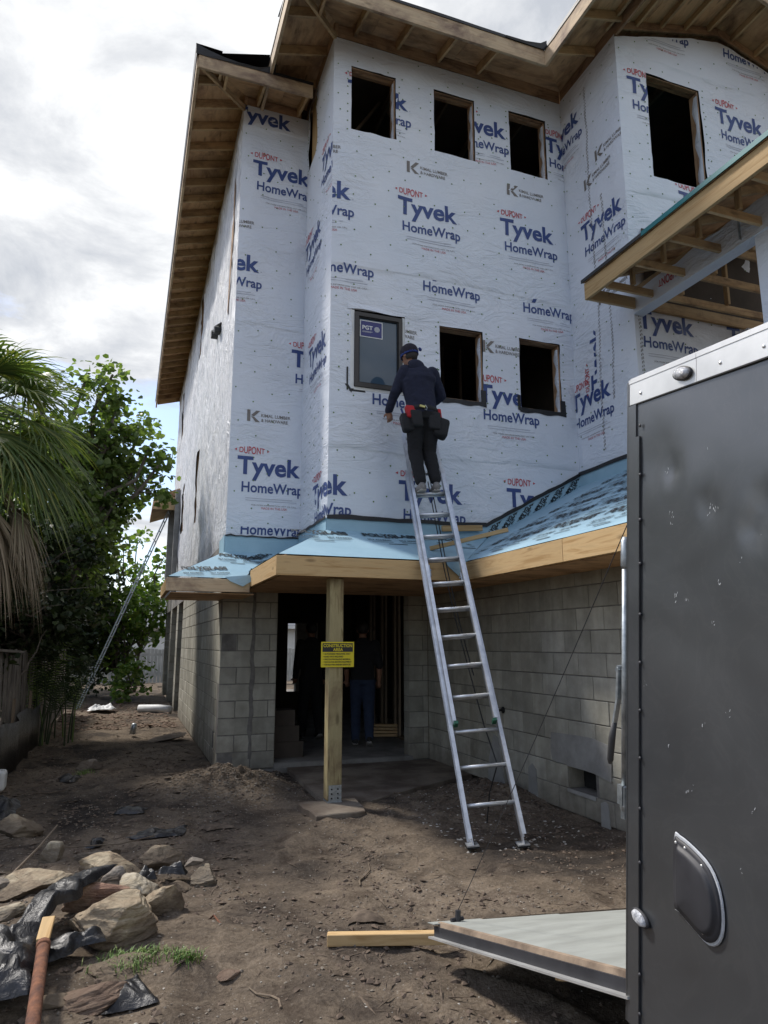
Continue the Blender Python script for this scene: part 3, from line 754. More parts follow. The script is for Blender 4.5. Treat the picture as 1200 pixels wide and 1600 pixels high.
for k in range(4): board('wood_scrap', house, (3.75, 10.9, .09+k*.05), (4.15, 10.75, .09+k*.05), 0.09, 0.038, 'lumber_old')
# stacked block steps just inside the door on the left, shade put into their dark colour
for k, (xw, zt) in enumerate(((0.42, 3), (0.32, 2), (0.24, 4))):
    for c in range(zt):
        mb = MB(); mb.box((1.86, 9.35+k*.0+.21*c*0, .056+c*.2), (1.86+0.40-.06*c, 9.75, .052+(c+1)*.2)); 
        if k == 0: mb.build('stair_block', 'inner', house)

# ------------------------------------------------------------------ low roofs
def poly_panel(name, pts, t, m, parent, **kw):
    n = (Vector(pts[1])-Vector(pts[0])).cross(Vector(pts[2])-Vector(pts[0])).normalized()
    if n.z < 0: n = -n
    mb = MB(); mb.prism(pts, n*t); return mb.build(name, m, parent, **kw)
s1 = 0.43; s3 = 0.54; s0 = 0.46; sl_ = (2.78-2.35)/(2.06-1.31)
EZ = 2.345
def zR3(x): return EZ+s3*(x-3.3)
R1 = [(1.31, 6.6, EZ), (3.3, 6.6, EZ), (3.3+1.0*s1/s3, 7.6, EZ+s1), (2.06, 7.6, EZ+s1)]
low = empty_part('skirt_roof', house, 'low skirt roof in pale blue membrane over timber fascia')
def grid_sheet(name, quad, m, parent, nx=24, ny=14, amp=0.006, seed=0, thick=0.0, **kw):
    """membrane sheet over a 4-corner patch with slight waves and a turned-down lip"""
    a, b, c, d = map(Vector, quad); n = (b-a).cross(d-a).normalized()
    if n.z < 0: n = -n
    mb = MB(); vs = []
    for j in range(ny+1):
        for i in range(nx+1):
            s, t = i/nx, j/ny; p = (a*(1-s)+b*s)*(1-t)+(d*(1-s)+c*s)*t
            q = noise.noise(Vector((p.x*2.2+seed, p.y*2.2, p.z*2)))
            vs.append(p+n*(0.012+amp*(q+0.4)*(1 if 0 < j < ny else .5)))
    W = nx+1
    mb.add(vs, [(j*W+i, j*W+i+1, (j+1)*W+i+1, (j+1)*W+i) for j in range(ny) for i in range(nx)])
    return mb.build(name, m, parent, smooth=True, **kw)
grid_sheet('membrane_sheet', R1, 'membrane', low, seed=1)
# left flank of the entry roof
S1q = [(1.31, 6.6, EZ), (2.06, 7.6, EZ+s1), (2.06, 9.0, EZ+s1), (1.31, 9.0, EZ)]
grid_sheet('membrane_sheet', S1q, 'membrane', low, seed=2)
# left lower roof (front plane and its hip return)
ZL = 2.235
grid_sheet('membrane_sheet', [(0.385, 8.1, ZL), (1.45, 8.1, ZL), (2.06, 9.0, ZL+s0*.9), (1.1, 9.0, ZL+s0*.9)], 'membrane', low, seed=3)
grid_sheet('membrane_sheet', [(0.385, 8.1, ZL), (1.1, 9.0, ZL+s0*.9), (1.1, 9.5, ZL+s0*.9), (0.385, 9.5, ZL)], 'membrane', low, seed=4)
# right long roof
ye = 2.6
grid_sheet('membrane_sheet', [(3.3, 6.6, EZ), (3.3, ye, EZ), (X2, ye, zR3(X2)), (X2, 7.6, zR3(X2))], 'membrane', low, nx=30, ny=20, seed=5)
# fix valley triangle: from (3.3,6.6) to wall
poly_panel('valley_sheet', [(3.3, 6.6, EZ+.004), (X2, 7.6, zR3(X2)+.004), (3.3+1.0*s1/s3, 7.6, EZ+s1+.004)], 0.004, 'membrane', low)
# undersides: plywood soffit deck
mb = MB()
mb.prism([(1.33, 6.62, EZ-.02), (3.32, 6.62, EZ-.02), (4.1, 7.6, EZ-.02+s1), (2.06, 7.6, EZ-.02+s1)], (0, 0, .015))
mb.prism([(1.33, 6.62, EZ-.022), (2.06, 7.6, EZ-.022+s1), (2.06, 9, EZ-.022+s1), (1.33, 9, EZ-.022)], (0, 0, .015))
mb.prism([(3.32, 6.6, EZ-.024), (3.32, ye, EZ-.024), (X2, ye, zR3(X2)-.024), (X2, 7.6, zR3(X2)-.024)], (0, 0, .015))
mb.build('roof_deck', 'ply', low)
mb = MB(); mb.box((0.42, 8.13, ZL-.17), (1.1, 9.46, ZL-.16)); mb.box((1.1, 8.13, ZL-.17), (1.34, 8.99, ZL-.16)); mb.build('soffit_board', 'ply', low)
# entry ceiling joists & beam
board('beam', low, (1.42, 6.76, 2.06), (3.60, 6.76, 2.06), 0.09, 0.0, 'lumber_old') if False else None
mb = MB(); mb.box((1.36, 6.66, 2.155), (3.85, 8.98, 2.165)); mb.build('soffit_board', 'ply', low)
mb = MB(); mb.box((3.34, 3.0, 2.155), (3.9, 6.66, 2.165)); mb.build('soffit_board', 'ply', low)
# fascias
def fascia(p0, p1, t=0.04, h=0.19, m='lumber', top=True, parent=None, **kw):
    p0, p1 = Vector(p0), Vector(p1)
    return board('fascia_board', parent or low, p0-Vector((0,0,h/2)), p1-Vector((0,0,h/2)), t, h, m, **kw)
fascia((1.29, 6.6, EZ-.004), (3.26, 6.6, EZ-.004))
fascia((1.31, 6.622, EZ-.004), (1.31, 8.12, EZ-.004))
fascia((0.365, 8.1, ZL-.004), (1.285, 8.1, ZL-.004), h=0.145, m='fascia_up')
fascia((0.385, 8.122, ZL-.004), (0.385, 9.5, ZL-.004), h=0.145, m='lumber')
fascia((3.3, 6.615, EZ+.002), (3.3, 4.8, EZ+.002)); fascia((3.3, 4.797, EZ+.002), (3.3, ye, EZ+.002))
# vertical membrane upturn and black flashing at the wall feet
fBFu = Frame((0, YB-.012, 0), (1,0,0), (0,-1,0), 0, 0); 
def band(name, pts_lo, pts_hi, off, m, parent=low):
    mb = MB(); vs = []
    for a, b in zip(pts_lo, pts_hi): vs += [Vector(a)+Vector(off), Vector(b)+Vector(off)]
    n = len(pts_lo); mb.add(vs, [(2*k, 2*k+2, 2*k+3, 2*k+1) for k in range(n-1)])
    o = mb.build(name, m, parent, fixn=False); md = o.modifiers.new('t', 'SOLIDIFY'); md.thickness = 0.006; md.offset = 0; return o
zb = EZ+s1
band('membrane_upturn', [(2.05, YB, zb-.01), (4.09, YB, zb-.01), (X2, YB, zR3(X2)-.01)], [(2.05, YB, zb+.15), (4.09, YB, zb+.17), (X2, YB, zR3(X2)+.17)], (0, -.014, 0), 'membrane')
band('membrane_upturn', [(2.06, YB-.01, zb-.01), (2.06, Y0, zb-.01)], [(2.06, YB-.01, zb+.15), (2.06, Y0, zb+.15)], (-.014, 0, 0), 'membrane')
band('membrane_upturn', [(1.09, Y0, ZL+.39), (2.05, Y0, ZL+.39)], [(1.09, Y0, 2.88), (2.05, Y0, 2.88)], (0, -.014, 0), 'membrane')
band('membrane_upturn', [(1.10, Y0-.01, ZL+.39), (1.10, 9.5, ZL+.39)], [(1.10, Y0-.01, 2.88), (1.10, 9.5, 2.86)], (-.014, 0, 0), 'membrane')
band('membrane_upturn', [(X2, YB, zR3(X2)-.01), (X2, ye, zR3(X2)-.01)], [(X2, YB, zR3(X2)+.2), (X2, ye, zR3(X2)+.2)], (-.014, 0, 0), 'membrane')
rr = random.Random(11)
def wavy(p0, p1, n, dz):
    p0, p1 = Vector(p0), Vector(p1); return [p0+(p1-p0)*k/n+Vector((0,0,rr.uniform(-dz, dz))) for k in range(n+1)]
def flash(p0, p1, off, h0=0.0, h1=0.05, n=14):
    a = wavy(p0, p1, n, .006); b = [p+Vector((0,0,h1+rr.uniform(-.006, .006))) for p in a]
    band('black_flashing', a, b, off, 'black')
flash((2.05, YB, zb+.135), (4.09, YB, zb+.15), (0, -.03, 0)); flash((4.09, YB, zb+.15), (X2, YB, zR3(X2)+.15), (0, -.03, 0))
flash((X2, YB-.02, zR3(X2)+.15), (X2, ye, zR3(X2)+.15), (-.03, 0, 0)); flash((2.06, YB-.02, zb+.135), (2.06, Y0, zb+.135), (-.03, 0, 0), h1=.03)
flash((1.09, Y0, 2.865), (2.05, Y0, 2.865), (0, -.03, 0), h1=.02)
# torn membrane tongues hanging in the valleys
def tongue(pts, name='membrane_tongue'):
    mb = MB(); vs = [Vector(p) for p in pts]; mb.add(vs, [tuple(range(len(vs)))]); o = mb.build(name, 'membrane', low); md = o.modifiers.new('t', 'SOLIDIFY'); md.thickness = .004; return o
tongue([(3.20, 6.57, EZ+.02), (3.32, 6.575, EZ+.025), (3.30, 6.55, EZ-.10), (3.22, 6.545, EZ-.165), (3.08, 6.55, EZ-.05), (3.05, 6.57, EZ+.02)])
tongue([(1.0, 8.07, ZL+.02), (1.28, 8.06, ZL+.05), (1.30, 8.05, ZL-.02), (1.20, 8.04, ZL-.085), (1.06, 8.05, ZL-.03)])
# black roll edge above the right fascia start
mb = MB(); mb.tube([(3.29, 6.63, EZ+.02), (3.275, 6.60, EZ-.03), (3.28, 6.59, EZ-.12), (3.27, 6.6, EZ-.19)], 0.012, 6); mb.build('black_flashing', 'black', low)
mb = MB(); mb.tube([(1.31, 8.10, EZ+.01), (1.29, 8.15, EZ-.05), (1.25, 8.2, EZ-.1)], 0.02, 6); mb.build('black_flashing', 'black', low)

# membrane lettering, laid on the roof planes
class Plane:
    def __init__(s, o, u, v): s.o = Vector(o); s.uu = Vector(u).normalized(); s.vv = Vector(v).normalized(); s.n = s.uu.cross(s.vv).normalized(); s.holes = []; s.b = (-50, 50, -50, 50)
    def p(s, u, v, off=0): return s.o+s.uu*u+s.vv*v+s.n*off
PM = ['pblack']
def memb_art(n=1, kind=0):
    a = P2()
    a.text('POLYGLASS', 0, 0, 0.66, 0.125, 0, 0.05); a.text('MTS', 0.24, -.055, 0.16, 0.045, 0, 0.03)
    a.text('SELF ADHERED', 0.0, -.17, 0.28, 0.05, 0, 0.02); a.text('SELF ADHERED', 0.38, -.17, 0.28, 0.05, 0, 0.02)
    a.rect(0.03, -.235, .28, -.222, 0); a.rect(0.38, -.235, .62, -.222, 0); a.rect(0.2, -.315, .42, -.295, 0)
    return a
MA = memb_art()
pl1 = Plane((1.31, 6.6, EZ), (1, 0, 0), (0, 1, s1)); pl1.b = (0.3, 2.4, 0.02, 1.05)
for u in (0.28, 1.12, 1.96): put_print('membrane_print', MA.shifted(u, 0.86, 1.0), pl1, low, PM, off=0.022, step=0)
for u in (0.25, 1.05, 1.85): put_print('membrane_print', MA.shifted(u, 0.36, 0.7), pl1, low, PM, off=0.022, step=0) if u == 9 else None
fU = Frame((0, YB-.02, 0), (1,0,0), (0,-1,0), 0, 0); fU.b = (2.1, 4.0, zb, zb+.13)
pl2 = Plane((0.385, 8.1, ZL), (1, 0, 0), (0, 1, s0)); pl2.b = (0.1, 1.6, .02, .95)
put_print('membrane_print', MA.shifted(0.62, 0.80, 0.8, -0.18), pl2, low, PM, off=0.024, step=0)
put_print('membrane_print', MA.shifted(0.98, 0.64, 0.8, 0.75), pl2, low, PM, off=0.024, step=0)
put_print('membrane_print', MA.shifted(0.15, 0.22, 0.8, 0.1), pl2, low, PM, off=0.024, step=0)
pl4 = Plane((1.31, 6.6, EZ), (0.75, 1.0, s1), (0, 1, 0)) 
pl3 = Plane((3.3, 6.6, EZ), (0, -1, 0), (1, 0, s3)); pl3.b = (-.1, 4, .02, 2.5)
for j in range(6):
    for i in range(6): put_print('membrane_print', MA.shifted(-.6+i*0.82+0.3*(j % 2), 0.42+j*0.42, 1.0), pl3, low, PM, off=0.022, step=0)
fSXu = Frame((X2-.02, 0, 0), (0,-1,0), (-1,0,0), 0, 0); fSXu.b = (-7.6, -2.7, zR3(X2), zR3(X2)+.15)
fBFu2 = Frame((0, YB-.02, 0), (1,0,0), (0,-1,0), 0, 0); fBFu2.b = (2.0, 5.5, 2.7, 3.8)
for k, u in enumerate((4.12, 4.36, 4.60, 4.84, 5.08, 5.32)):
    put_print('membrane_print', MA.shifted(u, zR3(u)-.02, 0.5, .95), fBFu2, low, PM, off=0.004, step=0, extra_clip=[((4.08, zR3(4.08)+.135, 0), (-s3, 1, 0)), ((4.08, zR3(4.08)+.01, 0), (s3, -1, 0))])
put_print('membrane_print', MA.shifted(2.25, zb+.045, 0.9), fBFu2, low, PM, off=0.004, step=0) if False else None
# loose wood strip lying on the roofs
board('wood_strip', low, (3.05, 6.95, 2.53), (3.80, 6.55, 2.72), 0.038, 0.045, 'lumber')
board('wood_strip', low, (3.45, 7.50, 2.86), (4.0, 7.52, 2.90), 0.03, 0.07, 'lumber')

# ------------------------------------------------------------------ upper eaves
eav = empty_part('main_roof', house, 'high roof with open brown eaves, bare rafters and black underlay')
SL = 0.28
def eave(p0, p1, inw, ov, zf, nraf, spacing=0.6, m0=0.0, m1=0.0, fh=0.23, fm='fascia_up', raf='lumber_old', hip0=None, hip1=None, start=0.3, depth=None):
    """open eave: p0->p1 outer line (x,y), inw = inward unit vector, ov overhang; zf = fascia bottom.
    m0/m1: mitre slopes at ends (inner line shortened(+) or extended(-) per metre inwards)"""
    p0 = Vector((*p0, 0)); p1 = Vector((*p1, 0)); inw = Vector((*inw, 0)); d = (p1-p0); L = d.length; d.normalize()
    dep = depth or (ov+0.35); zt = zf+fh
    # sheathing panels
    x = 0.0
    while x < L-0.02:
        xe = min(x+1.22, L)
        def inner(xx):
            return xx
        a = p0+d*x; b = p0+d*xe
        xi0 = max(x, m0*dep) if m0 > 0 else x; xi1 = min(xe, L-m1*dep) if m1 > 0 else xe
        if m0 < 0 and x == 0: xi0 = m0*dep
        if m1 < 0 and xe >= L-.02: xi1 = L-m1*dep
        if xi1 <= xi0:
            xi0 = xi1 = (xi0+xi1)/2 if False else (m0*dep if m0 > 0 and x < m0*dep else xi1)
            pts = [a, b, p0+d*min(max(xe, xi0), L)+inw*(dep if False else 0)]
        A = a+Vector((0,0,zt+.002)); B = b+Vector((0,0,zt+.002)); rise = Vector((0,0,SL*dep))
        C = p0+d*xi1+inw*dep+Vector((0,0,zt+.002))+rise; D = p0+d*xi0+inw*dep+Vector((0,0,zt+.002))+rise
        mb = MB()
        # local frame along d so the grain reads
        mw = Matrix((d, inw, Vector((0,0,1)))).transposed().to_4x4(); mw.translation = (A+B)/2
        inv = mw.inverted(); q = [inv@P_ for P_ in (A, B, C, D)]
        mb.prism(q, (0, 0, .014)); mb.build('sheathing_panel', 'ply', eav, mw=mw)
        x = xe+0.004
    # rafters
    k = 0; x = start
    while x < L-0.05:
        a = p0+d*x; lim0 = m0*ov if m0 > 0 else 0; lim1 = L-(m1*ov if m1 > 0 else 0)
        ln = ov+0.12
        if m0 > 0 and x < lim0: ln = x/m0
        if m1 > 0 and x > lim1: ln = (L-x)/m1
        rh = 0.13
        q0 = a+inw*0.022+Vector((0,0,zt-rh/2-.006+SL*.022)); q1 = a+inw*ln+Vector((0,0,zt-rh/2-.006+SL*ln))
        if ln > .1: board('rafter_tail', eav, q0, q1, 0.038, rh, raf)
        x += spacing; k += 1
    # fascia
    f0 = p0+Vector((0,0,zf+fh/2)); f1 = p1+Vector((0,0,zf+fh/2)); n = max(1, int(L/4.2)); 
    for j in range(n): board('fascia_board', eav, f0+(f1-f0)*j/n, f0+(f1-f0)*((j+1)/n)-d*0.003, 0.04, fh, fm)
    # blocking at the wall line
    b0 = p0+inw*(ov+.03)+d*(m0*ov)+Vector((0,0,zt+SL*ov-.105)); b1 = p1+inw*(ov+.03)-d*(m1*ov)+Vector((0,0,zt+SL*ov-.105))
    board('top_plate', eav, b0, b1, 0.04, 0.19, 'header')
    # underlay edge
    mb = MB(); up = Vector((0,0,1)); a = [p0-inw*.03+d*(L*j/10)+up*(zt+.02+rr.uniform(0, .012)) for j in range(11)]
    vs = []
    for P_ in a: vs += [P_-up*.035, P_+up*.008, P_+inw*dep+up*(.02+SL*dep)]
    mb.add(vs, [(3*j, 3*j+3, 3*j+4, 3*j+1) for j in range(10)]+[(3*j+1, 3*j+4, 3*j+5, 3*j+2) for j in range(10)]); mb.build('underlay', 'black', eav, fixn=False)
ZB = 9.16; ZLf = 8.97
# main left eave and its front return
eave((0.40, 22.6), (0.40, 8.30), (1, 0), 0.70, ZLf, 30, 0.46, 0, 1.0, fh=0.19, fm='fascia_up', start=0.14)
eave((0.40, 8.30), (1.95, 8.30), (0, 1), 0.70, ZLf, 4, 0.60, 1.0, 0, fh=0.19, fm='fascia_up', start=0.30)
board('hip_rafter', eav, (0.44, 8.34, ZLf+.08), (1.14, 9.04, ZLf+.17), 0.038, 0.09, 'lumber_old')
board('lookout', eav, (0.78, 8.34, ZLf+.09), (0.78, 8.68, ZLf+.13), 0.038, 0.09, 'lumber_old')
# bay eave
eave((1.36, 6.90), (4.82, 6.90), (0, 1), 0.70, ZB, 6, 0.61, 1.0, -1.0, start=0.98)
eave((1.36, 9.60), (1.36, 6.90), (1, 0), 0.70, ZB, 5, 0.61, 0, 1.0, start=0.35)
board('hip_rafter', eav, (1.40, 6.94, ZB+.10), (2.10, 7.64, ZB+.22), 0.038, 0.09, 'lumber_old')
board('lookout', eav, (1.78, 6.94, ZB+.13), (1.78, 7.30, ZB+.17), 0.038, 0.09, 'lumber_old')
# right block: left eave
eave((4.82, 6.90), (4.82, 5.65), (1, 0), 0.70, ZB, 2, 0.58, -1.0, 0, start=0.12)
# gable: sheathing planes, outlookers, rakes
PKX = 7.31
def gz(x): return ZB+.23+SL*(min(x, PKX)-4.82)-SL*max(0, x-PKX)
for (xa, xb) in ((4.82, 6.04), (6.04, 7.31), (7.31, 8.55), (8.55, 9.8)):
    mw = Matrix.Translation(((xa+xb)/2, 5.65, 0)) @ Matrix.Rotation(math.pi/2, 4, 'Z'); inv = mw.inverted()
    pts = [inv@Vector(p) for p in ((xa, 5.66, gz(xa)+.004), (xb-.004, 5.66, gz(xb)+.004), (xb-.004, min(7.4, 6.9+xb-4.82), gz(xb)+.004), (xa, min(7.4, 6.9+xa-4.82), gz(xa)+.004))]
    mb = MB(); mb.prism(pts, (0, 0, .014)); mb.build('sheathing_panel', 'ply', eav, mw=mw)
x = 5.45
while x < 9.6:
    board('outlooker', eav, (x, 5.67, gz(x)-.046), (x, 6.42, gz(x)-.046), 0.038, 0.088, 'lumber_old'); x += 0.42
board('fascia_board', eav, (4.80, 5.65, gz(4.80)-.095), (PKX, 5.65, gz(PKX)-.095), 0.04, 0.20, 'fascia_up')
board('fascia_board', eav, (PKX, 5.65, gz(PKX)-.095), (9.8, 5.65, gz(9.8)-.095), 0.04, 0.20, 'fascia_up')
board('top_plate', eav, (5.53, 6.33, gz(5.53)-.07), (PKX, 6.33, gz(PKX)-.07), 0.03, 0.12, 'header'); board('top_plate', eav, (PKX, 6.33, gz(PKX)-.07), (9.5, 6.33, gz(9.5)-.07), 0.03, 0.12, 'header')
mb = MB(); mb.prism([(4.78, 5.62, gz(4.8)+.03), (PKX, 5.62, gz(PKX)+.03), (PKX, 9.35, gz(PKX)+.03), (4.80, 6.84, gz(4.8)+.03)], (0, 0, .02)); mb.prism([(PKX, 5.62, gz(PKX)+.032), (9.85, 5.62, gz(9.8)+.032), (9.85, 14, gz(9.8)+.032), (PKX, 14, gz(PKX)+.032)], (0, 0, .02)); mb.build('underlay', 'black', eav)
mb = MB(); mb.box((2.0, 10.2, 9.62), (9.8, 22.4, 9.68)); mb.build('underlay', 'black', eav)
# curled underlay at the front left corner
mb = MB(); vs = []
cur = [(0.36, .13), (0.50, .085), (0.70, .04), (0.95, .012), (1.2, .03), (1.34, .09), (1.42, .16)]
for x, lf in cur: vs += [(x, 8.27, ZLf+.185), (x, 8.255, ZLf+.19+lf), (x, 8.6, ZLf+.30)]
mb.add(vs, [(3*j, 3*j+3, 3*j+4, 3*j+1) for j in range(6)]+[(3*j+1, 3*j+4, 3*j+5, 3*j+2) for j in range(6)])
vs = []
for y, lf in ((8.25, .13), (8.6, .07), (9.2, .04), (11, .03), (22.6, .03)): vs += [(0.37, y, ZLf+.15), (0.355, y, ZLf+.19+lf), (0.7, y, ZLf+.305)]
mb.add(vs, [(3*j, 3*j+3, 3*j+4, 3*j+1) for j in range(4)]+[(3*j+1, 3*j+4, 3*j+5, 3*j+2) for j in range(4)])
mb.build('curled_underlay', 'black', eav, fixn=False)
mb = MB(); vs = []
for x, lf in ((4.2, .01), (4.5, .02), (4.72, .06), (4.82, .13)): vs += [(x, 6.86, ZB+.22), (x, 6.85, ZB+.235+lf), (x, 7.3, ZB+.36+lf)]
mb.add(vs, [(3*j, 3*j+3, 3*j+4, 3*j+1) for j in range(3)]+[(3*j+1, 3*j+4, 3*j+5, 3*j+2) for j in range(3)]); mb.build('curled_underlay', 'black', eav, fixn=False)

# ------------------------------------------------------------------ balcony roof on the right
bal = empty_part('balcony_roof', house, 'small roof over the balcony with timber fascia, open joists and wrapped beam')
BX = 4.82; bz0, bz1 = 5.47, 5.68; SB = 0.35
board('fascia_board', bal, (BX, 6.33, (bz0+bz1)/2), (BX, 3.30, (bz0+bz1)/2), 0.04, 0.205, 'lumber')
board('fascia_board', bal, (BX+.025, 6.31, (bz0+bz1)/2-.03), (5.51, 6.31, (bz0+bz1)/2-.03), 0.04, 0.14, 'lumber_old')
mb = MB(); mb.prism([(BX-.03, 6.34, bz1+.006), (BX-.03, 3.2, bz1+.006), (8.2, 3.2, bz1+SB*3.4), (8.2, 6.34, bz1+SB*3.4)], (0, 0, .015)); mb.build('roof_deck', 'ply', bal)
mb = MB(); mb.prism([(BX-.05, 6.34, bz1+.025), (BX-.05, 3.2, bz1+.025), (8.2, 3.2, bz1+.02+SB*3.4), (8.2, 6.34, bz1+.02+SB*3.4)], (0, 0, .012)); mb.prism([(BX-.055, 5.3, bz1+.0), (BX-.055, 3.2, bz1+.0), (BX-.055, 3.2, bz1+.05), (BX-.055, 5.3, bz1+.05)], (.01, 0, 0)); mb.build('drip_edge', 'teal', bal)
mb = MB(); mb.prism([(BX-.055, 6.34, bz1+.0), (BX-.055, 5.3, bz1+.0), (BX-.055, 5.3, bz1+.04), (BX-.055, 6.34, bz1+.04)], (.01, 0, 0)); mb.build('underlay', 'black', bal)
for k in range(6):
    y = 6.0-k*0.5
    board('truss_chord', bal, (BX+.03, y, bz0+.045), (8.0, y, bz0+.045), 0.038, 0.088, 'lumber_old')
    board('truss_top_chord', bal, (BX+.03, y, bz1-.05), (8.0, y, bz1-.05+SB*3.2), 0.038, 0.088, 'lumber_old')
    for x in (5.2, 5.9, 6.6): board('truss_web', bal, (x, y-.035, bz0+.08), (x, y-.035, bz1-.02+SB*(x-BX)), 0.038, 0.06, 'lumber_old', up=(0,1,0))
# wrapped beam and column
mb = MB(); rr = random.Random(5); n = 16
def beamx(t): return (5.50, 6.34-1.95*t)
vs = []
for k in range(n+1):
    t = k/n; x, y = beamx(t); zt = 5.66+.28*t*0+ rr.uniform(-.015, .02) + 0.10*t
    vs += [(x, y, zt), (x-.002, y, 5.42), (x+.14, y, 5.41), (x+.14, y, 5.7)]
mb.add(vs, [(4*k+i, 4*k+4+i, 4*k+5+i, 4*k+1+i) for k in range(n) for i in range(3)]); mb.build('wrapped_beam', 'wrap', bal, smooth=False, fixn=False)
board('beam_core', bal, (5.575, 6.33, 5.6), (5.575, 3.6, 5.6), 0.12, 0.32, 'lumber_old')
fBe = Frame((5.498, 0, 0), (0,-1,0), (-1,0,0), 0, 0); fBe.b = (-6.3, -4.4, 5.42, 5.70)
a = P2(); a.text('DUPONT', 0, 0, 0.34, 0.11, 1, 0.012, lambda t: 1-.38*t*t)
put_print('wrap_logo', a.shifted(-5.55, 5.63, 1, math.pi), fBe, bal, WRAPM, off=0.004, step=0)
mb = MB(); mb.box((5.52, 4.30, 2.9), (5.80, 4.60, 5.72)); mb.build('wrapped_column', 'wrap', bal)
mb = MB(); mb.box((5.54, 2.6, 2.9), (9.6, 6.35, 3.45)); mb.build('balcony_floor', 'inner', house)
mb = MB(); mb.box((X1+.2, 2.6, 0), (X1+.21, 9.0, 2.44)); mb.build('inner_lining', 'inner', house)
board('hurricane_strap', bal, (5.47, 4.72, 5.45), (5.47, 4.72, 5.72), 0.03, 0.004, 'galv', up=(0,1,0), bevel=0)
mb = MB(); mb.box((6.10, YC-.014, 5.20), (6.26, YC-.004, 5.28)); mb.build('osb_patch', 'lumber', house)
mb = MB(); mb.box((5.70, YC-.03, 5.63), (9.4, YC-.018, 6.6)); mb.build('shade_fill_panel', 'inner', bal)  # added dark panel stands in for the shade under the balcony roof
board('ledger', bal, (5.68, YC-.04, 5.56), (8.6, YC-.04, 5.56), .04, .14, 'lumber_old')
mb = MB(); mb.box((7.1, YC-.2, 3.5), (7.5, YC-.02, 5.42)); mb.build('wrapped_return', 'wrap', house)

# rear porch roof edge and corner boards seen past the side wall
rp = empty_part('rear_roof', house)
mb = MB(); mb.prism([(0.42, 19.0, 5.35), (1.1, 19.0, 5.62), (1.1, 19.0, 5.45), (0.42, 19.0, 5.2)], (0, 3.5, 0)); mb.build('roof_deck', 'ply', rp)
mb = MB(); mb.box((0.42, 18.97, 5.0), (1.1, 19.0, 5.36)); mb.build('fascia_board', 'lumber_old', rp)
mb = MB(); mb.box((0.96, 18.7, 2.8), (1.08, 18.9, 5.5)); mb.build('corner_board', 'cement', rp); mb = MB(); mb.box((0.90, 20.8, 2.8), (1.08, 21.0, 5.5)); mb.build('corner_board', 'cement', rp)
# wall vents on the side wall
for (y, z) in ((10.67, 6.44), (11.14, 6.57)):
    mb = MB(); mb.box((X0-.11, y-.08, z-.06), (X0-.0, y+.08, z+.0)); o = mb.build('wall_vent', 'black', house); mb = MB(); mb.prism([(X0-.12, y-.09, z+.004), (X0-.12, y+.09, z+.004), (X0-.0, y+.09, z+.10), (X0-.0, y-.09, z+.10)], (0.004, 0, .008)); mb.build('vent_hood', 'alurail', o)
mb = MB(); mb.prism([(X0-.03, 9.35, 7.3), (X0-.03, 9.62, 6.2), (X0-.03, 9.7, 6.3), (X0-.03, 9.45, 8.3), (X0-.03, 9.36, 8.1)], (.004, 0, 0)); mb.build('torn_slit', 'header', house)
# ------------------------------------------------------------------ ground
def gh(x, y):
    p = Vector((x, y, 0))
    d = math.hypot(x, y-4)
    k = max(0, min(1, (60-d)/30))
    h = 0.035*noise.noise(p*0.55+Vector((3, 1, 0))) + 0.028*noise.noise(p*1.9) + 0.012*noise.noise(p*5.1) + 0.006*noise.noise(p*13) + 0.003*noise.noise(p*31)
    r = noise.noise(p*2.6+Vector((7, 2, 1)))
    h += 0.03*max(0, r-0.1)
    q = abs(noise.noise(Vector((x*1.1+y*.35, y*.5, 4))*1.7)); h += .028*(1-min(1, q*5))-.01
    h += .012*abs(noise.noise(p*8+Vector((1, 5, 2))))
    # mound by the corner, spoil by the right wall, soft rise at the far left
    h += 0.17*math.exp(-(((x-1.12)/0.50)**2+((y-8.25)/0.5)**2))*(1+.7*noise.noise(p*9))
    h += 0.10*math.exp(-(((x-3.55)/0.4)**2+((y-6.7)/0.8)**2))*(1+.8*noise.noise(p*9))
    h -= 0.03*math.exp(-(((x-1.0)/0.5)**2+((y-5.2)/0.9)**2))
    h -= 0.05*math.exp(-(((x-3.4)/0.5)**2+((y-4.7)/1.0)**2))
    h += 0.06*math.exp(-(((x+0.3)/0.8)**2+((y-4.2)/1.1)**2))
    h += 0.10*max(0, min(1, (-1.0-x)/1.2))
    if x > 1.15 and y > 8.85: h = -0.12
    if 1.85 < x < 3.9 and 7.0 < y < 9.0: h = min(h, -0.01)*.4-0.02
    return (h-0.015)*k
def lin(vals):
    o = []
    for a, b, n in vals: o += list(np.linspace(a, b, n, endpoint=False))
    return np.array(o)
gx = np.concatenate([lin([(-400, -60, 8), (-60, -12, 16), (-12, -3.2, 40), (-3.2, 5.0, 300), (5.0, 14, 20), (14, 60, 10), (60, 400, 8)]), [400]])
gy = np.concatenate([lin([(-300, -20, 8), (-20, 0, 14), (0, 2.2, 20), (2.2, 10.5, 300), (10.5, 17, 90), (17, 40, 50), (40, 120, 16), (120, 600, 10)]), [600]])
V = []; 
for y in gy:
    for x in gx: V.append((x, y, gh(x, y)))
nx = len(gx); F = [(j*nx+i, j*nx+i+1, (j+1)*nx+i+1, (j+1)*nx+i) for j in range(len(gy)-1) for i in range(nx-1)]
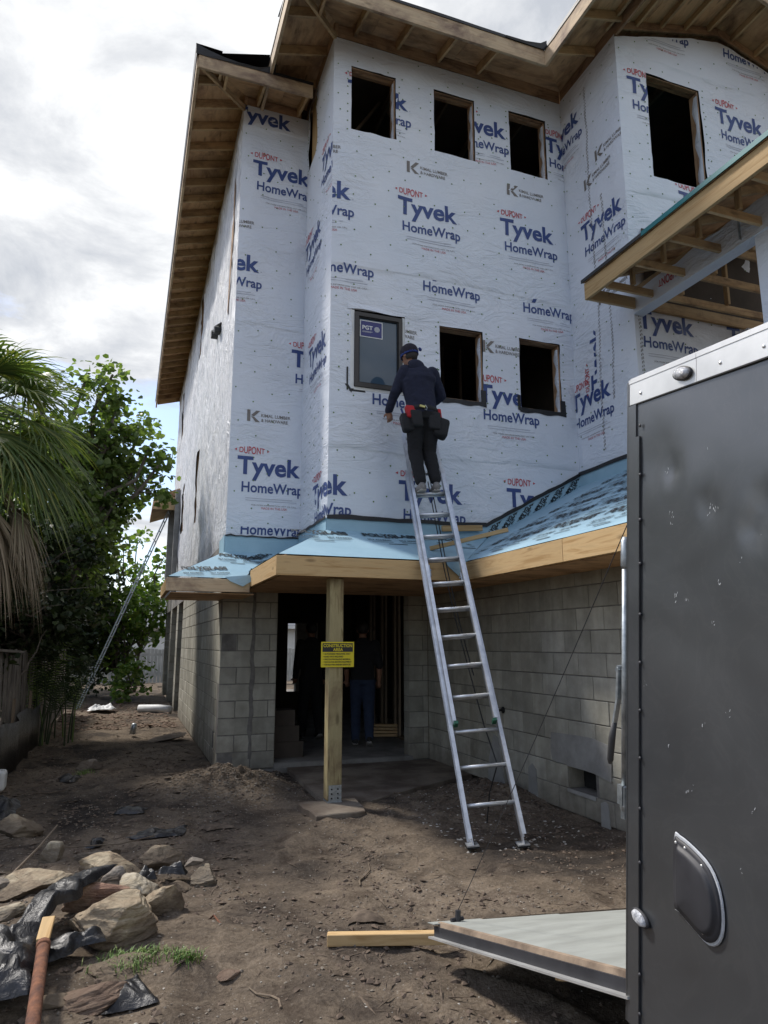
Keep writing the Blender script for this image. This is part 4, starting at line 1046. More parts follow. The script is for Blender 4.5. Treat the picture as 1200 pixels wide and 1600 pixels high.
def ground_mat():
    m, nt, b = mat_base('bare_earth'); b.inputs['Roughness'].default_value = 0.95; b.inputs['Specular IOR Level'].default_value = 0.15
    v = coords(nt)
    f1 = noise_n(nt, v, 0.75, 8, 0.62, 0.4); f2 = noise_n(nt, v, 4.5, 8, 0.7, 0.3); f3 = noise_n(nt, v, 45, 4, 0.7)
    base = ramp(nt, f1, [(0.33, (0.050, 0.042, 0.036)), (0.44, (0.125, 0.100, 0.077)), (0.54, (0.180, 0.143, 0.106)), (0.70, (0.235, 0.190, 0.145))])
    mott = ramp(nt, f2, [(0.33, (0.50, 0.47, 0.46)), (0.5, (0.93, 0.93, 0.93)), (0.68, (1.18, 1.16, 1.12))])
    col = mix(nt, 1.0, base, mott, 'MULTIPLY')
    fine = ramp(nt, f3, [(0.36, (0.62, 0.60, 0.58)), (0.62, (1.15, 1.15, 1.15))])
    col = mix(nt, 0.8, col, mix(nt, 1.0, col, fine, 'MULTIPLY'))
    # damp dark blotches
    dmp = ramp(nt, noise_n(nt, v, 1.6, 5, .65, 1.0), [(0.56, (0, 0, 0)), (0.66, (1, 1, 1))])
    col = mix(nt, M(nt, 'MULTIPLY', dmp, .7), col, (0.035, 0.028, 0.024))
    # pale grit
    vo = N(nt, 'ShaderNodeTexVoronoi'); vo.inputs['Scale'].default_value = 38; nt.links.new(v, vo.inputs['Vector'])
    g = ramp(nt, vo.outputs['Distance'], [(0.10, (1, 1, 1)), (0.17, (0, 0, 0))])
    gm = ramp(nt, noise_n(nt, v, 1.7, 4, 0.6), [(0.48, (0, 0, 0)), (0.62, (1, 1, 1))])
    col = mix(nt, M(nt, 'MULTIPLY', M(nt, 'MULTIPLY', g, gm), 0.55), col, (0.42, 0.39, 0.34))
    nt.links.new(col, b.inputs['Base Color'])
    h = M(nt, 'ADD', M(nt, 'MULTIPLY', f2, 1.0), M(nt, 'MULTIPLY', f3, 0.35))
    h = M(nt, 'ADD', h, M(nt, 'MULTIPLY', noise_n(nt, v, 150, 3, 0.7), 0.12))
    bump(nt, b, h, 0.9, 0.035)
    return m
MT['ground'] = ground_mat()
me = bpy.data.meshes.new('ground'); me.from_pydata(V, [], F); me.materials.append(MT['ground']); me.polygons.foreach_set('use_smooth', [True]*len(F)); me.update()
g = bpy.data.objects.new('ground', me); link(g); tag(g, kind='structure')

# concrete pad before the door and the footing under the post
def ragged(pts, n, amp, seed):
    r = random.Random(seed); o = []
    for a, b in zip(pts, pts[1:]+pts[:1]):
        for k in range(n): t = k/n; o.append((a[0]+(b[0]-a[0])*t+r.uniform(-amp, amp), a[1]+(b[1]-a[1])*t+r.uniform(-amp, amp)))
    return o
mb = MB(); mb.prism([(x, y, -.15) for x, y in ragged([(1.95, 8.93), (1.88, 6.95), (2.35, 6.82), (3.0, 7.25), (3.89, 7.75), (3.89, 8.93)], 7, .012, 2)], (0, 0, .155))
pad = mb.build('concrete_pad', 'slabdirty'); tag(pad, kind='structure')
mb = MB(); mb.prism([(x, y, -.06) for x, y in ragged([(1.60, 6.80), (1.63, 6.22), (2.10, 6.26), (2.17, 6.82)], 5, .014, 4)], (0, 0, .105)); 
foot = mb.build('post_footing', 'slabdirty'); tag(foot, 'flat concrete footing slab under the treated timber post', 'footing')
bm = bmesh.new(); bm.from_mesh(foot.data); bmesh.ops.bevel(bm, geom=bm.edges, offset=.008, segments=1, affect='EDGES'); bm.to_mesh(foot.data); bm.free()

# ------------------------------------------------------------------ post and sign
post = empty('support_post', (1.92, 6.74, .045), 'treated timber post holding up the entry roof, with galvanised base bracket', 'post')
board('post_timber', post, (1.92, 6.74, .06), (1.92, 6.74, 2.15), 0.14, 0.14, 'treated', up=(0,1,0), bevel=.006)
mb = MB(); mb.box((1.862, 6.664, .046), (1.986, 6.668, .20)); mb.box((1.862, 6.812, .046), (1.986, 6.816, .20)); mb.box((1.85, 6.66, .046), (1.99, 6.82, .056)); mb.build('post_base', 'galv', post)
mb = MB()
for x in (1.89, 1.95):
    for z in (.085, .125, .165): mb.tube([(x, 6.665, z), (x, 6.655, z)], 0.008, 6)
mb.build('bolt', 'rubber', post)
sg = empty('warning_sign', (1.93, 6.66, 1.41), 'yellow and black construction area warning sign fixed to the post', 'sign')
SY = 6.652
mb = MB(); mb.box((1.765, SY, 1.285), (2.095, SY+.006, 1.525)); o = mb.build('sign_panel', 'yellow', sg)
mb = MB(); mb.box((1.777, SY-.0025, 1.430), (2.083, SY-.0008, 1.513)); mb.build('sign_header', 'ink', sg)
fS = Frame((0, SY-.001, 0), (1,0,0), (0,-1,0), 0, 0); fS.b = (1.7, 2.2, 1.2, 1.6)
a = P2(); a.text('CONSTRUCTION', 1.785, 1.475, 0.290, 0.030, 0, 0.025); a.text('AREA', 1.882, 1.438, 0.100, 0.028, 0, 0.025)
for i, (t, wd) in enumerate((('AUTHORIZED PERSONNEL ONLY', .265), ('HARD HATS REQUIRED', .19), ('WATCH FOR FALLING MATERIAL', .265), ('WATCH FOR MOVING EQUIPMENT', .275), ('WATCH FOR UNEVEN SURFACES', .265))):
    y = 1.404-i*0.0255; a.text(t, 1.795, y, wd, 0.0135, 1, 0.03); a.rect(1.782, y+.004, 1.788, y+.010, 1)
put_print('sign_print', a, fS, sg, ['yellow', 'ink'], off=0.003, step=0)

# ------------------------------------------------------------------ extension ladder
LA = Vector((2.56, 5.10, -0.01)); LB = Vector((2.94, 7.50, 3.93)); LW = Vector((0.375, -0.12, 0)); LD = (LB-LA).normalized()
LW = LW - LD*LW.dot(LD); LWn = LW.normalized(); LN = LWn.cross(LD).normalized()
if LN.y > 0: LN = -LN
lad = empty('extension_ladder', LA+LW/2, 'long aluminium extension ladder leaning on the bay wall with a man on it', 'ladder')
def rail(mb, o, s0_, s1_, side, t=0.03, wd=0.075):
    a = o+LD*s0_; b = o+LD*s1_; c = (a+b)/2; L = (s1_-s0_)/2
    mb.obox(c, LD*L, LWn*0.0025, LN*wd/2)
    for sg_ in (-1, 1): mb.obox(c-LWn*side*t/2*-1*(-1)+LN*sg_*(wd/2-.002) if False else c+LWn*(-side)*t/2*(-1)+LN*sg_*(wd/2-.002), LD*L, LWn*t/2, LN*0.0022)
LENB, LENF = 4.05, 4.66
LO = LA; RO = LA+LW; pitch = 0.3048
for nm, o, sd, s_, e_, off in (('base_rail', LO, -1, 0.05, LENB, 0), ('base_rail', RO, 1, 0.05, LENB, 0), ('fly_rail', LO+LWn*.03, -1, 0.98, LENF, .05), ('fly_rail', RO-LWn*.03, 1, 0.98, LENF, .05)):
    mb = MB(); rail(mb, o+LN*off, s_, e_, sd); mb.build(nm, 'alu', lad)
n = int((LENB-.1)/pitch)
for k in range(1, n+1):
    s_ = k*pitch; mb = MB(); p = LO+LD*s_
    if k <= 3 or k == 13: mb.tube([p-LWn*.006, p+LW+LWn*.006], 0.0165, 10); mb.build('rung', 'alu', lad, smooth=True)
    else: mb.tube([p, p+LW], 0.015, 8); mb.build('rung', 'alu', lad, smooth=True)
    mb = MB()
    for q in (LO-LWn*.0045, RO+LWn*.0045): mb.tube([q+LD*s_-LWn*.003, q+LD*s_+LWn*.003], 0.011, 8)
    mb.build('rung_rivet', 'rubber', lad)
for k in range(4, int(LENF/pitch)+1):
    s_ = k*pitch-.01; p = LO+LWn*.03+LN*.05+LD*s_; q = RO-LWn*.03+LN*.05+LD*s_; mb = MB(); mb.tube([p, q], 0.017, 10); mb.build('rung', 'alu', lad, smooth=True)
    mb = MB(); mb.tube([p-LWn*.006, p-LWn*.002], .012, 8); mb.build('rung_rivet', 'rubber', lad)
for o in (LO, RO):
    mb = MB(); c = o+LD*.02; up = Vector((0,0,1))
    mb.obox(Vector((c.x, c.y, .006)), LWn*.045, LN.cross(LWn).normalized()*0+Vector((-LWn.y, LWn.x, 0))*.05, up*.006)
    mb.prism([o+LD*.16+LN*.035, o+LD*.16-LN*.035, Vector((c.x, c.y, .012))+Vector((-LWn.y, LWn.x, 0))*.035, Vector((c.x, c.y, .012))-Vector((-LWn.y, LWn.x, 0))*.045], LWn*.005); mb.build('swivel_foot', 'alu', lad)
    mb = MB(); mb.obox(Vector((c.x, c.y, -.004)), LWn*.047, Vector((-LWn.y, LWn.x, 0))*.052, up*.006); mb.build('rubber_pad', 'rubber', lad)
for o in (LO+LWn*.03+LN*.05+LD*.965, RO-LWn*.03+LN*.05+LD*.965):
    mb = MB(); mb.obox(o, LD*.012, LWn*.017, LN*.038); mb.build('end_cap', 'green', lad)
for o in (LO+LWn*.045+LN*.02+LD*2.62, RO-LWn*.045+LN*.02+LD*2.50):
    mb = MB(); mb.obox(o, LD*.05, LWn*.006, LN*.028); mb.obox(o-LD*.06+LN*.02, LD*.03, LWn*.005, LN*.012); mb.tube([o-LWn*.02, o+LWn*.02], .008, 6); mb.build('rung_lock', 'galv', lad)
mb = MB(); c0 = LO+LW*.55-LN*.02
pts = [c0+LD*3.9, c0+LD*3.3+Vector((0.01, .03, 0)), c0+LD*2.7-LN*.05, c0+LD*2.1-LN*.12+LWn*.03, c0+LD*1.5-LN*.10+LWn*.06, c0+LD*1.0-LN*.06+LWn*.08, c0+LD*.62-LN*.0+LWn*.11, Vector((2.93, 5.5, .28)), Vector((2.95, 5.6, .02))]
mb.tube(pts, 0.006, 6); pts2 = [p+LWn*.03+LN*.01*math.sin(i) for i, p in enumerate(pts[:5])]; mb.tube(pts2, .006, 6); mb.build('halyard_rope', 'rubber', lad)

# ------------------------------------------------------------------ people (voxel-joined bodies)
def ellip(c, r, n=12, m=8, rot=None):
    vs = []; fs = []
    for j in range(m+1):
        th = math.pi*j/m
        for i in range(n):
            ph = 2*math.pi*i/n; v = Vector((r[0]*math.sin(th)*math.cos(ph), r[1]*math.sin(th)*math.sin(ph), r[2]*math.cos(th)))
            if rot: v = rot@v
            vs.append(Vector(c)+v)
    for j in range(m):
        for i in range(n): fs.append((j*n+i, j*n+(i+1) % n, (j+1)*n+(i+1) % n, (j+1)*n+i))
    return vs, fs
def capsule(mb, p0, p1, r0, r1, flat=1.0, fax=None, n=12):
    """tapered limb with round ends"""
    p0, p1 = Vector(p0), Vector(p1); t = (p1-p0); L = t.length; t.normalize()
    a = Vector(fax) if fax else (Vector((0,0,1)) if abs(t.z) < .9 else Vector((1,0,0)))
    u = t.cross(a).normalized(); v = t.cross(u)
    st = [(-r0, .02), (-r0*.85, .53), (-r0*.5, .87), (0, 1)]; rings = []
    for d, k in st: rings.append((p0+t*d, r0*k))
    for q in (.25, .5, .75): rings.append((p0+t*L*q, r0+(r1-r0)*q))
    for d, k in reversed(st): rings.append((p1-t*d*(r1/r0 if r0 else 1), r1*k))
    vs = [c+(u*math.cos(2*math.pi*k/n)*flat+v*math.sin(2*math.pi*k/n))*r for c, r in rings for k in range(n)]
    fs = [(i*n+k, i*n+(k+1) % n, (i+1)*n+(k+1) % n, (i+1)*n+k) for i in range(len(rings)-1) for k in range(n)]
    fs += [tuple(reversed(range(n))), tuple(range((len(rings)-1)*n, len(rings)*n))]
    mb.add(vs, fs)
def loft(mb, secs, n=16):
    """secs: (center, right vec, forward vec) half-axes"""
    vs = []
    for c, a, b in secs:
        c, a, b = Vector(c), Vector(a), Vector(b)
        for k in range(n):
            t = 2*math.pi*k/n; ct, s_ = math.cos(t), math.sin(t)
            q = 0.85; X = math.copysign(abs(ct)**q, ct); Y = math.copysign(abs(s_)**q, s_)
            vs.append(c+a*X+b*Y)
    m = len(secs); fs = [(i*n+k, i*n+(k+1) % n, (i+1)*n+(k+1) % n, (i+1)*n+k) for i in range(m-1) for k in range(n)]
    fs += [tuple(reversed(range(n))), tuple(range((m-1)*n, m*n))]; mb.add(vs, fs)
def person(root, J, mats, voxel=0.008, scale=1.0, fwd=Vector((0,1,0)), right=Vector((1,0,0)), sleeve='long'):
    """J: dict of joints. One continuous body; materials by nearest region"""
    mb = MB(); regions = []   # (p0,p1,mat)
    def limb(a, b, r0, r1, mi, flat=1.0): capsule(mb, a, b, r0, r1, flat); regions.append((Vector(a), Vector(b), mi, max(r0, r1)))
    SK, TOP, LEG = 0, 1, 2
    sh = (J['ls']+J['rs'])/2; hip = J['hip']; rt = (J['rs']-J['ls']).normalized(); up = (J['neck']-hip).normalized(); fw = up.cross(rt).normalized()
    if fw.dot(fwd) < 0: fw = -fw
    w = (J['rs']-J['ls']).length/2
    secs = [(hip-up*.10, rt*.135, fw*.105), (hip-up*.02, rt*.168, fw*.125), (hip+up*.10, rt*.168, fw*.122), (hip+up*.24, rt*.178, fw*.122), (hip+up*.36, rt*.192, fw*.128), (sh-up*.10, rt*(w+.025), fw*.12), (sh-up*.01, rt*(w+.02), fw*.095), (sh+up*.045, rt*w*.68, fw*.07), (sh+up*.085, rt*.07, fw*.062)]
    loft(mb, secs)
    regions.append((hip+up*.10, sh-up*.02, TOP, .17)); regions.append((hip-up*.10, hip+up*.0, LEG, .17))
    limb(sh+up*.03, J['head']-up*.06, .062, .055, SK)
    # head with face
    hd = J['head']; hf = J.get('face', fw)
    hr = hf.cross(up).normalized(); rot = Matrix((hr, hf, hr.cross(hf))).transposed()
    vs, fs = ellip(hd+up*.015, (.078, .098, .115), 16, 12, rot); mb.add(vs, fs)
    vs, fs = ellip(hd-up*.055+hf*.03, (.055, .065, .065), 12, 8, rot); mb.add(vs, fs)
    vs, fs = ellip(hd-up*.012+hf*.10, (.014, .024, .026), 8, 6, rot); mb.add(vs, fs)
    for s_ in (-1, 1):
        vs, fs = ellip(hd-up*.005+hr*s_*.082-hf*.005, (.012, .024, .033), 8, 6, rot); mb.add(vs, fs)
        vs, fs = ellip(hd+up*.022+hf*.082+hr*s_*.032, (.018, .016, .010), 8, 6, rot); mb.add(vs, fs)
    vs, fs = ellip(hd-up*.065+hf*.088, (.026, .014, .010), 8, 6, rot); mb.add(vs, fs)
    regions.append((hd-up*.07, hd+up*.06, SK, .1))
    for s_ in 'lr':
        limb(J[s_+'s']-rt*(-.0 if s_ == 'l' else 0), J[s_+'e'], .074, .058, TOP)
        limb(J[s_+'e'], J[s_+'w'], .057 if sleeve == 'long' else .046, .042 if sleeve == 'long' else .034, TOP if sleeve == 'long' else SK)
        # hand: palm plus five fingers
        hv = (J[s_+'h']-J[s_+'w']); hn = hv.normalized(); side = hn.cross(J.get(s_+'palm', fw)).normalized(); pn = side.cross(hn)
        capsule(mb, J[s_+'w']+hn*.01, J[s_+'w']+hn*.075, .026, .034, 1.25, tuple(side)); regions.append((J[s_+'w']+hn*.03, J[s_+'h']+hn*.1, SK, .05))
        for i in range(4):
            b0 = J[s_+'w']+hn*.085+side*(-.030+.020*i); ln = (.036, .042, .040, .030)[i]; cu = .35+.1*i
            k1 = b0+(hn-pn*.25*0+pn*cu*.5).normalized()*ln; k2 = k1+(hn*.6+pn*cu*1.6).normalized()*ln*.7; k3 = k2+(hn*.1+pn*1.0).normalized()*ln*.5
            capsule(mb, b0-hn*.02, k1, .0105, .0095, n=8); capsule(mb, k1, k2, .0095, .009, n=8); capsule(mb, k2, k3, .009, .008, n=8)
        t0 = J[s_+'w']+hn*.03-side*.028; t1 = t0+(hn*.5-side*.8+pn*.3).normalized()*.035; t2 = t1+(hn*.9-side*.1+pn*.5).normalized()*.03
        capsule(mb, t0, t1, .013, .012, n=8); capsule(mb, t1, t2, .012, .010, n=8)
        hj = hip-up*.06+rt*(-.085 if s_ == 'l' else .085)
        limb(hj, J[s_+'k'], .108, .078, LEG); limb(J[s_+'k'], J[s_+'a'], .078, .060, LEG)
        if 'calf' in J: pass
    me = mb.mesh('body', [])
    ob = bpy.data.objects.new('tmp', me); COL.objects.link(ob)
    md = ob.modifiers.new('r', 'REMESH'); md.mode = 'VOXEL'; md.voxel_size = voxel; md.use_smooth_shade = True
    sm = ob.modifiers.new('s', 'SMOOTH'); sm.factor = 0.5; sm.iterations = 5
    dg = bpy.context.evaluated_depsgraph_get(); dg.update()
    m2 = bpy.data.meshes.new_from_object(ob.evaluated_get(dg)); bpy.data.objects.remove(ob)
    m2.materials.clear()
    for m in mats: m2.materials.append(MT[m])
    # cloth folds + material regions
    co = np.empty(len(m2.vertices)*3); m2.vertices.foreach_get('co', co); co = co.reshape(-1, 3)
    no = np.empty(len(m2.vertices)*3); m2.vertices.foreach_get('normal', no); no = no.reshape(-1, 3)
    best = np.full(len(co), 1e9); reg = np.zeros(len(co), int)
    for a, b, mi, r in regions:
        a_, b_ = np.array(a), np.array(b); ab = b_-a_; t = np.clip(((co-a_)@ab)/max(1e-9, ab@ab), 0, 1)
        d = np.linalg.norm(co-(a_+t[:, None]*ab), axis=1)/r; q = d < best; best[q] = d[q]; reg[q] = mi
    hem = (hip-up*.03)
    hv_ = (co-np.array(hem))@np.array(up); near = (np.linalg.norm(co-np.array(hip), axis=1) < .35)
    reg[near & (reg != SK) & (hv_ > 0)] = TOP; reg[near & (reg != SK) & (hv_ <= 0)] = LEG
    for i in range(len(co)):
        if reg[i] != SK:
            p = Vector(co[i]); f = noise.noise(Vector((p.x*6+p.z*4, p.y*6, p.z*11)))*.5+noise.noise(Vector((p.x*22+p.z*9, p.y*22, p.z*30+3)))*.3
            co[i] += no[i]*(.004+.011*f)
    m2.vertices.foreach_set('co', co.ravel())
    fi = [int(np.bincount([reg[v] for v in p.vertices], minlength=3).argmax()) for p in m2.polygons]
    m2.polygons.foreach_set('material_index', fi); m2.polygons.foreach_set('use_smooth', [True]*len(fi)); m2.update()
    body = bpy.data.objects.new('body', m2); link(body, root)
    return body, up, rt, fw, hf, hr
def fabric(name, c, c2=None, s=14):
    return mat(name, c, c2 or tuple(x*.75 for x in c), s, 0.9, bstr=0.35, bscale=22, bdist=.02)
MT['navy'] = fabric('navy_fleece', (0.010, 0.013, 0.034)); MT['blackpants'] = fabric('black_trousers', (0.007, 0.007, 0.009)); MT['skin'] = mat('skin', (0.32, 0.17, 0.11), (0.26, 0.13, 0.08), 10, 0.55)
MT['jeans'] = fabric('blue_denim', (0.022, 0.036, 0.075)); MT['blackshirt'] = fabric('black_shirt', (0.010, 0.010, 0.012)); MT['shoegrey'] = mat('grey_shoe', (0.22, 0.21, 0.20), (0.13, 0.125, 0.12), 20, 0.8)
MT['solew'] = mat('pale_sole', (0.42, 0.40, 0.37), (0.35, 0.33, 0.31), 20, 0.7); MT['plaid'] = mat('blue_cap_band', (0.03, 0.07, 0.30), (0.015, 0.02, 0.08), 60, 0.8); MT['cap'+'dark'] = mat('dark_cap', (0.018, 0.014, 0.024), (0.01, 0.008, 0.014), 30, 0.9)
MT['bagblack'] = fabric('black_canvas_pouch', (0.018, 0.018, 0.02)); MT['hair'] = mat('dark_hair', (0.015, 0.01, 0.008), (0.008, 0.006, 0.005), 60, 0.6)
MT['tape'] = mat('yellow_tool', (0.60, 0.55, 0.20), (0.4, 0.35, 0.1), 20, 0.5)
def vec(*a): return Vector(a)
OX = vec(0.07, -0.06, 0.0)
J = dict(head=vec(2.862, 7.05, 4.785), neck=vec(2.90, 7.00, 4.66), ls=vec(2.785, 6.99, 4.565), rs=vec(3.095, 6.93, 4.555), le=vec(2.695, 7.06, 4.33), lw=vec(2.665, 7.20, 4.15), lh=vec(2.70, 7.25, 4.06),
         re=vec(3.245, 7.02, 4.33), rw=vec(3.12, 7.20, 4.22), rh=vec(3.05, 7.25, 4.20), hip=vec(2.965, 6.92, 4.06), lk=vec(2.90, 7.00, 3.64), la=vec(2.925, 6.90, 3.27), rk=vec(3.075, 7.00, 3.64), ra=vec(3.095, 6.88, 3.30), face=vec(-.35, .9, -.2).normalized())
man = empty('person', (3.0, 6.9, 3.13), 'person standing on the ladder in navy hoodie and black trousers, tool belt with red pouch', 'person')
body, up, rt, fw, hf, hr = person(man, J, ['skin', 'navy', 'blackpants'], voxel=0.008)
def soft(name, mb, m, parent, sub=2, **kw):
    o = mb.build(name, m, parent, smooth=True); md = o.modifiers.new('s', 'SUBSURF'); md.levels = sub; md.render_levels = sub; return o
def shoe(parent, ank, d, mats=('shoegrey', 'solew'), tip=-.12):
    d = Vector(d).normalized(); sd = d.cross(Vector((0,0,1))).normalized(); u = sd.cross(d)
    a = Vector(ank)
    secs = [(a-d*.065-u*.045, sd*.030, u*.035), (a-d*.03-u*.035, sd*.042, u*.052), (a+d*.05-u*.05, sd*.044, u*.040), (a+d*.13-u*.062, sd*.048, u*.028), (a+d*.19-u*.068, sd*.034, u*.018)]
    mb = MB(); loft(mb, secs, 12); mb.build('shoe', mats[0], parent, smooth=True)
    mb = MB(); n_ = [(c-u*(b.length-.004), x_*1.03, u*.010) for c, x_, b in [(Vector(c), Vector(x_), Vector(b)) for c, x_, b in secs]]; loft(mb, n_, 12); mb.build('shoe_sole', mats[1], parent, smooth=True)
shoe(man, J['la']+vec(0, -.02, -.04), (-.05, 1, -.05)); shoe(man, J['ra']+vec(.0, -.02, -.055), (.25, 1, .12))
# hood, cap, belt, pouches
mb = MB(); c = J['neck']+vec(.005, -.055, .0)
vs, fs = ellip(c-vec(0, .01, .045), (.10, .055, .085), 14, 10); mb.add(vs, fs); vs, fs = ellip(c+vec(0, .03, .01), (.088, .075, .038), 14, 8); mb.add(vs, fs); mb.build('hood', 'navy', man, smooth=True)
rot = Matrix((hr, hf, hr.cross(hf))).transposed()
mb = MB(); vs, fs = ellip(J['head']+up*.035-hf*.006, (.092, .112, .102), 20, 14, rot)
keep = [v for v in vs]; fs = [f for f in fs if all((vs[i]-J['head']).dot(up) > -.02 for i in f)]; mb.add(vs, fs); o = mb.build('cap', 'capdark', man, smooth=True, fixn=False); md = o.modifiers.new('t', 'SOLIDIFY'); md.thickness = .008
mb = MB(); ring = [J['head']+up*.012-hf*.006+(hr*math.cos(t)*.094+hf*math.sin(t)*.114) for t in [k*2*math.pi/24 for k in range(25)]]; mb.tube(ring, .0, 4) if False else None
vs = []
for p in ring: q = (p-J['head']-up*.012).normalized(); vs += [p+q*.003-up*.022, p+q*.004+up*.022]
mb.add(vs, [(2*k, 2*k+2, 2*k+3, 2*k+1) for k in range(24)]); o = mb.build('cap_band', 'plaid', man, smooth=True, fixn=False); md = o.modifiers.new('t', 'SOLIDIFY'); md.thickness = .006
mb = MB(); mb.prism([J['head']+up*.02+hf*-.11+hr*.06, J['head']+up*.02-hf*.14+hr*.05, J['head']+up*.045-hf*.14+hr*.04, J['head']+up*.045-hf*.11+hr*.05], hr*.03); mb.build('goggle_strap', 'plaid', man)
mb = MB(); vs, fs = ellip(J['head']-up*.005-hf*.012, (.083, .098, .105), 20, 14, rot); fs = [f for f in fs if all((vs[i]-J['head']).dot(up) > -.085 and (vs[i]-J['head']).dot(hf) < -.005 and (vs[i]-J['head']).dot(up) < .04 for i in f)]; mb.add(vs, fs); mb.build('hair', 'hair', man, smooth=True, fixn=False)
bc = J['hip']+up*.02
mb = MB(); ring = [bc+(rt*math.cos(t)*.178+fw*math.sin(t)*.135) for t in [k*2*math.pi/28 for k in range(29)]]; vs = []
for p in ring: q = (p-bc).normalized(); vs += [p+q*.004-up*.028, p+q*.006+up*.022]
mb.add(vs, [(2*k, 2*k+2, 2*k+3, 2*k+1) for k in range(28)]); o = mb.build('tool_belt', 'bagblack', man, smooth=True, fixn=False); md = o.modifiers.new('t', 'SOLIDIFY'); md.thickness = .010
def pouch(name, c, hx, hy, hz, m, taper=.8, lean=0, parent=man):
    mb = MB(); c = Vector(c); q = rt*math.cos(lean)+up*math.sin(lean); u2 = up*math.cos(lean)-rt*math.sin(lean)
    mb.obox(c, q*hx, fw*hy, u2*hz); o = mb.build(name, m, parent)
    for v in o.data.vertices:
        if (v.co-c).dot(u2) < 0: v.co = c+(v.co-c)*taper
    md = o.modifiers.new('b', 'BEVEL'); md.width = min(hx, hy, hz)*.4; md.segments = 3; 
    for p in o.data.polygons: p.use_smooth = True
    return o
pouch('red_pouch', bc-rt*.150-fw*.06-up*.055, .060, .05, .075, 'red', .9)
pouch('red_pouch', bc+rt*.185-fw*.02-up*.04, .018, .05, .06, 'red', .9)
pouch('pouch', bc-rt*.195+fw*.0-up*.165, .070, .075, .105, 'bagblack', .92, .05)
pouch('pouch', bc-rt*.10-fw*.08-up*.14, .065, .05, .10, 'bagblack', .9)
pouch('pouch', bc+rt*.175+fw*.0-up*.20, .088, .085, .120, 'bagblack', .9, -.30)
pouch('pouch', bc+rt*.10-fw*.06-up*.14, .07, .05, .11, 'bagblack', .95, -.15)
mb = MB(); mb.beam(bc-rt*.06-fw*.15+up*.0, bc+rt*.0-fw*.155-up*.015, .012, .022); mb.build('tape_clip', 'tape', man); mb = MB(); mb.tube([bc+rt*.005-fw*.155+up*.01, bc+rt*.02-fw*.155-up*.02, bc+rt*.01-fw*.155-up*.05, bc-rt*.01-fw*.155-up*.04], .005, 6); mb.build('belt_hook', 'galv', man)
mb = MB(); mb.tube([bc-rt*.215+fw*.02-up*.06, bc-rt*.23+fw*.03+up*.03], .012, 8); mb.build('tool_handle', 'plaid', man)

def stander(lbl, base, H, yaw, mats, ph=0.0, sleeve='long', step=0.12):
    s_ = H/1.75; R0 = Matrix.Rotation(yaw, 3, 'Z'); B = Vector(base)
    P = lambda x, y, z: B+R0@(Vector((x, y, z))*s_)
    J = dict(head=P(0, .03, 1.62), neck=P(0, .0, 1.50), ls=P(-.175, 0, 1.41), rs=P(.175, 0, 1.41), le=P(-.24, -.04, 1.13), lw=P(-.22, .10, .92), lh=P(-.21, .14, .84), re=P(.24, -.03, 1.13), rw=P(.24, .06, .90), rh=P(.24, .10, .82),
             hip=P(0, 0, .95), lk=P(-.09, step*.6, .51), la=P(-.09, step, .10), rk=P(.09, -step*.1, .50), ra=P(.09, -step*1.2, .14), face=(R0@Vector((0, 1, -.1))).normalized())
    r = empty('person', base, lbl, 'person')
    body, up, rt, fw, hf, hr = person(r, J, mats, voxel=.011, sleeve=sleeve, fwd=R0@Vector((0, 1, 0)))
    rot = Matrix((hr, hf, hr.cross(hf))).transposed(); vs, fs = ellip(J['head']+up*.03-hf*.015, (.088, .102, .108), 16, 12, rot)
    fs = [f for f in fs if all((vs[i]-J['head']).dot(hf) < .045+(vs[i]-J['head']).dot(up)*.5 for i in f)]; mb = MB(); mb.add(vs, fs); mb.build('hair', 'hair', r, smooth=True, fixn=False)
    shoe(r, J['la'], R0@Vector((0, 1, 0)), ('rubber', 'solew')); shoe(r, J['ra'], R0@Vector((.1, 1, -.35)), ('rubber', 'solew'))
    return r
stander('person in black shirt and blue jeans walking away inside the doorway, right of the post', (3.28, 9.98, .06), 1.78, -.25, ['skin', 'blackshirt', 'jeans'], sleeve='short')
stander('person in dark clothes standing deeper inside the doorway, left of the post', (2.76, 11.0, .06), 1.80, .1, ['skin', 'blackshirt', 'blackpants'])
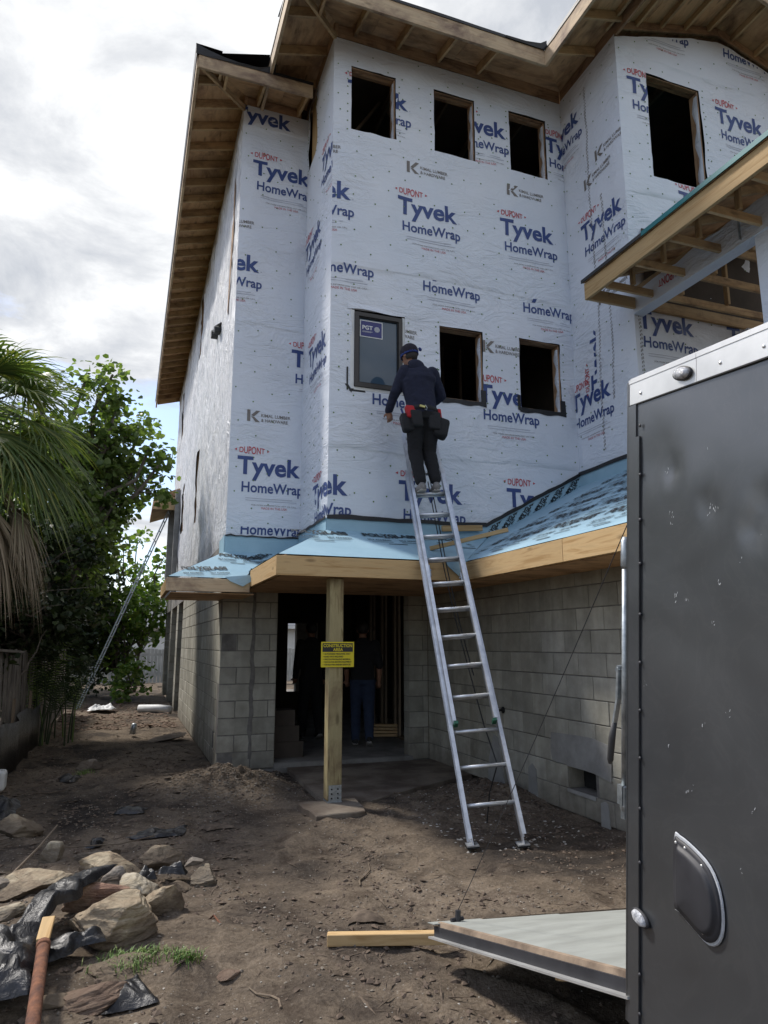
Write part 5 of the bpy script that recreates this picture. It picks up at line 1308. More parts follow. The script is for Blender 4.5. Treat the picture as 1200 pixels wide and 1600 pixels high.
# ------------------------------------------------------------------ enclosed cargo trailer with its rear ramp down
def trailer_paint():
    m, nt, b = mat_base('charcoal_trailer_paint'); b.inputs['Roughness'].default_value = 0.33; b.inputs['Metallic'].default_value = 0.0; b.inputs['Specular IOR Level'].default_value = 0.8; b.inputs['Coat Weight'].default_value = 0.6; b.inputs['Coat Roughness'].default_value = 0.22; b.inputs['Coat IOR'].default_value = 1.7
    v = coords(nt)
    f = noise_n(nt, v, 1.5, 6, 0.6); col = ramp(nt, f, [(0.35, (0.034, 0.037, 0.041)), (0.7, (0.044, 0.048, 0.053))])
    # scuffs: sparse pale chips and dusty arcs
    mp = N(nt, 'ShaderNodeMapping'); mp.inputs['Scale'].default_value = (1, 14, 5); nt.links.new(v, mp.inputs[0])
    s_ = noise_n(nt, mp.outputs[0], 3.2, 3, 0.7, .6); sc = ramp(nt, s_, [(0.745, (0, 0, 0)), (0.765, (1, 1, 1))])
    col = mix(nt, M(nt, 'MULTIPLY', sc, 0.12), col, (0.3, 0.3, 0.3))
    dst = ramp(nt, noise_n(nt, v, 2.6, 4, 0.6, 2.5), [(0.47, (0, 0, 0)), (0.5, (1, 1, 1)), (0.53, (0, 0, 0))])
    col = mix(nt, M(nt, 'MULTIPLY', dst, 0.05), col, (0.16, 0.16, 0.16))
    nt.links.new(col, b.inputs['Base Color'])
    mr = N(nt, 'ShaderNodeMapRange'); mr.inputs['To Min'].default_value = .26; mr.inputs['To Max'].default_value = .46; nt.links.new(noise_n(nt, v, 3, 5, .6), mr.inputs['Value']); nt.links.new(mr.outputs[0], b.inputs['Roughness'])
    bump(nt, b, noise_n(nt, v, 1.9, 2, 0.5, .5), 0.35, 0.05)
    return m
MT['tpaint'] = trailer_paint()
MT['clear'] = mat('clear_lens', (0.75, 0.76, 0.78), (0.25, 0.26, 0.28), 60, 0.12, 0.0, spec=.9, bstr=.6, bscale=70)
MT['rampply'] = mat('painted_ramp_plywood', (0.36, 0.375, 0.345), (0.27, 0.28, 0.255), 3.5, 0.8, bstr=0.2, bscale=25, stretch=(1, 3, 1), lo=.3)
MT['plyedge'] = mat('raw_plywood_edge', (0.36, 0.27, 0.19), (0.14, 0.10, 0.07), 7, 0.9)
MT['steelblk'] = mat('black_painted_steel', (0.035, 0.035, 0.04), (0.02, 0.02, 0.024), 9, 0.45, rough2=.7)
MT['grip'] = mat('dark_rubber_grip', (0.06, 0.058, 0.058), (0.04, 0.04, 0.04), 9, 0.6)
MT['scr'] = mat('bare_scratch', (0.58, 0.60, 0.62), (0.45, 0.47, 0.49), 50, 0.6)
Tn = Vector((0.9965655, -0.08280821, 0)); Td = Vector((0.0822759, 0.99015944, 0.11320321)); Tu = Vector((-0.00937416, -0.11281442, 0.99357186)); T0 = Vector((1.59851739, 1.88241916, 2.4))
TM = Matrix((Tn, Td, Tu)).transposed().to_4x4(); TM.translation = T0
tr = empty('cargo_trailer', T0, 'charcoal enclosed cargo trailer parked at the right with its rear ramp lowered', 'trailer', mw=TM)
def tb(mb, name, m, **kw): return mb.build(name, m, tr, mw=TM, **kw)
TL, TW, TH_ = 4.2, 1.85, 2.12
# side skin, slightly dented (local: x right, y toward the house, z up; rear top left corner is origin)
mb = MB(); ny, nz = 90, 60; vs = []
dents = [(-.225, -.335, .03, .010), (-.385, -.46, .035, .010), (-.60, -.47, .05, .012), (-.55, -.54, .035, .012), (-.40, -.95, .25, .006), (-.5, -.35, .18, -.006), (-.26, -.42, .14, -.005), (-.62, -.25, .2, .006), (-.3, -.75, .2, .005), (-.15, -.30, .09, .006)]
for j in range(nz+1):
    for i in range(ny+1):
        y = -TL*((i/ny)**1.6); z = -.082-(TH_-.082)*j/nz; d = 0
        for (a, b_, r, h) in dents: d += h*math.exp(-(((y-a)/r)**2+((z-b_)/r)**2))
        d += .004*noise.noise(Vector((y*2.2, z*1.6, 4)))
        vs.append((d, y, z))
W = ny+1; mb.add(vs, [(j*W+i, j*W+i+1, (j+1)*W+i+1, (j+1)*W+i) for j in range(nz) for i in range(ny)]); tb(mb, 'side_panel', 'tpaint', smooth=True)
mb = MB(); mb.box((TW-.02, -TL, -TH_), (TW, 0, -.0)); tb(mb, 'side_panel', 'tpaint')
mb = MB(); mb.box((.01, -TL-.02, -TH_), (TW, -TL, 0)); tb(mb, 'front_panel', 'tpaint')
mb = MB(); mb.box((.0, -TL, 0.0), (TW, 0, .012)); tb(mb, 'roof_skin', 'alurail')
mb = MB(); mb.box((.03, -TL, -TH_+.28), (TW-.03, 0, -TH_+.32)); tb(mb, 'floor', 'plyedge')
mb = MB(); mb.box((-.004, -.338, -.082), (.004, .002, -.004)); mb.box((-.006, -.338, -.008), (.02, .002, .006)); tb(mb, 'top_rail', 'alurail')
mb = MB(); mb.box((-.005, -TL, -.082), (.004, -.341, -.003)); mb.box((-.007, -TL, -.008), (.02, -.341, .007)); tb(mb, 'top_rail', 'alurail')
mb = MB(); mb.box((-.006, -TL, -.087), (.0, .002, -.083)); tb(mb, 'rail_shadow_strip', 'rubber')  # black strip painted in as the shadow line below the rail
mb = MB(); mb.box((-.006, -.040, -TH_), (.002, .006, -.084)); mb.box((-.006, -.0, -TH_), (.06, .010, -.0)); tb(mb, 'corner_trim', 'tpaint')
mb = MB(); mb.box((-.0075, -.060, -TH_), (-.0015, -.0405, -.2)); tb(mb, 'corner_trim', 'tpaint')
# rear frame seen behind
mb = MB(); mb.box((.0, -.05, -.12), (TW, .0, -.0)); mb.box((.0, -.06, -TH_), (.05, 0, 0)); mb.box((TW-.05, -.06, -TH_), (TW, 0, 0)); tb(mb, 'rear_frame', 'steelblk')
def dome(mb, c, r, h, n=10):
    vs = []; 
    for k in range(3):
        a = k*.5; 
        for i in range(n): vs.append((c[0]-h*math.sin(a*math.pi/2*1.0+ .0)*1.0 if k else c[0], c[1]+r*math.cos(a*math.pi/2)*math.cos(2*math.pi*i/n), c[2]+r*math.cos(a*math.pi/2)*math.sin(2*math.pi*i/n)))
    o = [(k*n+i, k*n+(i+1) % n, (k+1)*n+(i+1) % n, (k+1)*n+i) for k in range(1) for i in range(n)]; o.append(tuple(range(n, 2*n))); mb.add(vs[:2*n], o)
for s_ in (.165, .333, .485, .632, .80, .958, 1.113, 1.266, 1.426, 1.595, 1.94, 2.06):
    mb = MB(); dome(mb, (-.007, -.066, -s_), .0065, .005); tb(mb, 'rivet', 'steelblk', smooth=True)
for s_ in (.065, .44, .60, .75, 1.1, 1.5): mb = MB(); dome(mb, (-.005, -s_, -.052), .006, .004); tb(mb, 'rivet', 'alurail', smooth=True)
def marker(y, z, m0='clear'):
    mb = MB(); n = 20; vs = []; rings = [(1.0, 0), (1.0, .006), (.85, .016), (.45, .022)]
    for r, h in rings:
        for i in range(n): a = 2*math.pi*i/n; vs.append((-.006-h, y+.034*r*math.cos(a)+.008*r*math.sin(a), z+.018*r*math.sin(a)*1.15))
    fs = [(k*n+i, k*n+(i+1) % n, (k+1)*n+(i+1) % n, (k+1)*n+i) for k in range(3) for i in range(n)]+[tuple(range(3*n, 4*n))]; mb.add(vs, fs); o = tb(mb, 'marker_light', m0, smooth=True)
    mb = MB(); vs = [(-.005-h, y+.041*r*math.cos(a)+.009*r*math.sin(a), z+.0235*r*math.sin(a)) for r, h in ((1, 0), (1, .008), (.8, .008)) for a in [2*math.pi*i/n for i in range(n)]]
    mb.add(vs, [(k*n+i, k*n+(i+1) % n, (k+1)*n+(i+1) % n, (k+1)*n+i) for k in range(2) for i in range(n)]); b_ = mb.build('light_bezel', 'steelblk', o, mw=TM, smooth=True)
marker(-.282, -.042); marker(-.072, -1.763)
# plastic side vent
def vent():
    cy, cz = -.30, -1.585; out = []
    pts = [(-.240, -1.462), (-.262, -1.447), (-.325, -1.458), (-.385, -1.482), (-.420, -1.53), (-.432, -1.60), (-.418, -1.655), (-.378, -1.684), (-.32, -1.672), (-.262, -1.655), (-.238, -1.638)]
    P_ = []
    for i in range(len(pts)):
        a0, a1, a2, a3 = pts[i-1], pts[i], pts[(i+1) % len(pts)], pts[(i+2) % len(pts)]
        for t in (0, .33, .67):
            P_.append(tuple(.5*((2*a1[k])+(-a0[k]+a2[k])*t+(2*a0[k]-5*a1[k]+4*a2[k]-a3[k])*t*t+(-a0[k]+3*a1[k]-3*a2[k]+a3[k])*t**3) for k in (0, 1)))
    mb = MB(); c = [(-.5*(0)) for _ in P_]
    cy = sum(p[0] for p in P_)/len(P_); cz = sum(p[1] for p in P_)/len(P_)
    n = len(P_); vs = []
    for k, (s_, h) in enumerate(((1.07, 0), (1.05, .004), (.99, .004))):
        for y, z in P_: vs.append((-.004-h, cy+(y-cy)*s_, cz+(z-cz)*s_))
    mb.add(vs, [(k*n+i, k*n+(i+1) % n, (k+1)*n+(i+1) % n, (k+1)*n+i) for k in range(2) for i in range(n)]); tb(mb, 'vent_seal', 'scr')
    mb = MB(); vs = []
    for s_, h in ((.99, .002), (.985, .010), (.88, .010), (.84, .012), (.80, .018), (.77, .021), (.70, .023), (.3, .024)):
        for y, z in P_: vs.append((-.004-h, cy-.012*(1-s_)+(y-cy)*s_, cz+(z-cz)*s_))
    m_ = 8; mb.add(vs, [(k*n+i, k*n+(i+1) % n, (k+1)*n+(i+1) % n, (k+1)*n+i) for k in range(m_-1) for i in range(n)]+[tuple(range((m_-1)*n, m_*n))]); o = tb(mb, 'side_vent', 'steelblk', smooth=True)
    for y, z in ((-.25, -1.462), (-.29, -1.463), (-.36, -1.485), (-.405, -1.56), (-.408, -1.625), (-.365, -1.665)):
        mb = MB(); dome(mb, (-.012, y, z), .0055, .005); mb.build('rivet', 'alurail', o, mw=TM, smooth=True)
vent()
# scratches through the paint, small thin flakes
rr = random.Random(21)
for (y, z, n_) in ((-.22, -.479, 5), (-.225, -.50, 4), (-.39, -.462, 4), (-.385, -.487, 3), (-.415, -.482, 5), (-.568, -.552, 2), (-.234, -.738, 6), (-.28, -.73, 5), (-.386, -.804, 3), (-.386, -.303, 1), (-.19, -.34, 3), (-.5, -.62, 2), (-.42, -.69, 3), (-.06, -.88, 3), (-.45, -1.05, 3), (-.29, -1.30, 3), (-.31, -1.29, 2), (-.54, -1.27, 3), (-.5, -1.45, 2), (-.21, -1.2, 3), (-.09, -1.02, 4), (-.35, -1.1, 3)):
    mb = MB()
    for k in range(n_):
        yy = y+rr.uniform(-.010, .010); zz_ = z+rr.uniform(-.014, .014); h = rr.uniform(.002, .009); w_ = rr.uniform(.0008, .0028); s_ = rr.uniform(-.004, .004)
        mb.add([(-.0065-.004*0, yy, zz_), (-.0065, yy+w_, zz_), (-.0065, yy+w_*.7+s_, zz_+h), (-.0065, yy+s_, zz_+h*.8)], [(0, 1, 2, 3)])
    for i_, v_ in enumerate(mb.v):
        d = 0
        for (a, b_, r, h) in dents: d += h*math.exp(-(((v_[1]-a)/r)**2+((v_[2]-b_)/r)**2))
        d += .004*noise.noise(Vector((v_[1]*2.2, v_[2]*1.6, 4))); mb.v[i_] = (d-.002, v_[1], v_[2])
    tb(mb, 'paint_chip', 'scr', fixn=False)
# door bar with cam handle
mb = MB(); mb.tube([(.012, .045, -.575), (.012, .045, -1.49)], .0115, 12); tb(mb, 'lock_bar', 'galv', smooth=True)
mb = MB(); mb.tube([(.012, .045, -.538), (.012, .045, -.548), (.012, .045, -.55), (.012, .045, -.64), (.012, .045, -.65)], [.010, .0135, .0155, .0155, .012], 12); tb(mb, 'bar_end', 'galv', smooth=True)
mb = MB(); mb.tube([(.012, .045, -1.385), (.012, .045, -1.39), (.012, .045, -1.455), (.012, .045, -1.47), (.012, .045, -1.495)], [.012, .017, .017, .013, .013], 10); mb.box((-.006, .035, -1.45), (.016, .062, -1.385)); tb(mb, 'bar_keeper', 'galv')
mb = MB(); mb.beam((.004, .066, -.985), (.004, .070, -1.10), .012, .018, (1, 0, 0)); mb.beam((.004, .070, -1.095), (.0, .092, -1.20), .010, .016, (1, 0, 0)); mb.tube([(-.006, .068, -1.0), (.02, .068, -1.0)], .009, 8); o = tb(mb, 'bar_handle', 'galv')
mb = MB(); mb.tube([(.0, .090, -1.185), (-.002, .100, -1.24), (-.004, .107, -1.315), (-.004, .108, -1.33)], [.0095, .0125, .0115, .006], 10); mb.build('handle_grip', 'grip', o, mw=TM, smooth=True)
# ramp (world coordinates)
RH = Vector((1.617, 2.12, .43)); RT = Vector((1.47, 3.40, .175)); RTr = Vector((3.22, 3.34, .085)); RHr = Vector((3.44, 1.97, .43))
rn = (RTr-RT).cross(RH-RT).normalized(); rn = rn if rn.z > 0 else -rn
def rp_(s_, t, h=0): return (RT*(1-t)+RTr*t)*(1-s_)+(RH*(1-t)+RHr*t)*s_+rn*h
ramp_o = MB(); q = [rp_(.01, .035, 0), rp_(.99, .035, 0), rp_(.99, .98, 0), rp_(.01, .98, 0)]; ramp_o.prism(q, -rn*.0); 
mb = MB(); mb.prism([rp_(.02, .02, 0), rp_(1, .02, 0), rp_(1, .99, 0), rp_(.02, .99, 0)], -rn*.016)
rmp = mb.build('ramp_door', 'rampply', tr, mw=None)
mb = MB(); vs = []
for k in range(25):
    s_ = .015+.985*k/24; e = .0006*math.sin(k*2.1)+.0012*rr.random(); vs += [rp_(s_, .017+e, .001), rp_(s_, .014+e*.5, -.022), rp_(s_, .026, .003)]
mb.add(vs, [(3*k, 3*k+3, 3*k+4, 3*k+1) for k in range(24)]+[(3*k, 3*k+2, 3*k+5, 3*k+3) for k in range(24)]); mb.build('plywood_edge', 'plyedge', rmp, fixn=False)
mb = MB(); mb.prism([rp_(-.0, .010, -.018), rp_(1, .010, -.018), rp_(1, .98, -.018), rp_(-.0, .98, -.018)], -rn*.045); mb.build('ramp_frame', 'steelblk', rmp)
mb = MB(); mb.prism([rp_(-.01, -.004, -.060), rp_(1, -.004, -.060), rp_(1, .03, -.060), rp_(-.01, .03, -.060)], -rn*.008); mb.build('edge_trim', 'alurail', rmp)
mb = MB(); mb.prism([rp_(-.02, .0, -.006), rp_(.03, .0, -.006), rp_(.03, .4, -.004), rp_(-.02, .4, -.004)], rn*.004); mb.build('ramp_lip', 'rampply', rmp)
mb = MB(); mb.prism([rp_(-.035, .16, -.002), rp_(.0, .16, .004), rp_(.0, .98, .004), rp_(-.035, .98, -.002)], -rn*.008); mb.build('ramp_flap', 'plyedge', rmp)
mb = MB(); mb.tube([rp_(.03, .07, 0), rp_(.035, .07, .05)], .014, 8); mb.tube([rp_(.03, .05, .008), rp_(.02, .09, .012)], .01, 6); mb.build('cable_anchor', 'steelblk', rmp)
mb = MB(); mb.tube([rp_(.22, .10, -.07), rp_(.22, .10, -.105), rp_(.24, .16, -.105)], .012, 6); mb.build('ramp_catch', 'galv', rmp)
for s_ in (.55,): mb = MB(); mb.tube([rp_(s_, .10, -.06), rp_(s_, .10, -.13)], .03, 10); mb.build('ramp_bumper', 'lumber_old', rmp)
mb = MB(); c0 = rp_(.035, .07, .05); c1 = T0+Tn*.06-Tu*.36+Td*.01; pts = [c0+(c1-c0)*k/8-Vector((0, 0, .02*math.sin(math.pi*k/8))) for k in range(9)]; mb.tube(pts, .0019, 5); mb.build('ramp_cable', 'steelblk', tr)
mb = MB(); mb.prism([rp_(.62, .12, .0006), rp_(.60, .45, .0006), rp_(.604, .45, .0006), rp_(.624, .12, .0006)], rn*.001); mb.build('ramp_crack', 'rubber', rmp)
# axle, wheels (mostly behind the skin)
for yy in (-2.2, -3.0):
    mb = MB(); mb.tube([TM@Vector((.12, yy, -TH_+.05)), TM@Vector((.30, yy, -TH_+.05))], .30, 24); 
    o = mb.build('wheel', 'rubber', tr); mb = MB(); mb.tube([TM@Vector((.115, yy, -TH_+.05)), TM@Vector((.14, yy, -TH_+.05))], .18, 20); mb.build('rim', 'galv', o)
# lumber under the ramp tip
lo = board('lumber_piece', None, (1.05, 3.745, .032), (1.64, 3.535, .040), 0.05, 0.055, 'lumber'); tag(lo, 'short pale timber lying on the ground with one end under the ramp tip', 'lumber')

# ------------------------------------------------------------------ rocks
def rock(loc, size, label, m, seed, rot=0, flat=.6, name='rock', slab=False, group='stones of the rubble heap', boxy=False):
    rr = random.Random(seed); bm = bmesh.new()
    if boxy:
        bmesh.ops.create_cube(bm, size=1.3); bmesh.ops.subdivide_edges(bm, edges=bm.edges, cuts=22, use_grid_fill=True)
        for v in bm.verts:
            c = v.co; k = 1-.16*(abs(c.x)*abs(c.y)+abs(c.y)*abs(c.z)+abs(c.x)*abs(c.z))/.42*.6; v.co = c*k*1.12
            v.co.x += .22*v.co.z*(1 if v.co.x > 0 else -1)*-1
    else: bmesh.ops.create_icosphere(bm, subdivisions=4, radius=1.0)
    planes = [(Vector((rr.uniform(-1, 1), rr.uniform(-1, 1), rr.uniform(-.6, 1))).normalized(), rr.uniform(.36, .70)) for _ in range(9)]+[(Vector((0, 0, 1)), .55 if slab else .7)]
    off = Vector((seed*1.7, seed*.3, 0))
    for v in bm.verts:
        p = v.co.copy()
        for n_, d in planes:
            q = p.dot(n_)
            if q > d: p -= n_*(q-d)*.93
        s_ = .10*noise.noise(p*1.8+off)+.055*noise.noise(Vector((p.x*3.5, p.y*3.5, p.z*9))+off)+.025*noise.noise(p*9+off)
        s_ += .045*((p.z*4.2+.6*noise.noise(p*1.5+off)) % 1.0-.5)
        v.co = p*(1+s_)*1.12
    sx, sy, sz = size
    for v in bm.verts: v.co = Vector((v.co.x*sx*1.35, v.co.y*sy*1.35, v.co.z*sz*1.35))
    me = bpy.data.meshes.new(name); bm.to_mesh(me); bm.free(); me.materials.append(MT[m]); me.polygons.foreach_set('use_smooth', [False]*len(me.polygons))
    o = bpy.data.objects.new(name, me); z = gh(loc[0], loc[1])
    mw = Matrix.Translation((loc[0], loc[1], z+(loc[2] if len(loc) > 2 else size[2]*.45))) @ Matrix.Rotation(rot, 4, 'Z') @ Matrix.Rotation(rr.uniform(-.15, .15), 4, 'X') @ Matrix.Rotation(rr.uniform(-.15, .15), 4, 'Y')
    link(o, None, mw); tag(o, label, name, group); return o
def rockmat(name, a, b_, c):
    m, nt, bs = mat_base(name); bs.inputs['Roughness'].default_value = .9; bs.inputs['Specular IOR Level'].default_value = .2; v = coords(nt, (1, 1, 2.5), True)
    col = ramp(nt, noise_n(nt, v, 6, 9, .68, .8), [(.30, c), (.45, b_), (.6, a), (.75, tuple(min(1, x*1.2) for x in a))]); nt.links.new(col, bs.inputs['Base Color'])
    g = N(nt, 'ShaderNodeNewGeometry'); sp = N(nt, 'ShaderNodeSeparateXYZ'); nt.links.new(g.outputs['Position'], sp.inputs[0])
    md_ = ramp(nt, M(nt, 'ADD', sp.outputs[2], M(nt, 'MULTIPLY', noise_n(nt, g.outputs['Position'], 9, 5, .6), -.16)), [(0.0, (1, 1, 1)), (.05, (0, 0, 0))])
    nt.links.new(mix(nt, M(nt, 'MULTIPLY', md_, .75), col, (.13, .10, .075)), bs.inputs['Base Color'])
    bump(nt, bs, noise_n(nt, v, 16, 9, .72, .6), .9, .03); return m
MT['twigm'] = mat('twigs', (.16, .12, .085), (.07, .05, .035), 20, .95)
MT['rockt'] = rockmat('tan_limestone', (.50, .415, .29), (.36, .28, .19), (.13, .10, .07)); MT['rockr'] = rockmat('reddish_sandstone', (.48, .34, .25), (.38, .235, .17), (.13, .07, .055)); MT['rockg'] = rockmat('grey_stone', (.36, .32, .27), (.26, .225, .185), (.09, .085, .08)); MT['rockw'] = rockmat('pale_stone', (.62, .55, .43), (.50, .43, .31), (.2, .165, .12))
RK = [((-.02, 4.13, .09), (.225, .17, .125), 'largest boulder, broad tan block at the centre of the rubble', 'rockt', 1, .25),
      ((-.04, 4.60, .07), (.18, .09, .07), 'long reddish layered stone directly behind the largest boulder', 'rockr', 2, .3),
      ((.13, 4.66, .07), (.10, .09, .065), 'pale cream stone at the right end of the reddish layered stone', 'rockw', 3, -.2),
      ((.30, 4.46, .05), (.12, .06, .07), 'wedge of tan stone pointing up, right of the largest boulder', 'rockt', 4, .7),
      ((.03, 5.12, .07), (.16, .14, .09), 'rounded tan stone behind the reddish layered stone', 'rockt', 5, .1),
      ((.02, 4.98, .05), (.08, .06, .06), 'small grey brown stone in front of the rounded tan stone', 'rockg', 6, .5),
      ((.28, 5.40, .06), (.13, .10, .075), 'flat topped brown stone at the back of the rubble', 'rockt', 7, -.2),
      ((.56, 4.98, .04), (.085, .075, .05), 'squat yellowish stone at the right end of the rubble', 'rockw', 8, .3),
      ((.50, 5.06, .12), (.045, .03, .022), 'small dark flat stone lying on the squat yellowish stone', 'rockg', 9, .1),
      ((-.42, 5.02, .05), (.16, .12, .06), 'broad brown slab left of the rounded tan stone', 'rockt', 10, .1),
      ((-.42, 5.78, .07), (.06, .06, .085), 'upright whitish stone beside the long stick', 'rockw', 11, .2),
      ((-.72, 5.10, .04), (.19, .10, .05), 'dark flat slab at the left edge in front of the whitish stone', 'rockg', 12, .1),
      ((-.95, 6.25, .06), (.22, .10, .06), 'long dark split slab at the left edge', 'rockg', 13, .5),
      ((-.78, 6.70, .07), (.16, .12, .09), 'brown boulder below the black plastic at the left edge', 'rockt', 14, .2),
      ((-.02, 3.50, .02), (.17, .13, .05), 'low pinkish stone in the foreground beside the crumpled plastic', 'rockr', 15, .2),
      ((.02, 3.78, -.01), (.15, .08, .035), 'half buried brown stone in front of the largest boulder', 'rockt', 16, .1),
      ((-.32, 9.75, .05), (.12, .09, .075), 'grey stone lying alone on the dirt by the side wall', 'rockg', 17, .3),
      ((-.55, 4.52, .03), (.09, .05, .04), 'small pale stone at the left edge near the black plastic', 'rockw', 18, .5),
      ((-.22, 3.47, .01), (.07, .05, .02), 'thin brown flake stone beside the rusty pipe', 'rockt', 19, .4),
      ((.52, 3.55, .01), (.045, .03, .01), 'little orange flake stone right of the grass tufts', 'rockr', 20, .4),
      ((.62, 12.2, .04), (.28, .2, .05), 'grey slab along the side wall in the shade', 'rockg', 21, .2),
      ((.40, 4.88, .02), (.06, .05, .035), 'brown stone under the dark plastic at the right of the rubble', 'rockt', 23, .4),
      ((-.10, 5.78, .03), (.12, .04, .03), 'thin dark slab behind the rounded tan stone', 'rockg', 24, .3)]
for r in RK: rock(r[0], r[1], r[2], r[3], r[4], r[5], boxy=r[4] in (1, 2, 12, 13, 15), group=None if r[4] in (17, 21) else 'stones of the rubble heap')
# two dark lumps (rubbish wrapped in black plastic)
def plastic(name, pts, label, seed, h=.06, nx=26, ny=20, thick=.0, cat='plastic sheet', m='plastic', amp=1.0, lift=.02):
    """crumpled sheet over a quad of ground points; heights follow pts z"""
    a, b, c, d = [Vector(p) for p in pts]; mb = MB(); vs = []
    for j in range(ny+1):
        for i in range(nx+1):
            s_, t = i/nx, j/ny; p = (a*(1-s_)+b*s_)*(1-t)+(d*(1-s_)+c*s_)*t
            e = min(s_, 1-s_, t, 1-t)
            q = Vector((p.x*6+seed, p.y*6, seed)); w_ = noise.noise(q)*.5+abs(noise.noise(q*2.1))*.6+noise.noise(q*4.3)*.25
            p = p+Vector((noise.noise(q*1.2+Vector((5, 0, 0)))*.06*amp, noise.noise(q*1.2+Vector((0, 9, 0)))*.06*amp, 0))
            z = max(gh(p.x, p.y)+.008, gh(p.x, p.y)+.012+p.z+h*w_*min(1, e*6)+lift*min(1, e*8)) 
            vs.append((p.x, p.y, z))
    W = nx+1; mb.add(vs, [(j*W+i, j*W+i+1, (j+1)*W+i+1, (j+1)*W+i) for j in range(ny) for i in range(nx)])
    o = mb.build(name, m, None, smooth=True, fixn=False); tag(o, label, cat, 'scraps of plastic and cloth'); return o
mp_, nt_, bb = mat_base('black_plastic_film'); bb.inputs['Base Color'].default_value = (.012, .012, .014, 1); bb.inputs['Roughness'].default_value = .38; bb.inputs['Specular IOR Level'].default_value = .55
bump(nt_, bb, noise_n(nt_, coords(nt_), 14, 6, .6, 1.5), .6, .02); MT['plastic'] = mp_
plastic('plastic_sheet', [(-.50, 3.95, .10), (-.30, 4.02, .12), (.02, 4.78, .16), (-.13, 4.95, .08)], 'black plastic sheet draped in a long arc over the rubble', 3, .07, lift=.05)
plastic('plastic_sheet', [(-.75, 3.30, .10), (-.28, 3.40, .10), (-.26, 4.05, .10), (-.80, 4.1, .12)], 'heaped black plastic at the lower left corner', 5, .14, lift=.04)
plastic('plastic_sheet', [(-.30, 3.78, .02), (-.02, 3.90, .06), (-.02, 4.02, .07), (-.30, 4.0, .05)], 'shiny grey fold of plastic in front of the largest boulder', 6, .05)
plastic('plastic_sheet', [(-.02, 3.38, .0), (.20, 3.40, .0), (.17, 3.64, .0), (-.0, 3.62, .01)], 'small crumpled dark plastic scrap in the foreground', 8, .035, cat='plastic scrap')
plastic('plastic_sheet', [(.08, 6.22, 0), (.52, 6.25, 0), (.62, 6.52, 0), (.20, 6.48, 0)], 'flat torn piece of black fabric on the open dirt', 9, .03, cat='fabric scrap')
plastic('plastic_sheet', [(-1.35, 6.9, .1), (-.85, 6.95, .05), (-.80, 7.5, .1), (-1.4, 7.6, .15)], 'black plastic heap at the left edge beyond the slabs', 10, .14)
plastic('plastic_sheet', [(.12, 4.88, .05), (.28, 4.86, .05), (.30, 5.02, .04), (.14, 5.06, .05)], 'dark wrapped lump between the tan stones', 12, .08)
plastic('plastic_sheet', [(.28, 4.98, .05), (.44, 4.96, .05), (.46, 5.12, .03), (.30, 5.18, .03)], 'dark wrapped lump left of the squat yellowish stone', 13, .08)
plastic('plastic_sheet', [(-.22, 6.15, .0), (-.08, 6.2, .0), (-.05, 6.36, .02), (-.16, 6.38, .01)], 'small black plastic lump behind the rubble', 14, .07)
for i, (x, y, a, L, r, lb) in enumerate(((-.95, 8.3, .1, .5, .008, 'thin stick lying flat on the dirt near the black heap'), (.10, 8.0, .9, .35, .009, 'short stick on the dirt left of the twig mound'), (.55, 8.9, .7, .6, .010, 'longer stick on the shaded dirt by the side wall'), (1.5, 4.6, 1.1, .45, .006, 'thin twig on the open dirt in front of the post'), (.05, 7.1, .3, .28, .007, 'pale sliver of wood on the dirt behind the black fabric'), (.72, 3.2, 2.0, .25, .005, 'thin twig in the foreground dirt'))):
    mb = MB(); pts = [Vector((x+math.cos(a)*L*t+.02*math.sin(7*t+i), y+math.sin(a)*L*t, 0)) for t in (0, .25, .5, .75, 1)]
    for q in pts: q.z = gh(q.x, q.y)+r*1.2
    mb.tube(pts, [r, r, r*.9, r*.8, r*.5], 6); o = mb.build('stick', 'stud' if i % 2 else 'twigm'); tag(o, lb, 'stick', 'sticks on the dirt')
plastic('scrap', [(.02, 7.1, 0), (.22, 7.05, 0), (.28, 7.3, 0), (.05, 7.35, 0)], 'small dark scrap on the dirt beyond the black fabric', 31, .03, nx=12, ny=10, cat='scrap')
plastic('scrap', [(.72, 6.35, 0), (.95, 6.4, 0), (.9, 6.6, 0), (.7, 6.55, 0)], 'dark ragged scrap on the dirt left of the footing', 32, .025, nx=12, ny=10, m='twigm', cat='scrap')
plastic('scrap', [(-.62, 8.9, 0), (-.45, 8.85, 0), (-.4, 9.1, 0), (-.6, 9.15, 0)], 'dark lump on the shaded dirt left of the lone grey stone', 33, .06, nx=12, ny=10, cat='scrap')
plastic('scrap', [(1.25, 3.95, 0), (1.42, 3.9, 0), (1.4, 4.05, 0), (1.28, 4.1, 0)], 'dark root clump by the left end of the timber', 34, .03, nx=12, ny=10, m='twigm', cat='scrap')
# rusty pipe, board in the plastic
MT['rust'] = mat('rusty_iron', (.24, .10, .05), (.10, .045, .03), 22, .9, bstr=.7, bscale=60)
mb = MB(); mb.tube([(-.262, 3.68, .20), (-.225, 2.9, .13)], .026, 16, caps=False); mb.tube([(-.262, 3.68, .20), (-.225, 2.9, .13)], .020, 16, caps=False); mb.tube([(-.2625, 3.69, .20), (-.2608, 3.655, .197)], .030, 16)
o = mb.build('rusty_pipe', 'rust', None, smooth=True); tag(o, 'rusty iron pipe lying across the plastic at the lower left corner', 'pipe')
o = board('wood_offcut', None, (-.27, 3.73, .20), (-.265, 3.92, .23), .055, .02, 'lumber'); tag(o, 'short pale board end sticking out of the black plastic', 'board')
mb = MB(); mb.tube([(-.62, 5.35, .03), (-.50, 5.9, .07), (-.42, 6.3, .12)], [.010, .009, .006], 6); o = mb.build('stick', 'stud', None); tag(o, 'long pale stick leaning beside the whitish stone', 'stick')
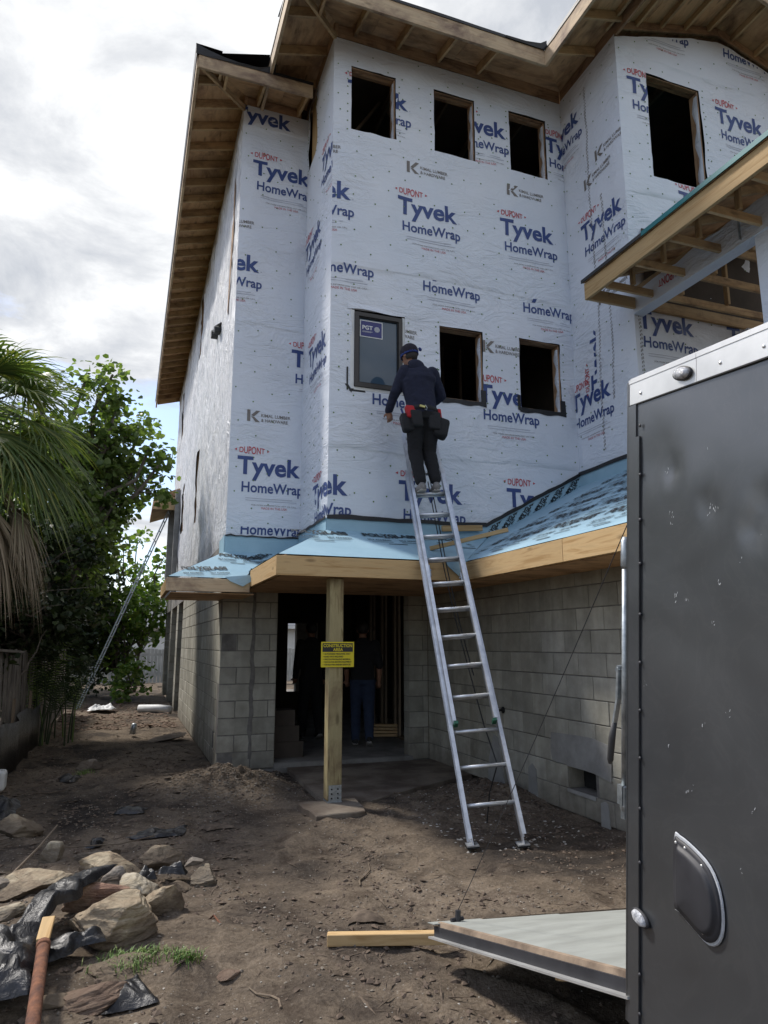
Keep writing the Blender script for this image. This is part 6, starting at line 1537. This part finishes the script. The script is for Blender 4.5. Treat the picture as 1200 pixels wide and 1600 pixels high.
mb = MB(); mb.tube([(-.45, 6.0, .03), (.05, 5.95, .03), (.3, 6.1, .03)], .005, 5); o = mb.build('twig', 'stud', None); tag(o, 'thin pale twig lying behind the whitish stone', 'twig')
mb = MB(); mb.tube([(.42, 4.1, .01), (.55, 4.3, .02), (.60, 3.95, .02), (.50, 3.75, .01)], .006, 5); o = mb.build('root', 'rust', None); tag(o, 'thin curved root in the dirt right of the largest boulder', 'root')
mb = MB(); mb.box((-1.29, 8.5, .0), (-1.10, 8.68, .21)); o = mb.build('white_bucket', 'white', None); md = o.modifiers.new('b', 'BEVEL'); md.width = .04; md.segments = 4; tag(o, 'white plastic container at the far left edge', 'container')
mb = MB(); mb.tube([(.35, 17.4, .06), (.75, 17.2, .07), (1.0, 16.9, .06)], .09, 10); o = mb.build('roll', 'white', None, smooth=True); tag(o, 'white roll lying on the ground past the side wall', 'roll')
plastic('rag', [(-.75, 17.6, .05), (-.2, 17.4, .1), (-.15, 17.9, .05), (-.7, 18.1, .05)], 'crumpled white rag on the rubble at the far end', 15, .15, m='white', cat='rag')
mb = MB(); mb.tube([(.18, 12.7, .05), (.20, 12.7, .20), (.20, 12.7, .22)], [.05, .045, .02], 8); o = mb.build('bottle', 'galv', None, smooth=True); tag(o, 'small crumpled bottle standing on the dirt in the shade', 'bottle')

# scattered grit, wood chips, leaf litter (uncountable)
def scatter(name, n, area, smin, smax, m, seed, flat=.6, dens=None, shape='ico'):
    r = np.random.default_rng(seed); mb = MB()
    base = [(1,0,0),(-1,0,0),(0,1,0),(0,-1,0),(0,0,1),(0,0,-1)]; bf = [(0,2,4),(2,1,4),(1,3,4),(3,0,4),(2,0,5),(1,2,5),(3,1,5),(0,3,5)]
    k = 0; tries = 0
    while k < n and tries < n*12:
        tries += 1
        x = r.uniform(area[0], area[1]); y = area[2]+(area[3]-area[2])*r.random()**1.4
        if dens and r.random() > dens(x, y): continue
        if x > 1.1 and y > 8.9 or x > 3.88: continue
        k += 1; s_ = smin*(smax/smin)**r.random()
        rot = Matrix.Rotation(r.uniform(0, 6.28), 3, 'Z') @ Matrix.Rotation(r.uniform(-.5, .5), 3, 'X')
        sc_ = Vector((s_*r.uniform(.7, 1.3), s_*r.uniform(.6, 1), s_*flat*r.uniform(.5, 1))) if shape == 'ico' else Vector((s_*r.uniform(1.5, 4), s_*.25, s_*.12))
        c = Vector((x, y, gh(x, y)+sc_.z*.4))
        mb.add([c+rot@Vector((q[0]*sc_.x, q[1]*sc_.y, q[2]*sc_.z)) for q in base], bf)
    o = mb.build(name, m, None, fixn=False); tag(o, kind='stuff'); return o
nd = lambda s_, sh, th: (lambda x, y: 1.0 if noise.noise(Vector((x*s_+sh, y*s_, 1))) > th else .12)
MT['grit'] = mat('grit', (.26, .225, .18), (.13, .105, .08), 30, .95); MT['clod'] = mat('earth_clod', (.17, .125, .09), (.09, .065, .048), 20, .95); MT['shell'] = mat('shell_grit', (.55, .52, .46), (.38, .35, .30), 30, .9)
scatter('pebbles', 5000, (-1.6, 3.9, 2.6, 11), .004, .014, 'grit', 1, dens=nd(1.4, 3, .02))
scatter('earth_clods', 6500, (-1.6, 3.9, 2.5, 12), .005, .026, 'clod', 2, dens=nd(1.1, 9, -.05))
scatter('shell_grit', 700, (-1.6, 3.9, 2.6, 10), .003, .008, 'shell', 3)
scatter('twig_litter', 1500, (-1.6, 3.9, 2.6, 14), .008, .03, 'twigm', 4, shape='t', dens=nd(1.3, 5, .05))
scatter('mound_litter', 2600, (.45, 1.75, 7.6, 8.85), .006, .022, 'twigm', 5, shape='t', dens=lambda x, y: math.exp(-(((x-1.05)/.4)**2+((y-8.3)/.45)**2)))
scatter('mound_grit', 1600, (.45, 2.1, 7.0, 8.9), .005, .018, 'grit', 6, dens=lambda x, y: math.exp(-(((x-1.15)/.5)**2+((y-8.1)/.6)**2)))
scatter('spoil_grit', 1600, (2.7, 3.9, 5.2, 7.8), .006, .022, 'clod', 7, dens=lambda x, y: math.exp(-(((x-3.45)/.4)**2+((y-6.6)/.8)**2)))
scatter('spoil_leaves', 260, (2.5, 3.7, 5.0, 7.4), .01, .022, 'shell', 8, flat=.2)
scatter('yard_debris', 700, (-1.2, 1.0, 5.5, 15), .012, .05, 'twigm', 14, flat=.35, dens=nd(1.2, 2, .05))
scatter('bark_pieces', 260, (-1.2, 3.4, 3, 13), .012, .035, 'twigm', 15, shape='t')
scatter('far_litter', 1200, (-1.2, 1.0, 14, 20), .02, .08, 'rockr', 9, flat=.3)
# grass tufts
def gm():
    m, nt, b = mat_base('grass_green'); f = N(nt, 'ShaderNodeNewGeometry'); col = ramp(nt, f.outputs['Random Per Island'], [(0, (.07, .15, .02)), (.6, (.13, .24, .04)), (1, (.26, .30, .09))]); nt.links.new(col, b.inputs['Base Color']); b.inputs['Roughness'].default_value = .6; return m
MT['grass'] = gm()
def tuft(c, rx, ry, n, h, label, seed):
    r = random.Random(seed); mb = MB()
    for _ in range(n):
        x = c[0]+r.gauss(0, rx); y = c[1]+r.gauss(0, ry); z = gh(x, y)-.003; a = r.uniform(0, 6.28); l = h*r.uniform(.4, 1.1); d = Vector((math.cos(a), math.sin(a), 0)); w_ = Vector((-d.y, d.x, 0))*.0022; b0 = Vector((x, y, z)); b1 = b0+d*l*.25+Vector((0,0,l*.6)); b2 = b0+d*l*.75+Vector((0,0,l*.8))
        mb.add([b0-w_, b0+w_, b1+w_*.8, b1-w_*.8, b2], [(0, 1, 2, 3), (3, 2, 4)])
    o = mb.build('grass_tuft', 'grass', None, fixn=False); tag(o, label, 'grass tuft', 'grass tufts'); return o
tuft((.10, 3.80), .07, .05, 340, .055, 'bright green grass tuft in front of the largest boulder', 1); tuft((.20, 3.88), .06, .02, 120, .04, 'thin strip of grass at the foot of the largest boulder', 4)
tuft((.35, 3.74), .04, .03, 190, .05, 'small round grass tuft right of the bigger tuft', 2); tuft((-.38, 9.35), .06, .06, 90, .08, 'grass tuft beside the lone grey stone', 3); tuft((-.73, 4.75), .05, .05, 50, .06, 'sparse grass at the left edge by the dark flat slab', 5)
# ------------------------------------------------------------------ vegetation
def leafmat(name, c, trans=.35, rough=.45):
    m = bpy.data.materials.new(name); m.use_nodes = True; nt = m.node_tree; b = nt.nodes['Principled BSDF']; out = nt.nodes['Material Output']
    g = N(nt, 'ShaderNodeNewGeometry'); lo, mid, hi = c
    col = ramp(nt, g.outputs['Random Per Island'], [(0, lo), (.55, mid), (1, hi)]); 
    nt.links.new(col, b.inputs['Base Color']); b.inputs['Roughness'].default_value = rough; b.inputs['Specular IOR Level'].default_value = .4
    t = N(nt, 'ShaderNodeBsdfTranslucent'); nt.links.new(mix(nt, 1.0, col, (1.3, 1.5, .6), 'MULTIPLY'), t.inputs[0]); ms = N(nt, 'ShaderNodeMixShader'); ms.inputs[0].default_value = trans
    nt.links.new(b.outputs[0], ms.inputs[1]); nt.links.new(t.outputs[0], ms.inputs[2]); nt.links.new(ms.outputs[0], out.inputs[0]); return m
MT['leaf'] = leafmat('broad_green_leaf', ((.085, .125, .042), (.15, .21, .07), (.27, .32, .13)), .45)
MT['leafy'] = leafmat('yellow_green_leaf', ((.07, .13, .03), (.13, .20, .05), (.22, .27, .07)), .45)
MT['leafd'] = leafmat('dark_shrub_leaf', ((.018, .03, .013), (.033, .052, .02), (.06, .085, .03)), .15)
MT['bark'] = mat('grey_bark', (.17, .145, .12), (.09, .075, .06), 9, .95, bstr=.8, bscale=18, stretch=(1, 1, .25))
MT['palmleaf'] = leafmat('palm_leaf', ((.07, .11, .04), (.13, .18, .06), (.26, .26, .09)), .35)
MT['palmdead'] = leafmat('dead_palm_leaf', ((.16, .12, .08), (.26, .20, .14), (.36, .29, .21)), .1, .8)
MT['palmbark'] = mat('palm_trunk', (.16, .13, .10), (.08, .065, .05), 12, .95, bstr=.9, bscale=20)
def leaf_cloud(name, clusters, size, m, parent, seed, squash=.8, droop=.2, round_=True):
    """clusters: list of (center, radius, count). Each leaf: a folded blade of 2 quads"""
    r = np.random.default_rng(seed); C = []; 
    for c, rad, n in clusters:
        d = r.normal(size=(n, 3)); d /= np.linalg.norm(d, axis=1)[:, None]; q = rad*(r.random(n)**.45)[:, None]; C.append(np.array(c)+d*q*np.array([1, 1, squash]))
    C = np.concatenate(C); n = len(C); s_ = size*(.55+.75*r.random(n))
    ax = r.normal(size=(n, 3)); ax[:, 2] = ax[:, 2]*.5-droop; ax /= np.linalg.norm(ax, axis=1)[:, None]
    nr = r.normal(size=(n, 3))*.75+np.array([0, 0, .9]); sd = np.cross(ax, nr); sd /= np.linalg.norm(sd, axis=1)[:, None]; nn = np.cross(sd, ax)
    w_ = .5 if round_ else .22
    P = lambda a, b, c: C+ax*(a*s_)[:, None]+sd*(b*s_)[:, None]+nn*(c*s_)[:, None]
    o = np.ones(n); V = np.stack([P(-.1*o, 0*o, 0*o), P(.2*o, w_*o*.95, .12*o), P(.68*o, w_*o*.85, .10*o), P(1.0*o, 0*o, -.08*o), P(.68*o, -w_*o*.85, .10*o), P(.2*o, -w_*o*.95, .12*o)], 1).reshape(-1, 3)
    me = bpy.data.meshes.new(name); me.vertices.add(len(V)); me.vertices.foreach_set('co', V.ravel())
    b = (np.arange(n)*6)[:, None]; I = np.concatenate([b+np.array([[0, 1, 2, 3]]), b+np.array([[0, 3, 4, 5]])], 1).ravel()
    me.loops.add(len(I)); me.loops.foreach_set('vertex_index', I); me.polygons.add(2*n); me.polygons.foreach_set('loop_start', np.arange(2*n)*4); me.polygons.foreach_set('loop_total', np.full(2*n, 4)); me.update(calc_edges=True); me.validate()
    me.materials.append(MT[m]); ob = bpy.data.objects.new(name, me); link(ob, parent); return ob
def limb_path(a, b, wob, n, r):
    a, b = Vector(a), Vector(b); return [a+(b-a)*k/n+Vector((r.gauss(0, wob), r.gauss(0, wob), r.gauss(0, wob)))*math.sin(math.pi*k/n) for k in range(n+1)]
def tree(name, base, tips, label, cat, seed, leafsize, m, trunk_r=.12, cr=.55, per=90, fork=None, group=None, sq=.8, twigs=5):
    r = random.Random(seed); root = empty(name, base, label, cat, group); fk = Vector(fork or (base[0], base[1], base[2]+1.2)); mb = MB()
    mb.tube(limb_path(base, fk, .04, 4, r), [trunk_r, trunk_r*.9, trunk_r*.85, trunk_r*.8, trunk_r*.75], 9); mb.build('trunk', 'bark', root, smooth=True)
    cl = []; lb = MB()
    for t in tips:
        t = Vector(t); L = (t-fk).length; p = limb_path(fk, t, L*.05, 5, r); lb.tube(p, [trunk_r*.5*(1-.8*k/5)+.008 for k in range(6)], 6)
        cl.append((t, cr*r.uniform(.7, 1.1), int(per*r.uniform(.7, 1.2))))
        for q in range(twigs):
            s0 = p[r.choice((2, 3, 4))]; e = s0+Vector((r.gauss(0, 1), r.gauss(0, 1), r.gauss(.4, .7))).normalized()*r.uniform(.5, 1.1)*cr*1.5
            lb.tube([s0, (s0+e)/2+Vector((0, 0, .04)), e], [.018, .012, .005], 5); cl.append((e, cr*r.uniform(.35, .75), int(per*r.uniform(.25, .6))))
    lb.build('limb', 'bark', root, smooth=True); leaf_cloud('crown', cl, leafsize, m, root, seed, sq); return root
R1_ = random.Random(5)
tips = []
for k in range(26):
    a = R1_.uniform(0, 6.28); e = R1_.uniform(-.2, 1.0); q = R1_.uniform(.6, 1.0)
    tips.append((-1.65+1.5*math.cos(a)*math.cos(e)*q, 13.4+1.6*math.sin(a)*math.cos(e)*q, 3.9+2.15*math.sin(e)*q))
tips += [(-.75, 12.8, 5.9), (-.45, 12.9, 5.7), (-.55, 12.9, 6.3), (-1.0, 13, 6.2), (.15, 13, 5.0), (.35, 13.1, 4.75), (-1.6, 13, 6.0), (-1.9, 13, 6.1), (-.35, 13.2, 4.2), (-.45, 13.2, 3.6), (-.7, 13.2, 5.2), (-.3, 13.3, 5.3), (-.9, 13.0, 4.6), (-.55, 13.4, 4.7), (0, 13.6, 5.6), (-1.2, 12.9, 5.5), (-.1, 13.2, 4.6)]
tree('broadleaf_tree', (-1.6, 13.6, 0), tips, 'tall broadleaf tree with round bright leaves behind the palm', 'tree', 3, .105, 'leaf', .16, .50, 92, (-1.4, 13.4, 2.0))
tips = [(-2.0+R1_.uniform(-1.2, .85), 12.2+R1_.uniform(-1, 1.4), R1_.uniform(1.2, 3.3)) for _ in range(30)]
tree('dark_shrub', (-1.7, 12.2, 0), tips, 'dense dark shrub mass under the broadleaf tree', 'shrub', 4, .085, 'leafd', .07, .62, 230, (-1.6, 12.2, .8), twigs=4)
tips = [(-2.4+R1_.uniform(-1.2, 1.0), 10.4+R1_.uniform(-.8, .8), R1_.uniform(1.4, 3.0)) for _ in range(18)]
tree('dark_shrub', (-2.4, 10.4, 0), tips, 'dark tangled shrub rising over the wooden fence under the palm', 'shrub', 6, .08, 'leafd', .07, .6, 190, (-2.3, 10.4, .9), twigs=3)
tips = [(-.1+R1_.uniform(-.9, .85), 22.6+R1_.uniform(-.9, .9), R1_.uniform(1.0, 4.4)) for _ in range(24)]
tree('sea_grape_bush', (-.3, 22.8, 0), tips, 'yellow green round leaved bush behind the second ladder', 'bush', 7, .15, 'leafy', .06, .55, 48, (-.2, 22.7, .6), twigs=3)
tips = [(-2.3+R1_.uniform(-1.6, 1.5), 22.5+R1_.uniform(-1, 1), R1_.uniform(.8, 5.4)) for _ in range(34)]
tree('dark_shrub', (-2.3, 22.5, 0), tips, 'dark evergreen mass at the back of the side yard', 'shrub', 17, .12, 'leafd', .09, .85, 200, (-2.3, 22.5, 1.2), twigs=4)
tips = [(.55+R1_.uniform(-.5, .6), 24+R1_.uniform(-.9, .9), R1_.uniform(2.2, 5.0)) for _ in range(9)]
tree('sea_grape_bush', (.3, 24.2, 0), tips, 'taller light green bush further back, against the sky and rear roof', 'bush', 8, .14, 'leafy', .06, .5, 45, (.4, 24, 1.4), twigs=3)
tips = [(.1+R1_.uniform(-.5, .5), 20.5+R1_.uniform(-.5, .5), R1_.uniform(.2, 1.0)) for _ in range(5)]
tree('sea_grape_bush', (.1, 20.5, 0), tips, 'low bright bush at the end of the dirt strip', 'bush', 9, .12, 'leafy', .04, .4, 50, (.1, 20.5, .3), twigs=2)
for i, (x, y, h, rr_) in enumerate(((-5.5, 17, 6.5, 2.4), (-7.5, 12, 5.8, 2.4), (-9, 24, 7, 3), (-3.5, 27, 5.5, 2.2), (14, 34, 7, 3), (4.5, 48, 6, 3), (-12, 6, 6, 2.6))):
    tips = [(x+R1_.gauss(0, rr_*.45), y+R1_.gauss(0, rr_*.45), h*R1_.uniform(.35, 1)) for _ in range(16)]
    tree('background_tree', (x, y, 0), tips, ['background tree behind the palm, nearest of the row', 'background tree left of the palm', 'far background tree on the left', 'background tree beyond the side yard bushes', 'background tree behind the house on the right', 'background tree behind the neighbouring house', 'background tree outside the frame to the left'][i], 'tree', 20+i, .22, 'leaf' if i % 2 else 'leafd', .16, rr_*.36, 110, (x, y, h*.3), twigs=3, group='trees in the background')
# thin bare branches in the shade
for i, (a, b_) in enumerate((((-1.7, 10.9, 2.3), (-.75, 11.2, 2.9)), ((-1.9, 10.6, 2.0), (-.5, 11.3, 2.35)), ((-1.3, 10.6, 1.1), (-1.05, 10.7, 1.7)), ((-1.6, 10.7, 1.9), (-.9, 10.8, 2.05)))):
    mb = MB(); mb.tube(limb_path(a, b_, .05, 5, R1_), [.016, .014, .012, .009, .006, .004], 5); o = mb.build('bare_branch', 'bark'); tag(o, ['bare branch slanting up through the dark shrub', 'long bare branch bending over in the dark shrub', 'short bare stick above the wooden fence', 'low bare branch in the dark shrub'][i], 'branch')

# cabbage palm
palm = empty('cabbage_palm', (-2.2, 9.4, 0), 'cabbage palm with fan fronds and a skirt of dead brown leaves at the left edge', 'palm')
mb = MB(); pr = random.Random(2); pts = [(-2.2+.03*k, 9.4, .0+.5*k) for k in range(9)]; mb.tube(pts, [.20+.02*math.sin(k*2) for k in range(9)], 12); mb.build('trunk', 'palmbark', palm, smooth=True)
for k in range(30):
    a = k*2.4; z = 1.6+k*.08; p = Vector((-2.2+.03*z*2, 9.4, z)); d = Vector((math.cos(a), math.sin(a), 0)); mb = MB(); mb.beam(p+d*.17, p+d*.30+Vector((0,0,.22)), .07, .02, d); mb.build('leaf_boot', 'palmbark', palm)
PC = Vector((-1.98, 9.4, 4.30))
def frond(az, el, pet, fan, m, seed, dead=False, nleaf=34, c0=PC):
    r = random.Random(seed); d = Vector((math.cos(az)*math.cos(el), math.sin(az)*math.cos(el), math.sin(el))); up_ = Vector((0,0,1))
    mb = MB(); pts = [];
    for k in range(6): t = k/5; pts.append(c0+d*pet*t-up_*(.18 if not dead else .35)*pet*t*t)
    mb.tube(pts, [.018-.002*k for k in range(6)], 5)
    dd = (pts[-1]-pts[-2]).normalized(); side = dd.cross(up_).normalized(); nn = side.cross(dd).normalized(); hub = pts[-1]
    for i in range(nleaf):
        q = (i/(nleaf-1)-.5)*2; a = q*(1.95 if not dead else .8); L = fan*(1-.28*abs(q))*r.uniform(.9, 1.08)
        ld = (dd*math.cos(a)+side*math.sin(a)).normalized(); ld = (ld+nn*(.16*abs(q))-(nn*.0)).normalized()
        dr = (.62 if not dead else 1.1)*r.uniform(.7, 1.3)
        cols = []; w0 = .017 if not dead else .014
        for s_ in (0, .3, .58, .8, 1.0):
            p = hub+ld*L*s_*(1-.12*s_*dr)-up_*dr*L*max(0, s_-.25)**1.7
            ww = w0*(0.35+1.3*s_ if s_ < .5 else 1.0*(1-s_)*1.9+.04); wv = ld.cross(nn).normalized()*ww; cols.append((p-wv, p+nn*ww*.5*(1 if not dead else .2), p+wv))
        vs = [v for c in cols for v in c]; fs = []
        for k in range(4):
            for j in (0, 1): fs.append((k*3+j, k*3+j+1, (k+1)*3+j+1, (k+1)*3+j))
        mb.add(vs, fs)
    mb.build('dead_frond' if dead else 'frond', m, palm, fixn=False)
for k in range(40):
    az = k*2.39996; el = 1.15-1.85*(k/39)
    frond(az+pr.uniform(-.15, .15), el+pr.uniform(-.1, .1), pr.uniform(.65, .95), pr.uniform(.85, 1.1), 'palmleaf', 100+k)
for k, (az, el) in enumerate(((-.3, -.2), (-.9, -.35), (.2, -.4), (-.55, -.55), (-.1, -.65))): frond(az, el, pr.uniform(.85, 1.0), pr.uniform(.9, 1.1), 'palmleaf', 170+k)
for k in range(18):
    az = -1.9+k*.2+pr.uniform(-.1, .1); frond(az, -.75+pr.uniform(-.15, .1), pr.uniform(.75, 1.05), pr.uniform(.8, 1.0), 'palmdead', 200+k, True, 22, PC-Vector((0, 0, .35)))
# slender palm stems / fern clump by the fence
fern = empty('areca_clump', (-1.0, 12.4, 0), 'clump of slender yellowish stems with feathery leaves beside the fence', 'shrub')
for k in range(22):
    x = -1.15+pr.gauss(0, .22); y = 12.3+pr.gauss(0, .35); h = pr.uniform(1.0, 2.0); dx = pr.gauss(.1, .25); dy = pr.gauss(-.1, .2); pts = [Vector((x+dx*t*t, y+dy*t*t, h*(t-.2*t*t))) for t in (0, .25, .5, .75, 1)]
    mb = MB(); mb.tube(pts, [.014, .012, .010, .007, .003], 5)
    for q in range(18):
        t = .45+.55*q/17; i = min(3, int(t*4)); p = pts[i]+(pts[i+1]-pts[i])*(t*4-i); tg = (pts[i+1]-pts[i]).normalized(); sdv = tg.cross(Vector((pr.uniform(-.3, .3), 1, .2))).normalized()
        for s_ in (-1, 1): e = p+(sdv*s_+tg*.7).normalized()*.20-Vector((0, 0, .05)); w_ = tg*.008; mb.add([p-w_, p+w_, e], [(0, 1, 2)])
    mb.build('stem', 'leafd' if k % 3 else 'leaf', fern, fixn=False)

# ------------------------------------------------------------------ fences and neighbour
MT['fencew'] = wood('weathered_fence_board', (.24, .215, .19), (.15, .13, .115), (.06, .05, .045), .2)
fen = empty('wooden_fence', (-1.33, 9, 0), 'leaning weathered grey board fence along the left edge', 'fence')
y = 6.6; k = 0
while y < 17.5:
    x = -1.36+.015*(y-9)+pr.uniform(-.012, .012); h = 1.42+pr.uniform(-.03, .03)-.006*(y-9); ln = .05+pr.uniform(-.02, .02)
    board('fence_board', fen, (x, y, .02), (x+ln*-1, y, h), .016, .138, 'fencew', up=(0,1,0)); y += .146; k += 1
board('fence_rail', fen, (-1.47, 6.6, 1.12), (-1.32, 17.4, 1.08), .04, .085, 'fencew'); board('fence_rail', fen, (-1.42, 6.6, .35), (-1.28, 17.4, .32), .04, .085, 'fencew')
board('fence_cap', fen, (-1.40, 8.9, 1.44), (-1.30, 10.3, 1.40), .10, .03, 'fencew')
sf = empty('silt_fence', (-1.2, 8, 0), 'black silt fence fabric at the foot of the wooden fence', 'silt fence')
mb = MB(); vs = []
for k in range(40): yy = 6.4+k*.15; xx = -1.20+.03*math.sin(k*.9)+.005*(yy-8); vs += [(xx, yy, gh(xx, yy)-.02), (xx-.03+.02*math.sin(k*1.7), yy, .62+.04*math.sin(k*.5))]
mb.add(vs, [(2*k, 2*k+2, 2*k+3, 2*k+1) for k in range(39)]); o = mb.build('fabric', 'plastic', sf, smooth=True, fixn=False); md = o.modifiers.new('t', 'SOLIDIFY'); md.thickness = .004
for yy in (6.6, 8.2, 9.8, 11.4): board('stake', sf, (-1.24, yy, 0), (-1.25, yy, .85), .035, .035, 'stud', up=(0,1,0))
bf = empty('white_fence', (0, 30, 0), 'pale picket fence closing the side yard at the back', 'fence')
MT['fencepale'] = mat('pale_fence_paint', (.46, .47, .45), (.33, .34, .33), 3, .8)
x = -3.0
while x < 8.6:
    mb = MB(); mb.box((x, 30, 0), (x+.125, 30.02, 1.32+.02*math.sin(x*9))); mb.build('picket', 'fencepale', bf); x += .14
mb = MB(); mb.box((-3, 30.02, .3), (8.6, 30.06, .4)); mb.box((-3, 30.02, 1.05), (8.6, 30.06, 1.15)); mb.build('fence_rail', 'fencepale', bf)
nh = empty('neighbour_house', (1.5, 44, 0), 'low neighbouring house with white walls and grey shingle roof', 'house')
MT['shingle'] = mat('grey_shingles', (.17, .18, .20), (.11, .115, .13), 12, .9, bstr=.6, bscale=14, stretch=(1, 6, 6))
mb = MB(); mb.box((-2.2, 41, 0), (12, 50, 2.55)); mb.build('wall', 'white', nh)
mb = MB(); mb.prism([(-2.8, 40.4, 2.5), (12.5, 40.4, 2.5), (9.5, 45.5, 4.2), (.6, 45.5, 4.2)], (0, 0, .08)); mb.prism([(-2.8, 40.4, 2.5), (.6, 45.5, 4.2), (-2.8, 50.6, 2.5)], (0, 0, .08)); mb.prism([(-2.8, 50.6, 2.5), (.6, 45.5, 4.2), (9.5, 45.5, 4.2), (12.5, 50.6, 2.5)], (0, 0, .08)); mb.build('roof', 'shingle', nh)
mb = MB(); mb.box((-2.85, 40.36, 2.40), (12.5, 40.42, 2.56)); mb.build('fascia', 'white', nh)
mb = MB(); mb.box((2.2, 40.97, .9), (3.4, 41, 2.1)); mb.build('window', 'glass', nh)
# second ladder leaning on the far end of the side wall
l2 = empty('ladder', (-1.0, 18.4, 0), 'second aluminium ladder leaning across the side yard against the far end of the house', 'ladder')
a0, b0 = Vector((-1.02, 18.3, .02)), Vector((.98, 19.6, 5.50)); wv = Vector((.05, .38, 0)); d0 = (b0-a0).normalized()
for o_ in (Vector((0, 0, 0)), wv): mb = MB(); mb.beam(a0+o_, b0+o_, .025, .06, wv); mb.build('rail', 'galv', l2)
for k in range(1, 19): p = a0+d0*k*.305; mb = MB(); mb.tube([p, p+wv], .016, 6); mb.build('rung', 'alu', l2)
